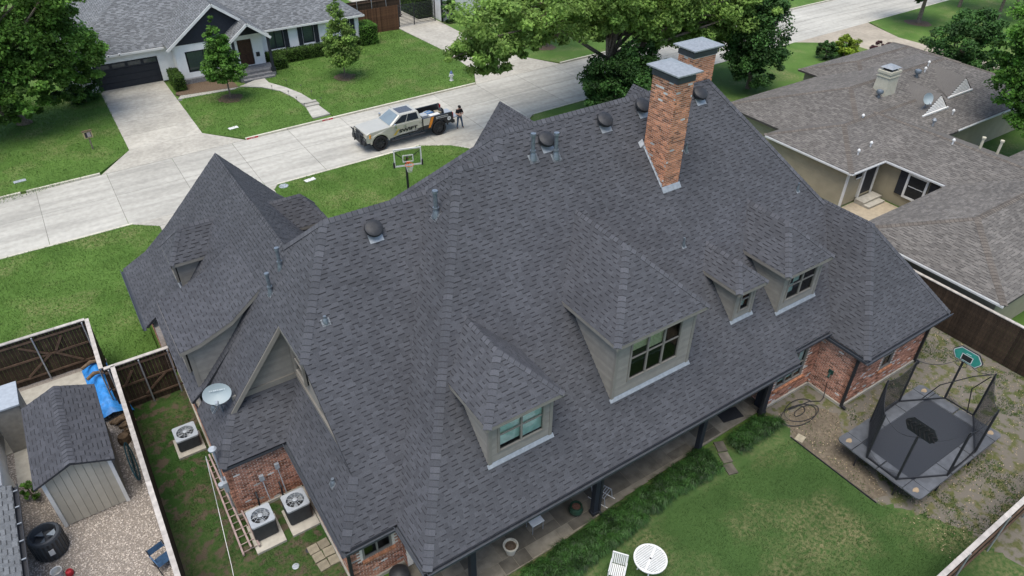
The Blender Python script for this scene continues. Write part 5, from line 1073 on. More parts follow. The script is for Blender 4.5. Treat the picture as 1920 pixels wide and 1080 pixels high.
tree('round_shrub', 'large rounded dark green bush beside the tan driveway at upper right', (66.6, 30.4, 0), [(0, 0, 2.6, 3.3, 3.1, 2.5), (.4, -.6, 4.2, 2.0, 2.0, 1.4)], 170, 22000, .12, m_leaf3, .18, 10, 10, cat='shrub', tones=(.8, 1.7))
tree('broadleaf_tree', 'tall bright green tree at the right edge behind the tan roof', (52.4, 16.9, 0), [(0, 2.0, 6.0, 2.2, 2.3, 2.4), (.3, 2.2, 9.2, 2.4, 2.4, 2.6), (-.2, 3.3, 7.2, 1.5, 1.6, 1.8), (0, .2, 3.4, 2.2, 1.9, 1.8), (2.4, 0, 6.5, 2.6, 2.6, 3), (-.3, 1.4, 4.6, 1.8, 1.8, 1.5), (2.2, 2.6, 9, 2.6, 2.4, 2.6)], 330, 56000, .11, m_leaf4, .3, 11, 24, tones=(.6, 1.6))
tree('lime_shrub', 'bright lime green shrub beside the tan roof and far driveway', (62.2, 38.3, LZ), [(0, 0, 1.0, 1.15, 1.1, 1.0)], 50, 5000, .1, m_leafy, .05, 12, 4, cat='shrub')
tree('dark_shrub', 'small dark round shrub left of the lime green one', (60.4, 38.9, LZ), [(0, 0, .85, .95, .9, .8)], 45, 4500, .09, m_leaf3, .05, 13, 4, cat='shrub')
tree('maroon_shrub', 'spiky maroon leaved shrub right of the lime green one', (65.0, 36.6, LZ), [(0, 0, .7, 1.3, .8, .7), (.8, -.3, .6, .8, .6, .6)], 45, 3600, .12, m_leafm, .04, 14, 4, cat='shrub', flat=.25)
def hedge(name, label, x0, y0, x1, y1, h, n, seed, mat=m_hedge, z=LZ, rnd_=.0):
    rng = np.random.default_rng(seed); o = empty(name, ((x0 + x1) / 2, (y0 + y1) / 2, z)); tag(o, label, 'hedge'); off = tuple(o.location)
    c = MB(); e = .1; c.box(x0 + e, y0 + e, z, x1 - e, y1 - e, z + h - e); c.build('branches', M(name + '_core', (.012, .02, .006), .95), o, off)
    A = [(x1 - x0) * (y1 - y0), (x1 - x0) * h, (x1 - x0) * h, (y1 - y0) * h, (y1 - y0) * h]; f = rng.choice(5, n, p=np.array(A) / sum(A)); u = rng.random((n, 3)); p = np.stack([x0 + u[:, 0] * (x1 - x0), y0 + u[:, 1] * (y1 - y0), z + u[:, 2] * h], 1); j = rng.normal(size=n) * .035
    p[f == 0, 2] = z + h + j[f == 0]; p[f == 1, 1] = y0 + j[f == 1]; p[f == 2, 1] = y1 + j[f == 2]; p[f == 3, 0] = x0 + j[f == 3]; p[f == 4, 0] = x1 + j[f == 4]
    v, i = clump_leaves(rng, p, np.full((n, 3), .05), n, .05, .6, .3); np_mesh('leaves', v, 4, rng.uniform(.5, 1.6, n), mat, o, off)
hedge('clipped_hedge', 'long clipped hedge under the shuttered windows of the white house', 16.9, 63.9, 25.6, 64.9, .95, 16000, 1)
hedge('clipped_hedge', 'rounded hedge end beside the entry steps of the white house', 17.0, 62.6, 18.0, 63.88, .9, 3500, 2)
hedge('clipped_hedge', 'boxy hedge between garage door and picture window of the white house', 8.55, 61.9, 9.3, 64.4, 1.15, 5500, 3)
hedge('clipped_hedge', 'low hedge under the picture window of the white house', 11.6, 62.6, 13.3, 63.3, .55, 3000, 4)
hedge('clipped_hedge', 'tall leafy hedge at the right corner of the white house', 26.0, 64.6, 27.6, 66.6, 1.75, 7000, 5, m_leaf4)
hedge('ivy_screen', 'ivy covered fence screen behind the metal gate', 34.4, 69.6, 36.2, 75.5, 2.2, 6500, 6)
tree('broadleaf_shrub', 'leafy shrub beside the metal gate in front of the far white house', (36.7, 67.0, LZ), [(0, 0, 1.2, .8, .7, 1.2)], 40, 4500, .1, m_leaf3, .05, 15, 4, cat='shrub')
tree('potted_plant', 'green leafy plant in pots beside the lower left white wall', (-5.3, 23.4, 0), [(0, 0, .55, .3, .35, .35)], 20, 700, .06, m_leaf4, .03, 16, 3, cat='plant')

# grass blades, liriope and pebbles
def inpoly(p, poly):
    x, y = p[:, 0], p[:, 1]; r = np.zeros(len(p), bool); n = len(poly)
    for i in range(n):
        x1, y1 = poly[i][:2]; x2, y2 = poly[(i + 1) % n][:2]; c = ((y1 > y) != (y2 > y)) & (x < (x2 - x1) * (y - y1) / (y2 - y1 + 1e-12) + x1); r ^= c
    return r
def scatter(rng, poly, dens):
    a = np.array([q[:2] for q in poly]); lo, hi = a.min(0), a.max(0); n = int((hi - lo).prod() * dens); p = lo + rng.random((n, 2)) * (hi - lo); return p[inpoly(p, poly)]
def blades(name, label, poly, dens, h, w, mat, z, seed, lean=.5, thin=None, cat='grass', clumpy=0.):
    rng = np.random.default_rng(seed); p = scatter(rng, poly, dens)
    if thin is not None:
        nv = np.array([mnoise.noise(Vector((a * .8 + b * .6, b * .8 - a * .6, 3.1)) * thin[0] * .6) + .7 * mnoise.noise(Vector((a * .5 - b * .87, b * .5 + a * .87, 8.4)) * thin[0] * 1.9) + .4 * mnoise.noise(Vector((a, b, 5.2)) * thin[0] * 4.7) for a, b in p]); p = p[nv + rng.normal(size=len(p)) * .12 < thin[1]]
    n = len(p); t = rng.random(n) * 2 * math.pi; s = np.stack([np.cos(t), np.sin(t)], 1); H = h * (.55 + .75 * rng.random(n)); ln = rng.normal(size=(n, 2)) * lean * H[:, None]
    base = np.column_stack([p, np.full(n, z)]); side = np.column_stack([s * w, np.zeros(n)]); tip = base + np.column_stack([ln, H]); 
    v = np.stack([base - side, base + side, tip + side * .25, tip - side * .25], 1).reshape(-1, 3)
    cl = np.array([mnoise.noise(Vector((a * .9, b * .9, 7.7))) for a, b in p]); tn = rng.uniform(.6, 1.4, n) * (1 + .35 * cl)
    o = np_mesh(name, v, 4, tn, mat); tag(o, label, cat, kind='stuff'); return o
def tufts(name, label, poly, dens, per, h, w, mat, seed):
    rng = np.random.default_rng(seed); c = scatter(rng, poly, dens); k = len(c); n = k * per; idx = np.repeat(np.arange(k), per); th = rng.random(n) * 2 * math.pi; rad = rng.random(n) ** .7
    dr = np.column_stack([np.cos(th), np.sin(th)]); H = (h * rng.uniform(.6, 1.25, k))[idx] * rng.uniform(.7, 1.1, n); out = dr * (rad * .9)[:, None] * H[:, None]
    b = np.column_stack([c[idx] + dr * .04 * rad[:, None], np.zeros(n)]); sd_ = np.column_stack([-dr[:, 1], dr[:, 0], np.zeros(n)]) * w
    mid = b + np.column_stack([out * .5, H * .85]); tip = b + np.column_stack([out * 1.15, H * (1 - .55 * rad)])
    v = np.concatenate([np.stack([b - sd_, b + sd_, mid + sd_, mid - sd_], 1), np.stack([mid - sd_, mid + sd_, tip + sd_ * .2, tip - sd_ * .2], 1)]).reshape(-1, 3)
    t = rng.uniform(.45, 1.7, k)[idx] * rng.uniform(.7, 1.3, n); o = np_mesh(name, v, 4, np.concatenate([t, t]), mat); tag(o, label, 'ground cover', kind='stuff'); return o
blades('lawn_blades', 'short blades of the rear lawn', [(7.5, 3.4), (21.9, 3.4), (21.2, 5.0), (20.6, 6.5), (20.45, 10.2), (17.2, 10.3), (13.8, 10.3), (9.0, 9.7)], 650, .05, .007, m_blader, .004, 1)
blades('lawn_blades', 'short blades of the narrow side lawn', [(-1.35, 13), (3.0, 13), (3.0, 18.4), (.7, 18.6), (.7, 26.3), (-1.35, 26.3)], 520, .06, .008, m_blader, 0, 2, thin=(.9, .35))
blades('weed_tufts', 'sparse weeds on the bare dirt yard', [(21, 3.4), (32, 3.4), (32, 16), (29.2, 16), (29.2, 10), (23.7, 10), (22, 8.5)], 420, .06, .014, m_blader, 0, 3, thin=(1.3, -.05))
for i, p in enumerate(lawnf[:3] + lawnn[:2]):
    q = [(max(-8, a), min(68, max(27, b))) for a, b, *_ in p]
    blades('lawn_blades', ('blades of the lawn left of the garage driveway', 'blades of the lawn around the conical tree', 'blades of the wide lawn with the hydrant', 'blades of the front lawn at left', 'blades of the front lawn by the basketball hoop')[i], q, 130 if i < 3 else 260, .07, .016 if i < 3 else .012, m_blade, LZ, 10 + i)
for i, p in enumerate(([(5.6, 11.1), (8, 11.1), (11.4, 11.3), (16.85, 11.65), (16.85, 10.65), (13.8, 10.6), (9.8, 10.2), (6.5, 9.7)], [(18.3, 11.55), (20.2, 11.6), (20.65, 10.95), (18.0, 10.72)])):
    tufts('liriope_bed', ('long dark green liriope bed along the patio edge', 'short dark green liriope bed near the black doormat')[i], p, 64, 75, .34, .009, m_liri, 30 + i)
blades('weed_tufts', 'thin weeds on the bare dirt strip beside the lawn edging', [(20.6, 6.6), (21.6, 7), (22.2, 9), (23.3, 10), (22.5, 11.4), (20.8, 11.3)], 130, .05, .012, m_blader, .006, 4, thin=(1.5, .1))
rng = np.random.default_rng(21); p = scatter(rng, [(20.6, 3.4), (32, 3.4), (32, 14), (29.2, 14), (29.2, 10), (23.5, 10), (22.5, 11.6), (20.7, 11.3)], 26); n = len(p); t = rng.random(n) * 6.28; a = np.column_stack([np.cos(t), np.sin(t), rng.normal(size=n) * .2]) * .03; b_ = np.column_stack([-np.sin(t), np.cos(t), rng.normal(size=n) * .3]) * .016; c = np.column_stack([p, np.full(n, .022)])
o = np_mesh('leaf_litter', np.stack([c - a, c + b_, c + a, c - b_], 1).reshape(-1, 3), 4, rng.uniform(.4, 1.6, n), M('dry_leaf', (.30, .24, .15), .9, .3, 3, tone=True)); tag(o, 'dry leaves and bits scattered over the dirt yard', 'leaf litter', kind='stuff')
rng = np.random.default_rng(5); p = scatter(rng, [(-6.5, 14), (-1.55, 14), (-1.55, 26.5), (-2.7, 26.4), (-6.5, 26.3)], 420); n = len(p)
oc = np.array([(1, 0, 0), (0, 1, 0), (-1, 0, 0), (0, -1, 0), (0, 0, .8), (0, 0, -.3)]); s = (.014 + .018 * rng.random((n, 1, 1))); vv = (oc[None] * (1 + .4 * rng.normal(size=(n, 6, 3))) * s) + np.column_stack([p, np.full(n, .012)])[:, None, :]
v = np.concatenate([vv[:, [a, b, 4]] for a, b in ((0, 1), (1, 2), (2, 3), (3, 0))], 1).reshape(-1, 3)
o = np_mesh('gravel', v, 3, np.repeat(rng.uniform(.6, 1.5, n), 4), m_peb); tag(o, 'pale gravel covering the lower left yard', 'gravel', kind='stuff')

# ================================================================== YARD THINGS
def condenser(name, label, loc, w=.8, h=.85, rz=0., seed=0):
    o = empty(name, loc, rz); tag(o, label, 'air conditioner', 'air conditioning units'); a = w / 2; r = .07
    def rr(hw, z, k=4):
        v = []
        for cx, cy, t0 in ((hw - r, hw - r, 0), (-hw + r, hw - r, 90), (-hw + r, -hw + r, 180), (hw - r, -hw + r, 270)):
            for i in range(k): t = R(t0 + 90 * i / (k - 1)); v.append((cx + r * math.cos(t), cy + r * math.sin(t), z))
        return v
    c = MB(); A, B = rr(a - .02, .03), rr(a - .02, h - .06); n = len(A); c.addf(A + B, [(i, (i + 1) % n, n + (i + 1) % n, n + i) for i in range(n)] + [tuple(range(n - 1, -1, -1))]); c.build('cabinet', m_acd, o, smooth=True)
    for k in range(11):
        z = .08 + k * (h - .18) / 11; l = MB(); A, B = rr(a - .004, z), rr(a - .014, z + .05); l.addf(A + B, [(i, (i + 1) % n, n + (i + 1) % n, n + i) for i in range(n)]); l.addf(rr(a - .03, z) + A, [(i, (i + 1) % n, n + (i + 1) % n, n + i) for i in range(n)]); l.build('louvre_band', m_acd, o, smooth=True)
    t = MB(); out, outb = rr(a, h), rr(a, h - .07); N = len(out); rad = a * .78; ring = [(rad * math.cos(2 * math.pi * (i + .5) / N), rad * math.sin(2 * math.pi * (i + .5) / N), h - .005) for i in range(N)]; inn = [(p[0], p[1], h - .25) for p in ring]
    t.addf(outb + out + ring + inn, [(i, (i + 1) % N, N + (i + 1) % N, N + i) for i in range(N)] + [(N + i, N + (i + 1) % N, 2 * N + (i + 1) % N, 2 * N + i) for i in range(N)] + [(2 * N + i, 2 * N + (i + 1) % N, 3 * N + (i + 1) % N, 3 * N + i) for i in range(N)] + [tuple(range(3 * N, 4 * N))]); t.build('top_cover', m_acg, o)
    d = MB(); d.lathe((0, 0, h - .24), [(rad * .97, 0), (rad * .97, .01)], 24); d.build('fan_well', m_acd, o)
    g = MB(); 
    for i in range(10): q = 2 * math.pi * i / 10; g.tube((.06 * math.cos(q), .06 * math.sin(q), h + .02), (rad * math.cos(q), rad * math.sin(q), h), .007, .007, 5)
    for q in (.45, .72): g.path([(rad * q * math.cos(2 * math.pi * k / 24), rad * q * math.sin(2 * math.pi * k / 24), h + .012) for k in range(25)], .005, 5)
    g.lathe((0, 0, h + .0), [(.085, 0), (.085, .03), (.04, .04)], 14); g.build('fan_guard', m_acg, o)
    for i in range(3):
        q = 2 * math.pi * i / 3 + seed; f = MB(); P = lambda rr_, dt, z: (rr_ * math.cos(q + dt), rr_ * math.sin(q + dt), z); f.addf([P(.08, -.3, h - .12), P(rad * .9, -.38, h - .15), P(rad * .92, .4, h - .08), P(.08, .4, h - .08)], [(0, 1, 2, 3), (3, 2, 1, 0)]); f.build('fan_blade', m_flash, o)
    return o
def pad(label, x0, y0, x1, y1, z=.1):
    b = MB(); b.box(x0, y0, 0, x1, y1, z); o = b.build('concrete_pad', m_concd); tag(o, label, 'concrete pad')
pad('concrete pad under the single condenser by the side fence', -.42, 22.45, .6, 23.55); condenser('condenser_unit', 'single condenser standing alone by the side fence under the dish', (.1, 23.1, .1), .84, .62, 0, 1)
pad('concrete pad under the left of the two condensers', .82, 16.7, 1.84, 18.0); condenser('condenser_unit', 'left of the two condensers against the brick wall', (1.33, 17.52, .1), .82, .8, 0, .4)
pad('concrete pad under the right of the two condensers', 2.08, 16.72, 3.06, 17.95); condenser('condenser_unit', 'right of the two condensers beside the gutter', (2.56, 17.5, .1), .82, .8, 0, .2)
c4 = empty('condenser_unit', (-5.0, 20.75, 0), R(5)); tag(c4, 'dark round-cornered condenser on the gravel beside the lower left house', 'air conditioner', 'air conditioning units')
b = MB(); b.lathe((0, 0, 0), [(.50, .03), (.52, .1), (.52, .85), (.48, .93), (.40, .95), (.38, .9), (.37, .62), (.02, .6)], 28); b.build('cabinet', M('dark_grey_metal', (.05, .056, .062), .5, .1, 6, spec=.4), c4, smooth=True)
for t in range(24): q = 2 * math.pi * t / 24; b = MB(); b.box(-.03, .518, .1, .03, .535, .86); o = b.build('louvre', m_acd, c4); o.rotation_euler = (0, 0, q)
for i in range(3): q = 2 * math.pi * i / 3; b = MB(); P = lambda r_, dt, z: (r_ * math.cos(q + dt), r_ * math.sin(q + dt), z); b.addf([P(.06, -.3, .74), P(.35, -.4, .72), P(.35, .4, .8), P(.06, .4, .8)], [(0, 1, 2, 3), (3, 2, 1, 0)]); b.build('fan_blade', m_pipe, c4)
b = MB(); b.box(-.06, -.545, .35, .1, -.525, .6); b.build('rating_plate', m_white, c4)
for i, (x, y) in enumerate(((1.5, 18.45), (2.35, 18.3))):
    b = MB(); b.path([(x, 18.6, .9), (x, 18.42, .75), (x - .02, 18.35, .35), (x - .05, 18.05, .25)], .035, 6); o = b.build('refrigerant_line', m_black); tag(o, ('black insulated pipe running to the left condenser of the pair', 'black insulated pipe running to the right condenser of the pair')[i], 'pipe')
# stepping pavers
for i, (x, y) in enumerate(((2.55, 15.1), (2.93, 15.12), (2.52, 15.5), (2.9, 15.52), (2.86, 15.9), (2.48, 15.88))):
    b = MB(); b.box(-.175, -.175, 0, .175, .175, .05, (.9, 1.1, 1., 1.15, .85, 1.)[i]); o = b.build('paver', m_pave); o.location = (x, y, .004); o.rotation_euler = (0, 0, R((3, -2, 2, -3, 4, 1)[i])); tag(o, 'square tan paver %s the house wall in the %s row counted from the condensers' % ('away from' if i in (0, 2, 5) else 'against', ('last', 'last', 'middle', 'middle', 'first', 'first')[i]), 'paver', 'pavers beside the wall')
# faded extension ladder lying along the wall
ld = empty('ladder', (.45, 19.2, 0)); tag(ld, 'faded red lattice ladder lying along the left house wall', 'ladder')
for k, (xa, xb) in enumerate(((.30, .16), (.56, .72), (.44, .46))):
    b = MB(); b.bar((xa - .3, 2.6, .12 + .1 * k), (xb - .2, -2.3, .1 + .1 * k), .06, .09); b.build('rail', m_ladder, ld)
for i in range(15): t = i / 14; b = MB(); b.tube((.0 + .0 - .04 * t, 2.5 - 4.7 * t, .12), (.26 + .2 * t, 2.5 - 4.7 * t, .14), .016, .016, 6, 1.2 if i % 2 else .8); b.build('rung', m_ladder, ld)
b = MB(); b.path([(.4, 18.9, 3.2), (.2, 18.4, 1.2), (.05, 17.5, .5), (-.05, 16.8, .05), (-.15, 16, .03), (-.05, 15, .03), (-.1, 13.6, .03)], .012, 5); o = b.build('service_cable', m_white); tag(o, 'pale service cable hanging from the meter to the side lawn', 'cable')
for x, y, l in ((1.75, 15.6, 'round drain lid in the side lawn near the condensers'), (2.35, 15.95, 'dark drain grate beside the square pavers')): b = MB(); b.lathe((x, y, .0), [(.12, 0), (.12, .02), (.09, .03)], 14); o = b.build('drain_lid', m_acg if 'round' in l else m_black); tag(o, l, 'drain lid')

# garden shed
SO = (-3.48, 23.5, 0); sd_ = empty('garden_shed', SO); tag(sd_, 'beige garden shed with grey shingle roof on the gravel', 'shed')
b = MB(); b.box(-4.5, 21.55, .02, -2.42, 25.5, 2.45); b.extr([(-4.5, 21.55, 2.45), (-2.42, 21.55, 2.45), (-3.48, 21.55, 2.86)], (0, 3.9, 0)); b.build('wall', m_shed, sd_, SO)
for i in range(8):
    x = -4.38 + i * .235; zt = lambda x: 2.45 + .4 * (1 - abs(x + 3.48) / 1.05); b = MB(); a_, b_ = x + .012, x + .228; b.hexa([(a_, 21.525, .05), (b_, 21.525, .05), (b_, 21.55, .05), (a_, 21.55, .05)], [(a_, 21.525, zt(a_) - .03), (b_, 21.525, zt(b_) - .03), (b_, 21.55, zt(b_) - .03), (a_, 21.55, zt(a_) - .03)], 1 + .05 * (i % 3 - 1)); b.build('board', m_shed, sd_, SO)
for x in (-4.53, -2.5): b = MB(); b.box(x, 21.49, .02, x + .12, 21.56, 2.44); b.build('corner_board', m_white, sd_, SO)
sp = [[(-4.72, 21.3, 2.42), (-4.72, 25.7, 2.42), (-3.48, 25.7, 2.95), (-3.48, 21.3, 2.95)], [(-2.24, 21.3, 2.42), (-2.24, 25.7, 2.42), (-3.48, 25.7, 2.95), (-3.48, 21.3, 2.95)]]
b = MB()
for p in sp: q = [Vector(a) for a in p]; b.face(p if pnormal(p) == pnormal(p[::-1]) else p, .95); [b.face([q[i], q[(i + 1) % 4], q[(i + 1) % 4] - V(0, 0, .08), q[i] - V(0, 0, .08)], .6) for i in range(4)]
rf = b.build('roof', m_shingle, sd_, SO); b = MB(); [shingles(b, p, seed=500 + i, wmul=1.2) for i, p in enumerate(sp)]; caps(b, (-3.48, 21.3, 2.95), (-3.48, 25.7, 2.95), pnormal(sp[0]), pnormal(sp[1])); o = b.build('shingle_field', m_shingle, rf, SO); o['kind'] = 'stuff'
b = MB(); b.box(-5.75, 26.3, .05, -4.85, 27.7, 2.2, m=0); b.box(-5.8, 26.25, 2.2, -4.8, 27.75, 2.27, m=1); b.box(-4.86, 26.4, .12, -4.83, 26.98, 2.1, m=0); b.box(-4.86, 27.02, .12, -4.83, 27.6, 2.1, m=0); o = b.build('storage_locker', [M('taupe_locker', (.2, .19, .165), .6), m_acg]); tag(o, 'tall taupe storage locker with flat lid beside the grey shed', 'locker')
# blue tarp over a log pile
rng = np.random.default_rng(8); nx, ny = 14, 34; vs = []; fs = []
for j in range(ny):
    for i in range(nx):
        u, v_ = i / (nx - 1), j / (ny - 1); y = 29.5 - 3.4 * v_; wd_ = .5 + .25 * max(0, (v_ - .6)) * 2; x = -2.3 + .25 * v_ + (u - .5) * 2 * wd_
        z = .95 * math.exp(-((u - .5) * 1.6) ** 2) * (1 - .45 * v_ ** 3) - .12 + .09 * mnoise.noise(V(x * 3.1, y * 3.1, 1)) + .06 * mnoise.noise(V(x * 8, y * 8, 4)); vs.append((x, y, max(.04, z)))
for j in range(ny - 1):
    for i in range(nx - 1): fs.append((j * nx + i, j * nx + i + 1, (j + 1) * nx + i + 1, (j + 1) * nx + i))
b = MB(); b.addf(vs, fs); b.addf([(x, y, z - .01) for x, y, z in vs], [f[::-1] for f in fs]); o = b.build('tarp', m_tarp, smooth=True); tag(o, 'crumpled blue tarp over a pile beside the return fence', 'tarp')
for i in range(7):
    b = MB(); y = 25.9 - i * .16; L_ = (.9, 1.0, .8, .95, 1.05, .7, .8)[i]; b.path([(-2.35 + .1 * i % 3, y, .1 + .06 * (i % 3)), (-2.35 + L_ * .5, y + .08, .15 + .06 * (i % 3)), (-2.35 + L_ * .9, y + .22, .16 + .06 * (i % 2))], [.07, .075, .065], 8); o = b.build('log', m_log); tag(o, '%s rough log counted from the foot of the blue tarp' % ('first', 'second', 'third', 'fourth', 'fifth', 'sixth', 'last')[i], 'log', 'logs below the tarp')
for i, (p, q) in enumerate((((-2.7, 28.9, .95), (-1.95, 29.1, .95)), ((-2.6, 28.0, 1.0), (-2.0, 28.2, 1.0)))): b = MB(); b.path([p, Vector(p).lerp(Vector(q), .5) + V(0, .1, .05), q], [.07, .09, .06], 8); o = b.build('log', m_log); tag(o, 'log lying on the blue tarp ' + ('at its end by the gate fence', 'at its middle')[i], 'log', 'logs on the tarp')
b = MB(); b.lathe((-2.0, 24.6, 0), [(.22, 0), (.24, .2), (.2, .38), (.05, .42)], 10); o = b.build('tree_stump', m_log); tag(o, 'brown stump on the gravel near the logs', 'stump')
# folded net frame leaning on the shed
nf = empty('sports_net', (-2.25, 22.9, 0)); tag(nf, 'teal framed oval sports net leaning on the shed side', 'sports net'); pts = []
for k in range(25): t = 2 * math.pi * k / 24; pts.append((.12 - .08 * math.sin(t) + .2, math.cos(t) * 1.0, .5 + .45 * math.sin(t)))
b = MB(); b.path(pts, .025, 6); b.build('frame', m_rope, nf, smooth=True); b = MB()
for k in range(1, 12): y = -1 + 2 * k / 12; h = .45 * math.sqrt(max(0, 1 - y * y)); b.tube((.32 + .03, y, .5 - h), (.32 - .03, y, .5 + h), .006, .006, 4)
for k in range(1, 6): z = .05 + k * .15; l = math.sqrt(max(0, 1 - ((z - .5) / .45) ** 2)); b.tube((.32, -l, z), (.32, l, z), .006, .006, 4)
b.build('netting', m_rope, nf)
# blue folding chair
fc = empty('folding_chair', (-1.9, 18.05, 0), R(18)); tag(fc, 'faded blue folding chair on the gravel beside the long fence', 'chair')
b = MB(); b.addf([(-.26, -.25, .4), (.26, -.25, .4), (.24, .2, .34), (-.24, .2, .34)], [(0, 1, 2, 3), (3, 2, 1, 0)]); b.build('seat', m_bluech, fc); b = MB(); b.addf([(-.25, .24, .6), (.25, .24, .6), (.25, .34, .78), (-.25, .34, .78)], [(0, 1, 2, 3), (3, 2, 1, 0)]); b.build('backrest', m_bluech, fc)
for s in (-1, 1):
    b = MB(); b.path([(s * .27, -.35, 0), (s * .27, .0, .38), (s * .27, .36, .82)], .016, 6); b.build('leg', m_black, fc); b = MB(); b.path([(s * .27, .4, 0), (s * .27, -.26, .42)], .016, 6); b.build('leg', m_black, fc); b = MB(); b.path([(s * .27, -.26, .6), (s * .27, .26, .62)], .018, 6); b.build('armrest', m_bluech, fc)
b = MB(); b.lathe((-4.95, 19.55, 0), [(.14, 0), (.17, .3), (.18, .32), (.15, .31), (.13, .05)], 16); o = b.build('bucket', m_white, smooth=True); tag(o, 'white bucket at the bottom edge beside the dark condenser', 'bucket')
b = MB(); b.lathe((-4.62, 19.4, 0), [(.1, .02), (.13, .1), (.1, .22), (.03, .26)], 12); b.path([(-4.72, 19.4, .2), (-4.6, 19.38, .34), (-4.5, 19.4, .2)], .015, 6); o = b.build('watering_can', m_redtxt, smooth=True); tag(o, 'small red watering can beside the white bucket', 'watering can')

# ---- back garden
TO = (24.05, 7.1, 0); tr = empty('trampoline', TO); tag(tr, 'rectangular trampoline with grey pads, black net poles and two small backboards', 'trampoline')
X0, X1, Y0, Y1, TZ = 21.2, 26.85, 5.4, 8.85, .8; mx0, mx1, my0, my1 = 21.85, 26.3, 6.05, 8.2
b = MB(); b.box(mx0, my0, TZ - .05, mx1, my1, TZ - .04); b.build('jumping_mat', m_mat, tr, TO)
def rpad(x0, y0, x1, y1, tx): b = MB(); b.hexa([(x0, y0, TZ - .06), (x1, y0, TZ - .06), (x1, y1, TZ - .06), (x0, y1, TZ - .06)], [(x0 + .02, y0 + .02, TZ), (x1 - .02, y0 + .02, TZ), (x1 - .02, y1 - .02, TZ), (x0 + .02, y1 - .02, TZ)]); return b.build('pad', m_pad, tr, TO)
for i in range(3):
    w_ = (mx1 - mx0) / 3
    rpad(mx0 + w_ * i + .01, Y0, mx0 + w_ * (i + 1) - .01, my0, 0); rpad(mx0 + w_ * i + .01, my1, mx0 + w_ * (i + 1) - .01, Y1, 0)
for i in range(2): h_ = (my1 - my0) / 2; rpad(X0, my0 + h_ * i + .01, mx0, my0 + h_ * (i + 1) - .01, 0); rpad(mx1, my0 + h_ * i + .01, X1, my0 + h_ * (i + 1) - .01, 0)
for x0, x1, sx in ((X0, mx0, 1), (mx1, X1, -1)):
    for y0, y1, sy in ((Y0, my0, 1), (my1, Y1, -1)):
        c_ = .16; q = [(x0, y0), (x1, y0), (x1, y1), (x0, y1)]; k = {(1, 1): 0, (-1, 1): 1, (-1, -1): 2, (1, -1): 3}[(sx, sy)]; a, p, n_ = Vector((*q[k], 0)), Vector((*q[k - 1], 0)), Vector((*q[(k + 1) % 4], 0))
        poly = [q[(k + 1) % 4], q[(k + 2) % 4], q[(k + 3) % 4], tuple((a + (p - a).normalized() * c_).xy), tuple((a + ((p - a).normalized() + (n_ - a).normalized()) * c_ * .3).xy), tuple((a + (n_ - a).normalized() * c_).xy)]
        b = MB(); b.prism(poly, TZ - .06, TZ + .001); b.build('corner_pad', m_pad, tr, TO)
        m = MB(); cx, cy = (x0 + x1) / 2, (y0 + y1) / 2; m.addf([(cx + .14 * math.cos(t * .7) * (1 + .3 * math.sin(t * 2.1)), cy + .1 * math.sin(t * .7), TZ + .004) for t in range(9)], [tuple(range(9))]); m.build('mud_patch', m_sand, tr, TO)
for x in (X0 + .1, X1 - .1):
    for y in (Y0 + .9, Y1 - .9):
        s = -1 if x < 24 else 1; b = MB(); b.path([(x, y, TZ - .05), (x - s * .05, y, .05)], .03, 8); b.build('leg', m_black, tr, TO)
for x in (22.9, 25.1):
    for y in (Y0 + .12, Y1 - .12): b = MB(); b.path([(x, y, TZ - .05), (x, y, .03)], .03, 8); b.build('leg', m_black, tr, TO)
for y in (Y0 + .08, Y1 - .08): b = MB(); b.tube((X0 + .2, y, TZ - .1), (X1 - .2, y, TZ - .1), .03, .03, 8); b.build('frame_rail', m_black, tr, TO)
for x in (X0 + .08, X1 - .08): b = MB(); b.tube((x, Y0 + .2, TZ - .1), (x, Y1 - .2, TZ - .1), .03, .03, 8); b.build('frame_rail', m_black, tr, TO)
PO = [(25.07, 8.72), (23.05, 8.66), (21.35, 7.65), (21.35, 6.4), (23.1, 5.48), (25.03, 5.53), (26.87, 6.6), (26.85, 7.8)]
for i, (x, y) in enumerate(PO): b = MB(); b.tube((x, y, TZ - .3), (x, y, 3.12), .034, .034, 8); b.tube((x, y, TZ + .1), (x, y, 3.0), .045, .045, 8); b.build('net_pole', m_black, tr, TO)
# safety net: real strands, some panels slack and drawn aside as in the picture
m_net = M('black_netting', (.02, .021, .023), .8)
for i, (j, k, cov) in enumerate(((0, 1, 1.), (1, 2, 1.), (2, 3, .15), (4, 5, .2), (5, 6, 1.), (6, 7, .25))):
    a, c_ = Vector((*PO[j], 0)), Vector((*PO[k], 0)); b = MB(); nn_ = 46
    hz = 2.2 if cov == 1. else .35
    for s in range(1, nn_): t = s / nn_; p = a.lerp(c_, t); sag = .28 * math.sin(math.pi * t); b.bar(p + V(0, 0, TZ), p + V(0, 0, min(3.05, TZ + hz + .1) - sag), .006, .006)
    for s in range(1, int(hz / .055)):
        z = TZ + s * .055; q = [a.lerp(c_, t / 8) + V(0, 0, z - (.28 * math.sin(math.pi * t / 8)) * s * .055 / hz) for t in range(9)]
        for u_, v_ in zip(q[:-1], q[1:]): b.bar(u_, v_, .005, .005)
    o = b.build('net_panel', m_net, tr, TO)
for j in range(8):
    a, c_ = Vector((*PO[j], 3.08)), Vector((*PO[(j + 1) % 8], 3.08)); b = MB(); b.path([a.lerp(c_, t / 8) - V(0, 0, .3 * math.sin(math.pi * t / 8)) for t in range(9)], .012, 5); b.build('top_rope', m_black, tr, TO)
    a, c_ = Vector((*PO[j], TZ + .05)), Vector((*PO[(j + 1) % 8], TZ + .05)); b = MB(); b.bar(a, c_, .04, .05); b.build('net_hem', m_black, tr, TO)
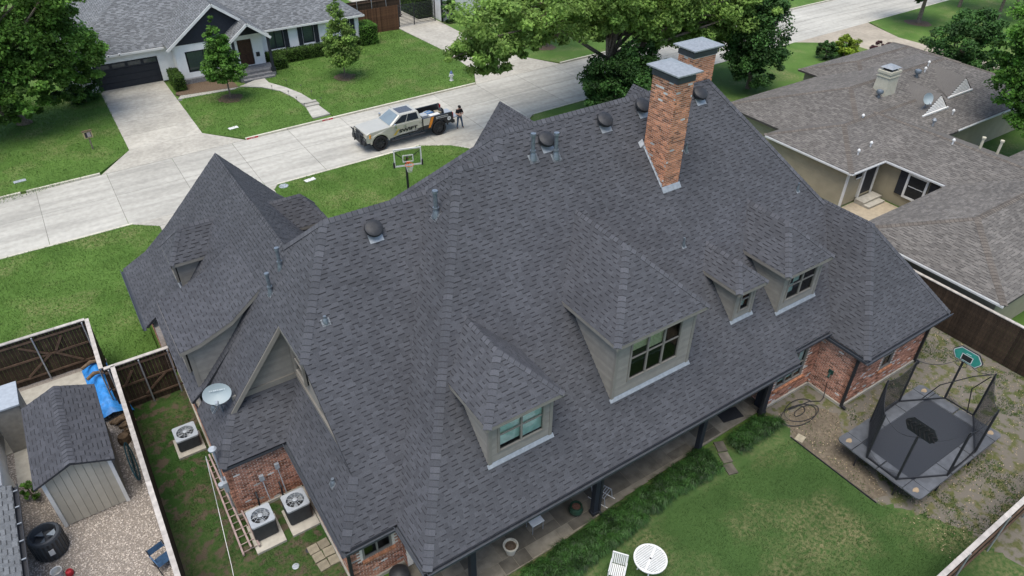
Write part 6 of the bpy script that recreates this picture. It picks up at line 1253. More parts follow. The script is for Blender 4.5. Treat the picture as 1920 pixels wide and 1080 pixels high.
def board(cx, cy, cz, col_front, face, rib):
    oct_ = [(-.58, -.04), (-.42, -.3), (.42, -.3), (.58, -.04), (.58, .06), (.36, .33), (-.36, .33), (-.58, .06)]; b = MB(); s = face
    b.extr([(cx, cy + a, cz + z) for a, z in oct_], (.05, 0, 0)); o = b.build('backboard', m_black, tr, TO)
    if not rib:
        f = MB(); f.addf([(cx - .006, cy + a * .95, cz + z * .93) for a, z in oct_], [tuple(range(8))]); f.build('board_edge_line', m_white, o, TO); f = MB(); f.addf([(cx - .012, cy + a * .89, cz + z * .85) for a, z in oct_], [tuple(range(8))]); f.build('board_face', m_teal, o, TO)
        f = MB(); f.addf([(cx - .016, cy + a, cz + z) for a, z in ((-.22, -.22), (.22, -.22), (.22, .08), (-.22, .08))], [(0, 1, 2, 3)]); f.build('target_line', m_white, o, TO); f = MB(); f.addf([(cx - .02, cy + a, cz + z) for a, z in ((-.19, -.19), (.19, -.19), (.19, .05), (-.19, .05))], [(0, 1, 2, 3)]); f.build('target', m_dark, o, TO)
        f = MB(); f.addf([(cx - .016, cy + a, cz + z) for a, z in ((.1, .12), (-.12, .13), (-.1, .17), (.08, .15))], [(0, 1, 2, 3)]); f.build('worn_mark', M('pale_teal', (.45, .72, .68), .6), o, TO)
    else:
        for i in range(7):
            y = -.48 + i * .16
            for sgn in (1, -1):
                f = MB(); f.bar((cx - .02, cy + y - .06 * sgn, cz - .26 + .04 * abs(i - 3) if sgn > 0 else cz + .02), (cx - .02, cy + y + .06 * sgn, cz + .0 if sgn > 0 else cz + .28 - .05 * abs(i - 3)), .035, .05, (1, 0, 0)); f.build('rib', m_tyre, o, TO)
board(26.74, 7.7, 3.22, m_teal, -1, False); board(21.38, 6.4, 3.42, m_black, -1, True)
for x, y, s in ((26.74, 7.7, -1), (21.43, 6.4, 1)):
    b = MB(); cx = x + s * .28; b.path([(cx + .2 * math.cos(2 * math.pi * k / 16), y + .2 * math.sin(2 * math.pi * k / 16), 2.98) for k in range(17)], .012, 6); b.tube((x, y, 2.98), (cx - s * .2, y, 2.98), .015, .015, 6); b.build('hoop', m_black, tr, TO)
b = MB(); b.path([(26.0, 8.3, TZ), (26.3, 8.0, 1.7), (26.7, 7.2, 2.6), (26.85, 6.7, 3.0)], .022, 6); b.build('bent_rod', m_black, tr, TO)
b = MB(); b.path([(27.2, 6.9, .4), (26.9, 7.1, 1.9), (26.85, 6.7, 2.9)], .022, 6); b.build('bent_rod', m_black, tr, TO)
# hose, stones, edging
hp = []; 
for k in range(90): t = k / 89; a = t * 2 * math.pi * 3.3; r_ = .55 + .22 * math.sin(a * .37 + 1); hp.append((21.9 + r_ * 1.25 * math.cos(a) + .25 * math.sin(a * .29), 10.95 + r_ * .62 * math.sin(a) + .12 * math.cos(a * .5), .03 + .02 * math.sin(a * 1.3) + .015))
hp += [(22.8, 11.15, .03), (23.2, 10.9, .03), (23.45, 10.95, .05), (23.58, 11.05, .35), (23.6, 11.1, .8)]
b = MB(); b.path(hp, .017, 6); o = b.build('garden_hose', m_black, smooth=True); tag(o, 'black garden hose coiled on the dirt beside the brick wing', 'hose')
for x, y, a, t, l in ((20.75, 10.0, 15, 1.3, 'flat pinkish square stone at the corner of the rear lawn'), (21.2, 11.15, 35, .5, 'dark square drain cover beside the coiled hose')):
    b = MB(); b.box(-.2, -.16, 0, .2, .16, .04, t); o = b.build('flat_stone', m_pave); o.location = (x, y, .004); o.rotation_euler = (0, 0, R(a)); tag(o, l, 'stone')
for i in range(3): b = MB(); b.box(-.25, -.2, 0, .25, .2, .05, (.6, .7, .55)[i]); o = b.build('stepping_stone', m_flag); o.location = (17.72 - i * .26, 11.45 - i * .5, .004); o.rotation_euler = (0, 0, R(65 + 4 * i)); tag(o, 'dark stepping stone between the liriope beds, ' + ('nearest the patio', 'middle of the three', 'nearest the lawn')[i], 'stepping stone', 'stepping stones between the beds')
b = MB(); b.bar((20.47, 10.25, .03), (20.53, 6.4, .03), .02, .08); o = b.build('lawn_edging', m_black); tag(o, 'thin dark edging strip between lawn and bare dirt', 'edging')
b = MB(); b.box(-.5, -.3, .062, .5, .3, .08); o = b.build('doormat', m_black); o.location = (19.3, 12.45, .006); o.rotation_euler = (0, 0, R(-12)); tag(o, 'black doormat on the patio near the end column', 'doormat')
b = MB(); b.lathe((8.1, 12.05, .07), [(.16, 0), (.24, .36), (.27, .38), (.27, .43), (.22, .43), (.21, .36)], 20, m=0); b.lathe((8.1, 12.05, .07), [(.2, .34), (.19, .37), (.05, .4)], 12, m=1); o = b.build('planter_pot', [m_pot, m_mulch], smooth=True); tag(o, 'cream planter pot with dry soil on the patio', 'planter pot')
b = MB(); b.lathe((10.95, 12.1, .07), [(.15, 0), (.25, .12), (.27, .24), (.2, .38), (.22, .43), (.18, .43), (.17, .36)], 20); b.lathe((10.95, 12.1, .07), [(.17, .34), (.15, .38), (.05, .4)], 12, m=1); o = b.build('planter_pot', [m_potg, M('dry_leaves', (.10, .05, .035), .95, .3, 20)], smooth=True); tag(o, 'dark green glazed pot on the patio near a column', 'planter pot')
st_ = empty('side_table', (9.35, 12.4, .06)); tag(st_, 'small white square side table under the porch eave', 'table'); b = MB(); b.box(-.25, -.22, .46, .25, .22, .5); b.build('top', m_white, st_)
for x in (-.22, .22):
    for y in (-.19, .19): b = MB(); b.tube((x, y, 0), (x, y, .46), .012, .012, 6); b.build('leg', m_steel, st_)
pcx, pcy = 12.15, 12.1; pc = empty('patio_chair', (pcx, pcy, .06), R(20)); tag(pc, 'metal patio chair half hidden under the porch eave', 'chair')
for s in (-1, 1): b = MB(); b.path([(s * .26, -.3, .02), (s * .26, -.24, .42), (s * .26, .26, .4), (s * .26, .4, .95)], .018, 6); b.build('side_frame', m_steel, pc); b = MB(); b.path([(s * .26, -.42, .02), (s * .26, 0, .0), (s * .26, .42, .02)], .016, 6); b.build('rocker', m_white, pc)
for i in range(6): b = MB(); b.tube((-.26, -.22 + i * .09, .42), (.26, -.22 + i * .09, .42), .012, .012, 5); b.build('slat', m_steel, pc)
tb = empty('garden_table', (11.6, 8.95, 0)); tag(tb, 'round white slatted garden table on the rear lawn', 'table'); N = 32
b = MB(); ro, ri = .56, .50; vs = []; 
for k in range(N): t = 2 * math.pi * k / N; vs += [(ro * math.cos(t), ro * math.sin(t), .75), (ri * math.cos(t), ri * math.sin(t), .75), (ro * math.cos(t), ro * math.sin(t), .71), (ri * math.cos(t), ri * math.sin(t), .71)]
b.addf(vs, [f for k in range(N) for f in ((4 * k, 4 * ((k + 1) % N), 4 * ((k + 1) % N) + 1, 4 * k + 1), (4 * k + 2, 4 * ((k + 1) % N) + 2, 4 * ((k + 1) % N), 4 * k), (4 * k + 1, 4 * ((k + 1) % N) + 1, 4 * ((k + 1) % N) + 3, 4 * k + 3))]); b.build('rim', m_white, tb)
for i in range(-8, 9):
    x = i * .058
    for sg in (-1, 1): L_ = math.sqrt(ri * ri - x * x); b = MB(); b.box(x - .018, sg * .045, .725, x + .018, sg * L_, .745); o = b.build('slat', m_white, tb); o.rotation_euler = (0, 0, R(28))
b = MB(); b.box(-.5, -.04, .72, .5, .04, .747); b.lathe((0, 0, .75), [(.035, 0), (.035, .006)], 12, m=1); o = b.build('centre_bar', [m_white, m_black], tb); o.rotation_euler = (0, 0, R(28))
for i in range(4): t = R(45 + 90 * i); b = MB(); b.path([(.2 * math.cos(t), .2 * math.sin(t), .71), (.36 * math.cos(t), .36 * math.sin(t), 0)], .025, 6); b.build('leg', m_white, tb)
gc = empty('garden_chair', (10.55, 9.35, 0), R(-52)); tag(gc, 'white slatted garden chair beside the round table', 'chair')
for i in range(8): b = MB(); b.box(-.24 + i * .062, -.24, .42, -.195 + i * .062, .22, .44); b.build('seat_slat', m_white, gc)
for i in range(8): b = MB(); b.bar((-.22 + i * .062, .24, .46), (-.22 + i * .062, .34, .86), .04, .016, (0, 1, 0)); b.build('back_slat', m_white, gc)
for s in (-1, 1):
    b = MB(); b.path([(s * .26, -.26, 0), (s * .26, -.22, .6), (s * .26, .24, .62)], .018, 6); b.build('arm_frame', m_white, gc); b = MB(); b.path([(s * .25, .2, 0), (s * .25, .24, .45), (s * .25, .35, .9)], .018, 6); b.build('back_leg', m_white, gc)
b = MB(); b.bar((-.26, .345, .88), (.26, .345, .88), .04, .05); b.build('top_rail', m_white, gc)
b = MB(); b.lathe((4.45, 13.15, 0), [(.3, 0), (.36, .25), (.33, .55), (.12, .7)], 14); o = b.build('covered_grill', m_black, smooth=True); tag(o, 'black rounded cover beside the small rear window', 'grill cover')

# ---- street side
def kplate(x, y, txt, label):
    o = empty('house_number', (x, y, 0)); tag(o, label, 'number plate'); b = MB(); b.box(-.45, -.012, .02, .45, -.002, .125); b.build('plate', m_redtxt, o)
    text_obj('digits', txt, .1, m_white, frame_m((0, -.016, .07), (1, 0, 0), (0, 0, 1)), o, .001, 1.6)
kplate(10.95, yfar(10.95), '* 6745', 'red house number painted on the kerb beside the garage driveway'); kplate(16.7, yfar(16.7), '* 6745 *', 'red house number on the kerb at the foot of the front walk')
hy = empty('fire_hydrant', (28.6, 52.3, LZ)); tag(hy, 'silver fire hydrant with blue bonnet on the far lawn', 'hydrant')
b = MB(); b.lathe((0, 0, 0), [(.17, 0), (.17, .06), (.12, .08), (.11, .5), (.16, .52), (.16, .58), (.12, .6)], 14); b.build('barrel', m_hyd, hy, smooth=True); b = MB(); b.lathe((0, 0, .6), [(.13, 0), (.12, .1), (.07, .18), (.04, .2), (.04, .26)], 14); b.build('bonnet', m_hydb, hy, smooth=True)
for a in ((1, 0, 0), (-1, 0, 0), (0, -1, 0)): b = MB(); a = Vector(a); b.tube(a * .1 + V(0, 0, .42), a * .21 + V(0, 0, .42), .06, .06, 10); b.build('nozzle', m_hyd, hy, smooth=True)
sg = empty('yard_sign', (1.15, 54.0, LZ), R(8)); tag(sg, 'small framed yard sign on a wooden post in the lawn left of the driveway', 'sign'); b = MB(); b.box(-.04, -.04, 0, .04, .04, .85); b.build('post', m_bark, sg); b = MB(); b.box(-.28, -.06, .85, .28, .0, 1.35); b.build('frame', M('tan_frame', (.36, .30, .16), .7), sg); b = MB(); b.box(-.2, -.07, .92, .2, -.062, 1.28); pn = b.build('panel', m_black, sg)
b = MB(); b.box(-.06, -.076, .94, .16, -.072, 1.26); b.build('pale_picture', M('pale_print', (.34, .28, .27), .7), pn); b = MB(); b.box(-.31, -.09, 1.35, .31, .03, 1.4); b.build('hood', m_log, sg)
for x, y, l in ((-3.5, 51.4, 'pale meter lid flush in the lawn at the far left kerb'), (10.3, 52.4, 'white meter lid in the lawn right of the driveway apron'), (12.1, 41.65, 'white meter lid in the near lawn by the kerb'), (10.4, 41.75, 'grey round lids in the near lawn by the driveway')):
    b = MB(); b.prism([(-.35, -.18), (.35, -.18), (.35, .18), (-.35, .18)], 0, .03) if 'round' not in l else (b.lathe((0, 0, 0), [(.3, 0), (.3, .02)], 18)); o = b.build('meter_lid', m_white if 'white' in l else m_acg); o.location = (x, y, LZ + .002); o.rotation_euler = (0, 0, R(8)); tag(o, l, 'lid')
for i, (x, y) in enumerate(((15.1, 58.0), (15.85, 56.2), (15.95, 54.6), (16.0, 53.0), (16.5, 58.6), (17.15, 56.9), (17.4, 55.2), (17.5, 53.4))):
    b = MB(); b.tube((0, 0, 0), (0, 0, .42), .012, .012, 5); b.lathe((0, 0, .42), [(.06, 0), (.07, .02), (.02, .06)], 8); o = b.build('path_light', m_black); o.location = (x, y, LZ); tag(o, 'thin black path light on the %s side of the front walk, %s from the street' % (('left', 'right')[i // 4], ('fourth', 'third', 'second', 'first')[i % 4]), 'path light', 'path lights along the walk')
bh = empty('basketball_hoop', (16.4, 36.2, LZ), R(-15)); tag(bh, 'portable basketball hoop with clear board on the front lawn', 'basketball hoop')
b = MB(); b.path([(.1, .35, 0), (.1, .35, 2.2), (.08, -.4, 2.95)], .075, 8); b.build('pole', m_black, bh, smooth=True)
b = MB(); b.box(-.78, -1.02, 2.68, .78, -1.0, 3.72); b.build('board', m_glassc, bh)
for q in ((-.82, -1.04, 2.64, .82, -.98, 2.72), (-.82, -1.04, 3.68, .82, -.98, 3.76), (-.82, -1.04, 2.72, -.75, -.98, 3.68), (.75, -1.04, 2.72, .82, -.98, 3.68)): b = MB(); b.box(*q); b.build('frame', m_white, bh)
for q in ((-.32, -1.05, 2.9, .32, -1.03, 2.95), (-.32, -1.05, 3.3, .32, -1.03, 3.35), (-.32, -1.05, 2.95, -.27, -1.03, 3.3), (.27, -1.05, 2.95, .32, -1.03, 3.3)): b = MB(); b.box(*q); b.build('target_square', m_white, bh)
for s in (-1, 1): b = MB(); b.tube((s * .1, -.3, 2.7), (s * .7, -.97, 3.5), .025, .025, 6); b.build('arm', m_black, bh); b = MB(); b.box(s * .84 - .05, -1.06, 2.6, s * .84 + .05, -.96, 2.95); b.build('corner_pad', m_black, bh)
rc = (0, -1.32, 2.85); b = MB(); b.path([(rc[0] + .24 * math.cos(2 * math.pi * k / 20), rc[1] + .24 * math.sin(2 * math.pi * k / 20), rc[2]) for k in range(21)], .016, 6); b.box(-.1, -1.1, 2.8, .1, -1.04, 2.92); b.build('rim', M('orange_rim', (.55, .10, .02), .5), bh)
b = MB()
for k in range(14): t = 2 * math.pi * k / 14; [b.tube((rc[0] + .24 * math.cos(t), rc[1] + .24 * math.sin(t), rc[2]), (rc[0] + .13 * math.cos(t + s * .5), rc[1] + .13 * math.sin(t + s * .5), rc[2] - .45), .009, .009, 4) for s in (-1, 1)]
b.build('net', m_white, bh)

# ---- pickup truck, front towards -x
tk = empty('pickup_truck', (20.2, 44.4, .012), R(1.5)); tag(tk, 'silver lifted pickup truck with black and orange rear graphics parked by the near kerb', 'truck')
AX = (-2.32, 2.38); WR_ = .53
def arch(cx, r, z0, k=10, rev=False):      # arch outline from front to back above the wheel
    p = [(cx - r * math.cos(math.pi * i / k), WR_ + r * math.sin(math.pi * i / k)) for i in range(k + 1)]; p = [(x, max(z, z0)) for x, z in p]; return p[::-1] if rev else p
AR = .65
def shell(name, top, bottom, y, crown=.0, mat=m_truck, parent=tk):
    """closed body section: side outline (x,z) extruded across, shoulders pulled in at the top"""
    o = top + bottom; n = len(o); zt = max(z for _, z in o); vs = []
    for s in (-1, 1):
        for x, z in o: vs.append((x, s * (y - (crown if z > zt - .22 else 0)), z))
    b = MB(); b.addf(vs, [tuple(range(n)), tuple(range(2 * n - 1, n - 1, -1))] + [(i, n + i, n + (i + 1) % n, (i + 1) % n) for i in range(n)]); ob = b.build(name, mat, parent)
    m = ob.modifiers.new('bevel', 'BEVEL'); m.width = .045; m.segments = 3; m.limit_method = 'ANGLE'; m.angle_limit = R(28); return ob
sill = .68
shell('body', [(-3.32, .72), (-3.36, 1.05), (-3.28, 1.36), (-3.0, 1.44), (-1.5, 1.53), (-1.3, 1.55), (1.06, 1.55)], [(1.06, sill)] + [(-1.62, sill)] + arch(AX[0], AR, sill, rev=True)[1:-1] + [(-2.98, sill)], 1.0, .05)
gh = MB(); base = [(-1.5, -.95, 1.53), (1.05, -.95, 1.54), (1.05, .95, 1.54), (-1.5, .95, 1.53)]; topq = [(-.62, -.74, 2.12), (.86, -.74, 2.12), (.86, .74, 2.12), (-.62, .74, 2.12)]
gh.hexa(base, topq); cab = gh.build('cab', m_truck, tk); m = cab.modifiers.new('bevel', 'BEVEL'); m.width = .07; m.segments = 4
def lerp4(q, u, v): a = Vector(q[0]).lerp(Vector(q[1]), u); b = Vector(q[3]).lerp(Vector(q[2]), u); return a.lerp(b, v)
def panel(name, q, u0, u1, v0, v1, off, mat, par=tk, cut=0.):
    nn = (Vector(q[1]) - Vector(q[0])).cross(Vector(q[3]) - Vector(q[0])).normalized() * off; b = MB()
    pts = [lerp4(q, u0 - cut, v0), lerp4(q, u1, v0), lerp4(q, u1, v1), lerp4(q, u0 + cut, v1)]; b.addf([p + nn for p in pts], [(0, 1, 2, 3)]); return b.build(name, mat, par)
m_tint = M('truck_side_glass', (.006, .007, .008), .12, .05, 2, spec=.25); m_wind = M('windscreen_glass', (.16, .20, .215), .08, .1, 1.5, spec=.7); m_pano = M('panoramic_roof_glass', (.06, .062, .066), .1, .05, 2, spec=.6)
sq = [base[0], base[1], topq[1], topq[0]]; sq2 = [base[2], base[3], topq[3], topq[2]]
panel('side_window', sq, .14, .47, .12, .88, .006, m_tint, cut=.06); panel('side_window', sq, .49, .9, .12, .88, .006, m_tint); panel('side_window', sq2, .1, .5, .12, .88, .006, m_tint); panel('side_window', sq2, .53, .86, .12, .88, .006, m_tint)
panel('windscreen', [base[3], base[0], topq[0], topq[3]], .07, .93, .06, .95, .006, m_wind); panel('rear_window', [base[1], base[2], topq[2], topq[1]], .1, .9, .2, .85, .006, m_tint)
panel('panoramic_roof', topq, .1, .82, .17, .83, .008, m_pano)
# load bed with open top
def bedside(y, s):
    o = [(1.1, 1.5), (3.5, 1.5), (3.55, 1.2), (3.55, sill + .1), (3.2, sill + .05)] + arch(AX[1], AR, sill, rev=True)[1:-1] + [(1.6, sill), (1.1, sill)]
    b = MB(); b.extr([(x, y, z) for x, z in o], (0, s * .1, 0)); ob = b.build('bed_side', [m_tblack], tk); return ob
bedside(-1.0, 1); bedside(1.0, -1)
b = MB(); b.box(1.1, -.9, .95, 3.5, .9, 1.0); b.build('bed_floor', m_black, tk); b = MB(); b.box(1.1, -.9, 1.0, 1.16, .9, 1.5); b.build('bed_front', m_tblack, tk)
b = MB(); b.box(3.52, -.85, .93, 4.1, .85, 1.0); b.build('tailgate', m_acg, tk); b = MB(); b.box(3.5, -.95, .62, 3.72, .95, .82); b.build('rear_bumper', m_tblack, tk)
def side_poly(name, pts, mat, y=-1.006): b = MB(); b.addf([(x, y, z) for x, z in pts], [tuple(range(len(pts)))]); return b.build(name, mat, tk)
side_poly('front_bed_panel', [(1.11, .98), (1.55, .98), (1.72, 1.49), (1.11, 1.49)], m_truck); side_poly('orange_stripe', [(1.5, .74), (1.72, .74), (1.98, 1.49), (1.74, 1.49)], m_orange, -1.008); side_poly('lower_black_wrap', [(-1.55, .69), (1.05, .69), (1.05, .95), (-.9, .78)], m_tblack, -1.006)
for a in (-.28, .98): side_poly('door_gap', [(a, .8), (a + .018, .8), (a + .018, 1.5), (a, 1.5)], m_dark, -1.004)
side_poly('yellow_swoosh', [(-1.32, .86), (-1.1, .84), (-.75, 1.25), (-.92, 1.22)], M('yellow_wrap', (.5, .36, .08), .5), -1.0065)
text_obj('lettering', 'SWIFT', .30, m_tblack, frame_m((-.1, -1.011, 1.06), (1, 0, .02), (0, 0, 1)), tk, .002, 1.7, .014)
text_obj('lettering', 'ROOFING & EXTERIORS', .11, m_white, frame_m((-.05, -1.012, .84), (1, 0, .03), (0, 0, 1)), tk, .001, 1.15)
for z, w_ in ((1.36, 1.0), (1.25, .95)):      # two rows of small white print, too small to read
    x = 2.15
    while x < 2.15 + w_: b = MB(); b.box(x, -1.012, z, x + .055, -1.008, z + .05); b.build('small_print', m_white, tk); x += .085
b = MB(); b.lathe((0, 0, 0), [(.15, 0), (.15, .006), (.11, .008), (.09, .002)], 20); o = b.build('round_emblem', m_white, tk); o.matrix_local = frame_m((3.22, -1.004, 1.08), (1, 0, 0), (0, 0, 1)); b = MB(); b.box(-.05, -.03, .008, .05, .04, .012); k = b.build('emblem_mark', m_tblack, tk); k.matrix_local = frame_m((3.22, -1.004, 1.08), (1, 0, 0), (0, 0, 1))
for s in (-1, 1):
    b = MB(); b.box(3.5, s * .99, .98, 3.585, s * .84, 1.42); b.build('tail_light', m_red, tk); b = MB(); b.hexa([(-3.34, s * .62, 1.05), (-3.1, s * 1.005, 1.05), (-3.0, s * 1.005, 1.05), (-3.3, s * .6, 1.05)][::s], [(-3.3, s * .62, 1.3), (-3.06, s * 1.005, 1.3), (-2.96, s * 1.005, 1.3), (-3.26, s * .6, 1.3)][::s]); b.build('headlight', m_amber, tk)
    b = MB(); b.tube((-1.12, s * .98, 1.5), (-1.18, s * 1.2, 1.55), .03, .03, 6); b.hexa([(-1.26, s * 1.12, 1.45), (-1.26, s * 1.32, 1.45), (-1.12, s * 1.32, 1.45), (-1.12, s * 1.12, 1.45)][::s], [(-1.24, s * 1.12, 1.72), (-1.24, s * 1.3, 1.72), (-1.14, s * 1.3, 1.72), (-1.14, s * 1.12, 1.72)][::s]); b.build('wing_mirror', [m_chrome], tk)
    b = MB(); b.tube((-1.5, s * 1.08, .52), (1.15, s * 1.08, .52), .05, .05, 8); [b.tube((x, s * .8, .6), (x, s * 1.08, .52), .03, .03, 6) for x in (-1.2, 0, 1)]; b.build('side_step', m_black, tk)
    for cx in AX:
        f = MB(); a, c_ = arch(cx, AR - .01, .62, 12), arch(cx, AR + .09, .62, 12); f.addf([(x, s * 1.035, z) for x, z in a] + [(x, s * 1.035, z) for x, z in c_] + [(x, s * .98, z) for x, z in c_], [(i, i + 1, 13 + i + 1, 13 + i) for i in range(12)] + [(13 + i, 14 + i, 27 + i, 26 + i) for i in range(12)]); f.build('wheel_flare', m_truck if cx < 0 else m_tblack, tk)
    for zx in (-.38, .88): b = MB(); b.box(zx - .1, s * 1.03, 1.36, zx + .1, s * 1.002, 1.4); b.build('door_handle', m_chrome, tk)
    for cx in AX:
        wv = MB(); y0, y1 = s * .74, s * 1.06; n = 28; prof = [(.36, y0), (WR_ - .03, y0), (WR_, y0 + s * .05), (WR_, y1 - s * .05), (WR_ - .03, y1), (.36, y1)]
        vs = [(cx + r_ * math.cos(2 * math.pi * k / n), yy, WR_ + r_ * math.sin(2 * math.pi * k / n)) for r_, yy in prof for k in range(n)]; wv.addf(vs, [(j * n + k, j * n + (k + 1) % n, (j + 1) * n + (k + 1) % n, (j + 1) * n + k) for j in range(5) for k in range(n)])
        for k in range(n): t = 2 * math.pi * k / n; c = Vector((cx + (WR_ + .004) * math.cos(t), (y0 + y1) / 2, WR_ + (WR_ + .004) * math.sin(t))); wv.bar(c - V(0, .13, 0), c + V(0, .13, 0), .05, .02, (math.cos(t), 0, math.sin(t)))
        w_ = wv.build('wheel', m_tyre, tk, smooth=True); rim = MB(); rim.tube((cx, y1 - s * .12, WR_), (cx, y1 - s * .09, WR_), .35, .35, 24)
        for k in range(8): t = 2 * math.pi * k / 8; rim.bar((cx + .07 * math.cos(t), y1 - s * .07, WR_ + .07 * math.sin(t)), (cx + .34 * math.cos(t), y1 - s * .05, WR_ + .34 * math.sin(t)), .045, .04, (0, 1, 0))
        rim.tube((cx, y1 - s * .1, WR_), (cx, y1 - s * .03, WR_), .08, .07, 12); rim.build('rim', m_acd, w_, smooth=True)
b = MB(); b.box(-3.4, -.55, .95, -3.34, .55, 1.32); b.build('grille', m_black, tk)
b = MB(); b.box(-3.52, -.98, .6, -3.36, .98, .86); b.build('front_bumper', m_black, tk); b = MB()
for y in (-.5, .5): b.bar((-3.56, y, .55), (-3.56, y, 1.42), .1, .06, (1, 0, 0))
for z in (.95, 1.1, 1.25): b.tube((-3.54, -.5, z), (-3.54, .5, z), .022, .022, 6)
for s in (-1, 1): b.path([(-3.56, s * .5, 1.4), (-3.54, s * .95, 1.34), (-3.4, s * 1.02, 1.1), (-3.5, s * .95, .75)], .03, 6)
b.path([(-3.56, .5, 1.4), (-3.5, .45, 1.56), (-3.5, -.45, 1.56), (-3.56, -.5, 1.4)], .022, 6); b.build('bull_bar', m_acd, tk)
b = MB(); b.box(-3.0, -.5, .5, 3.4, .5, .7); [b.tube((x, -.8, WR_), (x, .8, WR_), .07, .07, 8) for x in AX]; b.build('chassis', m_black, tk)
# load: boxes and gear, each its own thing standing in the bed
def cargo(name, label, c, sz, mat, rz): b = MB(); h = [v / 2 for v in sz]; b.hexa([(-h[0], -h[1], 0), (h[0], -h[1], 0), (h[0], h[1], 0), (-h[0], h[1], 0)], [(-h[0], -h[1], sz[2]), (h[0], -h[1], sz[2]), (h[0], h[1], sz[2]), (-h[0], h[1], sz[2])]); b.box(-h[0] * .98, -.02, sz[2], h[0] * .98, .02, sz[2] + .006, 1, 1); o = b.build(name, [mat, m_pot]); o.location = Vector((20.2, 44.4, 1.02)) + Vector(c); o.rotation_euler = (0, 0, R(rz)); tag(o, label, 'cargo box')
cargo('toolbox', 'grey toolbox at the front of the truck bed', (1.45, -.35, 0), (.5, .6, .55), m_acg, 3); cargo('carton', 'blue topped carton in the middle of the truck bed', (2.1, .05, 0), (.55, .5, .44), m_bluech, 12); cargo('carton', 'white carton along the near side of the truck bed', (2.2, -.6, 0), (.8, .35, .5), m_white, 2); cargo('carton', 'tan carton near the truck tailgate', (2.75, -.1, 0), (.45, .5, .42), m_pave, -10)
b = MB(); b.lathe((23.25, 44.35, 1.0), [(.2, 0), (.24, .2), (.2, .5), (.08, .62)], 12); b.path([(23.1, 44.3, 1.5), (23.2, 44.7, 1.85), (23.4, 44.9, 1.7)], .04, 6); o = b.build('equipment_bag', m_black, smooth=True); tag(o, 'black equipment bag at the rear of the truck bed', 'bag')

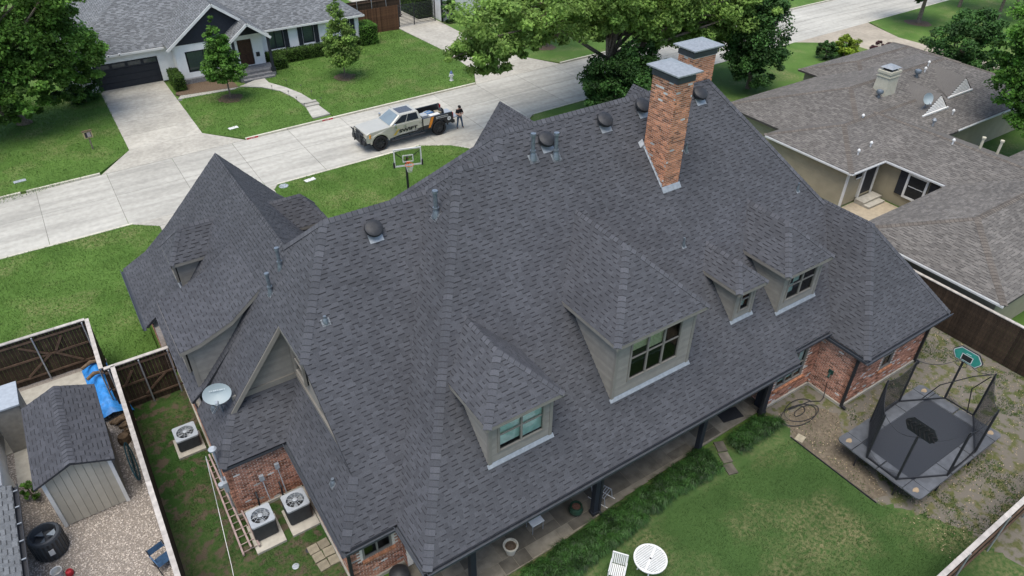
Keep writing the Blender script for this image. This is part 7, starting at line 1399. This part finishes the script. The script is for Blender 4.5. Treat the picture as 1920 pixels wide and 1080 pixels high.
# ---- person standing behind the truck, looking down at a tablet
def person(loc, rz):
    J = {'pel': (0, 0, .93), 'sp': (0, .0, 1.12), 'ch': (0, -.01, 1.32), 'nk': (0, -.02, 1.47), 'hd': (0, -.06, 1.6), 'top': (0, -.07, 1.71), 'hl': (-.1, 0, .88), 'hr': (.1, 0, .88), 'kl': (-.15, -.03, .49), 'kr': (.17, -.02, .49), 'al': (-.2, .02, .09), 'ar': (.23, .02, .09), 'tl': (-.22, -.14, .04), 'tr': (.26, -.13, .04),
         'sl': (-.19, 0, 1.4), 'sr': (.19, 0, 1.4), 'el': (-.27, -.04, 1.13), 'er': (.27, -.04, 1.13), 'wl': (-.1, -.24, 1.14), 'wr': (.1, -.24, 1.12), 'fl': (-.03, -.28, 1.14), 'fr': (.03, -.29, 1.12)}
    E_ = [('pel', 'sp'), ('sp', 'ch'), ('ch', 'nk'), ('nk', 'hd'), ('hd', 'top'), ('pel', 'hl'), ('pel', 'hr'), ('hl', 'kl'), ('hr', 'kr'), ('kl', 'al'), ('kr', 'ar'), ('al', 'tl'), ('ar', 'tr'), ('ch', 'sl'), ('ch', 'sr'), ('sl', 'el'), ('sr', 'er'), ('el', 'wl'), ('er', 'wr'), ('wl', 'fl'), ('wr', 'fr')]
    Rr = {'pel': (.17, .13), 'sp': (.165, .12), 'ch': (.18, .13), 'nk': (.065, .065), 'hd': (.095, .11), 'top': (.07, .085), 'hl': (.1, .1), 'hr': (.1, .1), 'kl': (.07, .07), 'kr': (.07, .07), 'al': (.055, .06), 'ar': (.055, .06), 'tl': (.05, .04), 'tr': (.05, .04), 'sl': (.085, .085), 'sr': (.085, .085), 'el': (.055, .055), 'er': (.055, .055), 'wl': (.038, .038), 'wr': (.038, .038), 'fl': (.042, .03), 'fr': (.042, .03)}
    ks = list(J); me = bpy.data.meshes.new('body'); me.from_pydata([J[k] for k in ks], [(ks.index(a), ks.index(b)) for a, b in E_], []); o = bpy.data.objects.new('body_tmp', me); COL.objects.link(o)
    o.modifiers.new('skin', 'SKIN'); 
    for i, k in enumerate(ks): sv = me.skin_vertices[0].data[i]; sv.radius = Rr[k]; sv.use_root = k == 'pel'
    sb_ = o.modifiers.new('sub', 'SUBSURF'); sb_.levels = 2; sb_.render_levels = 2
    dg = bpy.context.evaluated_depsgraph_get(); m2 = bpy.data.meshes.new_from_object(o.evaluated_get(dg)); bpy.data.objects.remove(o)
    m2.materials.clear(); [m2.materials.append(m) for m in (m_skin, m_shirt, m_jeans, m_shoe)]
    for p in m2.polygons:
        c = p.center; arm = abs(c.x) > .2 and c.z > 1.0
        if c.z < .1: k = 3
        elif c.z < .93: k = 2
        elif c.z > 1.47 or (c.z < 1.22 and c.y < -.1): k = 0
        elif arm and c.z < 1.2: k = 0
        else: k = 1
        p.material_index = k; p.use_smooth = True
    r = empty('person', loc, rz); tag(r, 'person in black shirt, black cap and jeans looking down at a tablet', 'person')
    body = link(bpy.data.objects.new('body', m2), r)
    b = MB(); b.lathe((0, -.06, 1.62), [(.112, 0), (.115, .05), (.1, .1), (.05, .135), (.01, .14)], 16, sy=1.12); b.addf([(-.09, -.15, 1.635), (.09, -.15, 1.635), (.06, -.25, 1.605), (-.06, -.25, 1.605)], [(0, 1, 2, 3), (3, 2, 1, 0)]); b.build('cap', m_shirt, r, smooth=True)
    f = MB(); f.lathe((0, -.17, 1.565), [(.018, -.02), (.022, 0), (.008, .03)], 8); f.build('nose', m_skin, r, smooth=True)
    for s in (-1, 1):
        for i in range(4): f = MB(); f.path([(s * (.03 + .0) + s * .012 * i, -.29, 1.13), (s * (.01 + .014 * i), -.335, 1.125), (s * (.008 + .014 * i), -.345, 1.105)], [.009, .0085, .007], 6); f.build('finger', m_skin, r, smooth=True)
        f = MB(); f.path([(s * .07, -.26, 1.15), (s * .085, -.3, 1.165), (s * .07, -.33, 1.165)], [.011, .01, .008], 6); f.build('thumb', m_skin, r, smooth=True)
    return r
pr = person((24.45, 43.75, .012), R(-8))
t = MB(); t.hexa([(-.11, -.08, 0), (.11, -.08, 0), (.11, .08, 0), (-.11, .08, 0)], [(-.11, -.08, .012), (.11, -.08, .012), (.11, .08, .012), (-.11, .08, .012)]); o = t.build('tablet', m_white); o.location = (24.45 - .045, 43.75 - .36, 1.155); o.rotation_euler = (R(-25), 0, R(-8)); tag(o, 'white tablet held in both hands by the person', 'tablet')
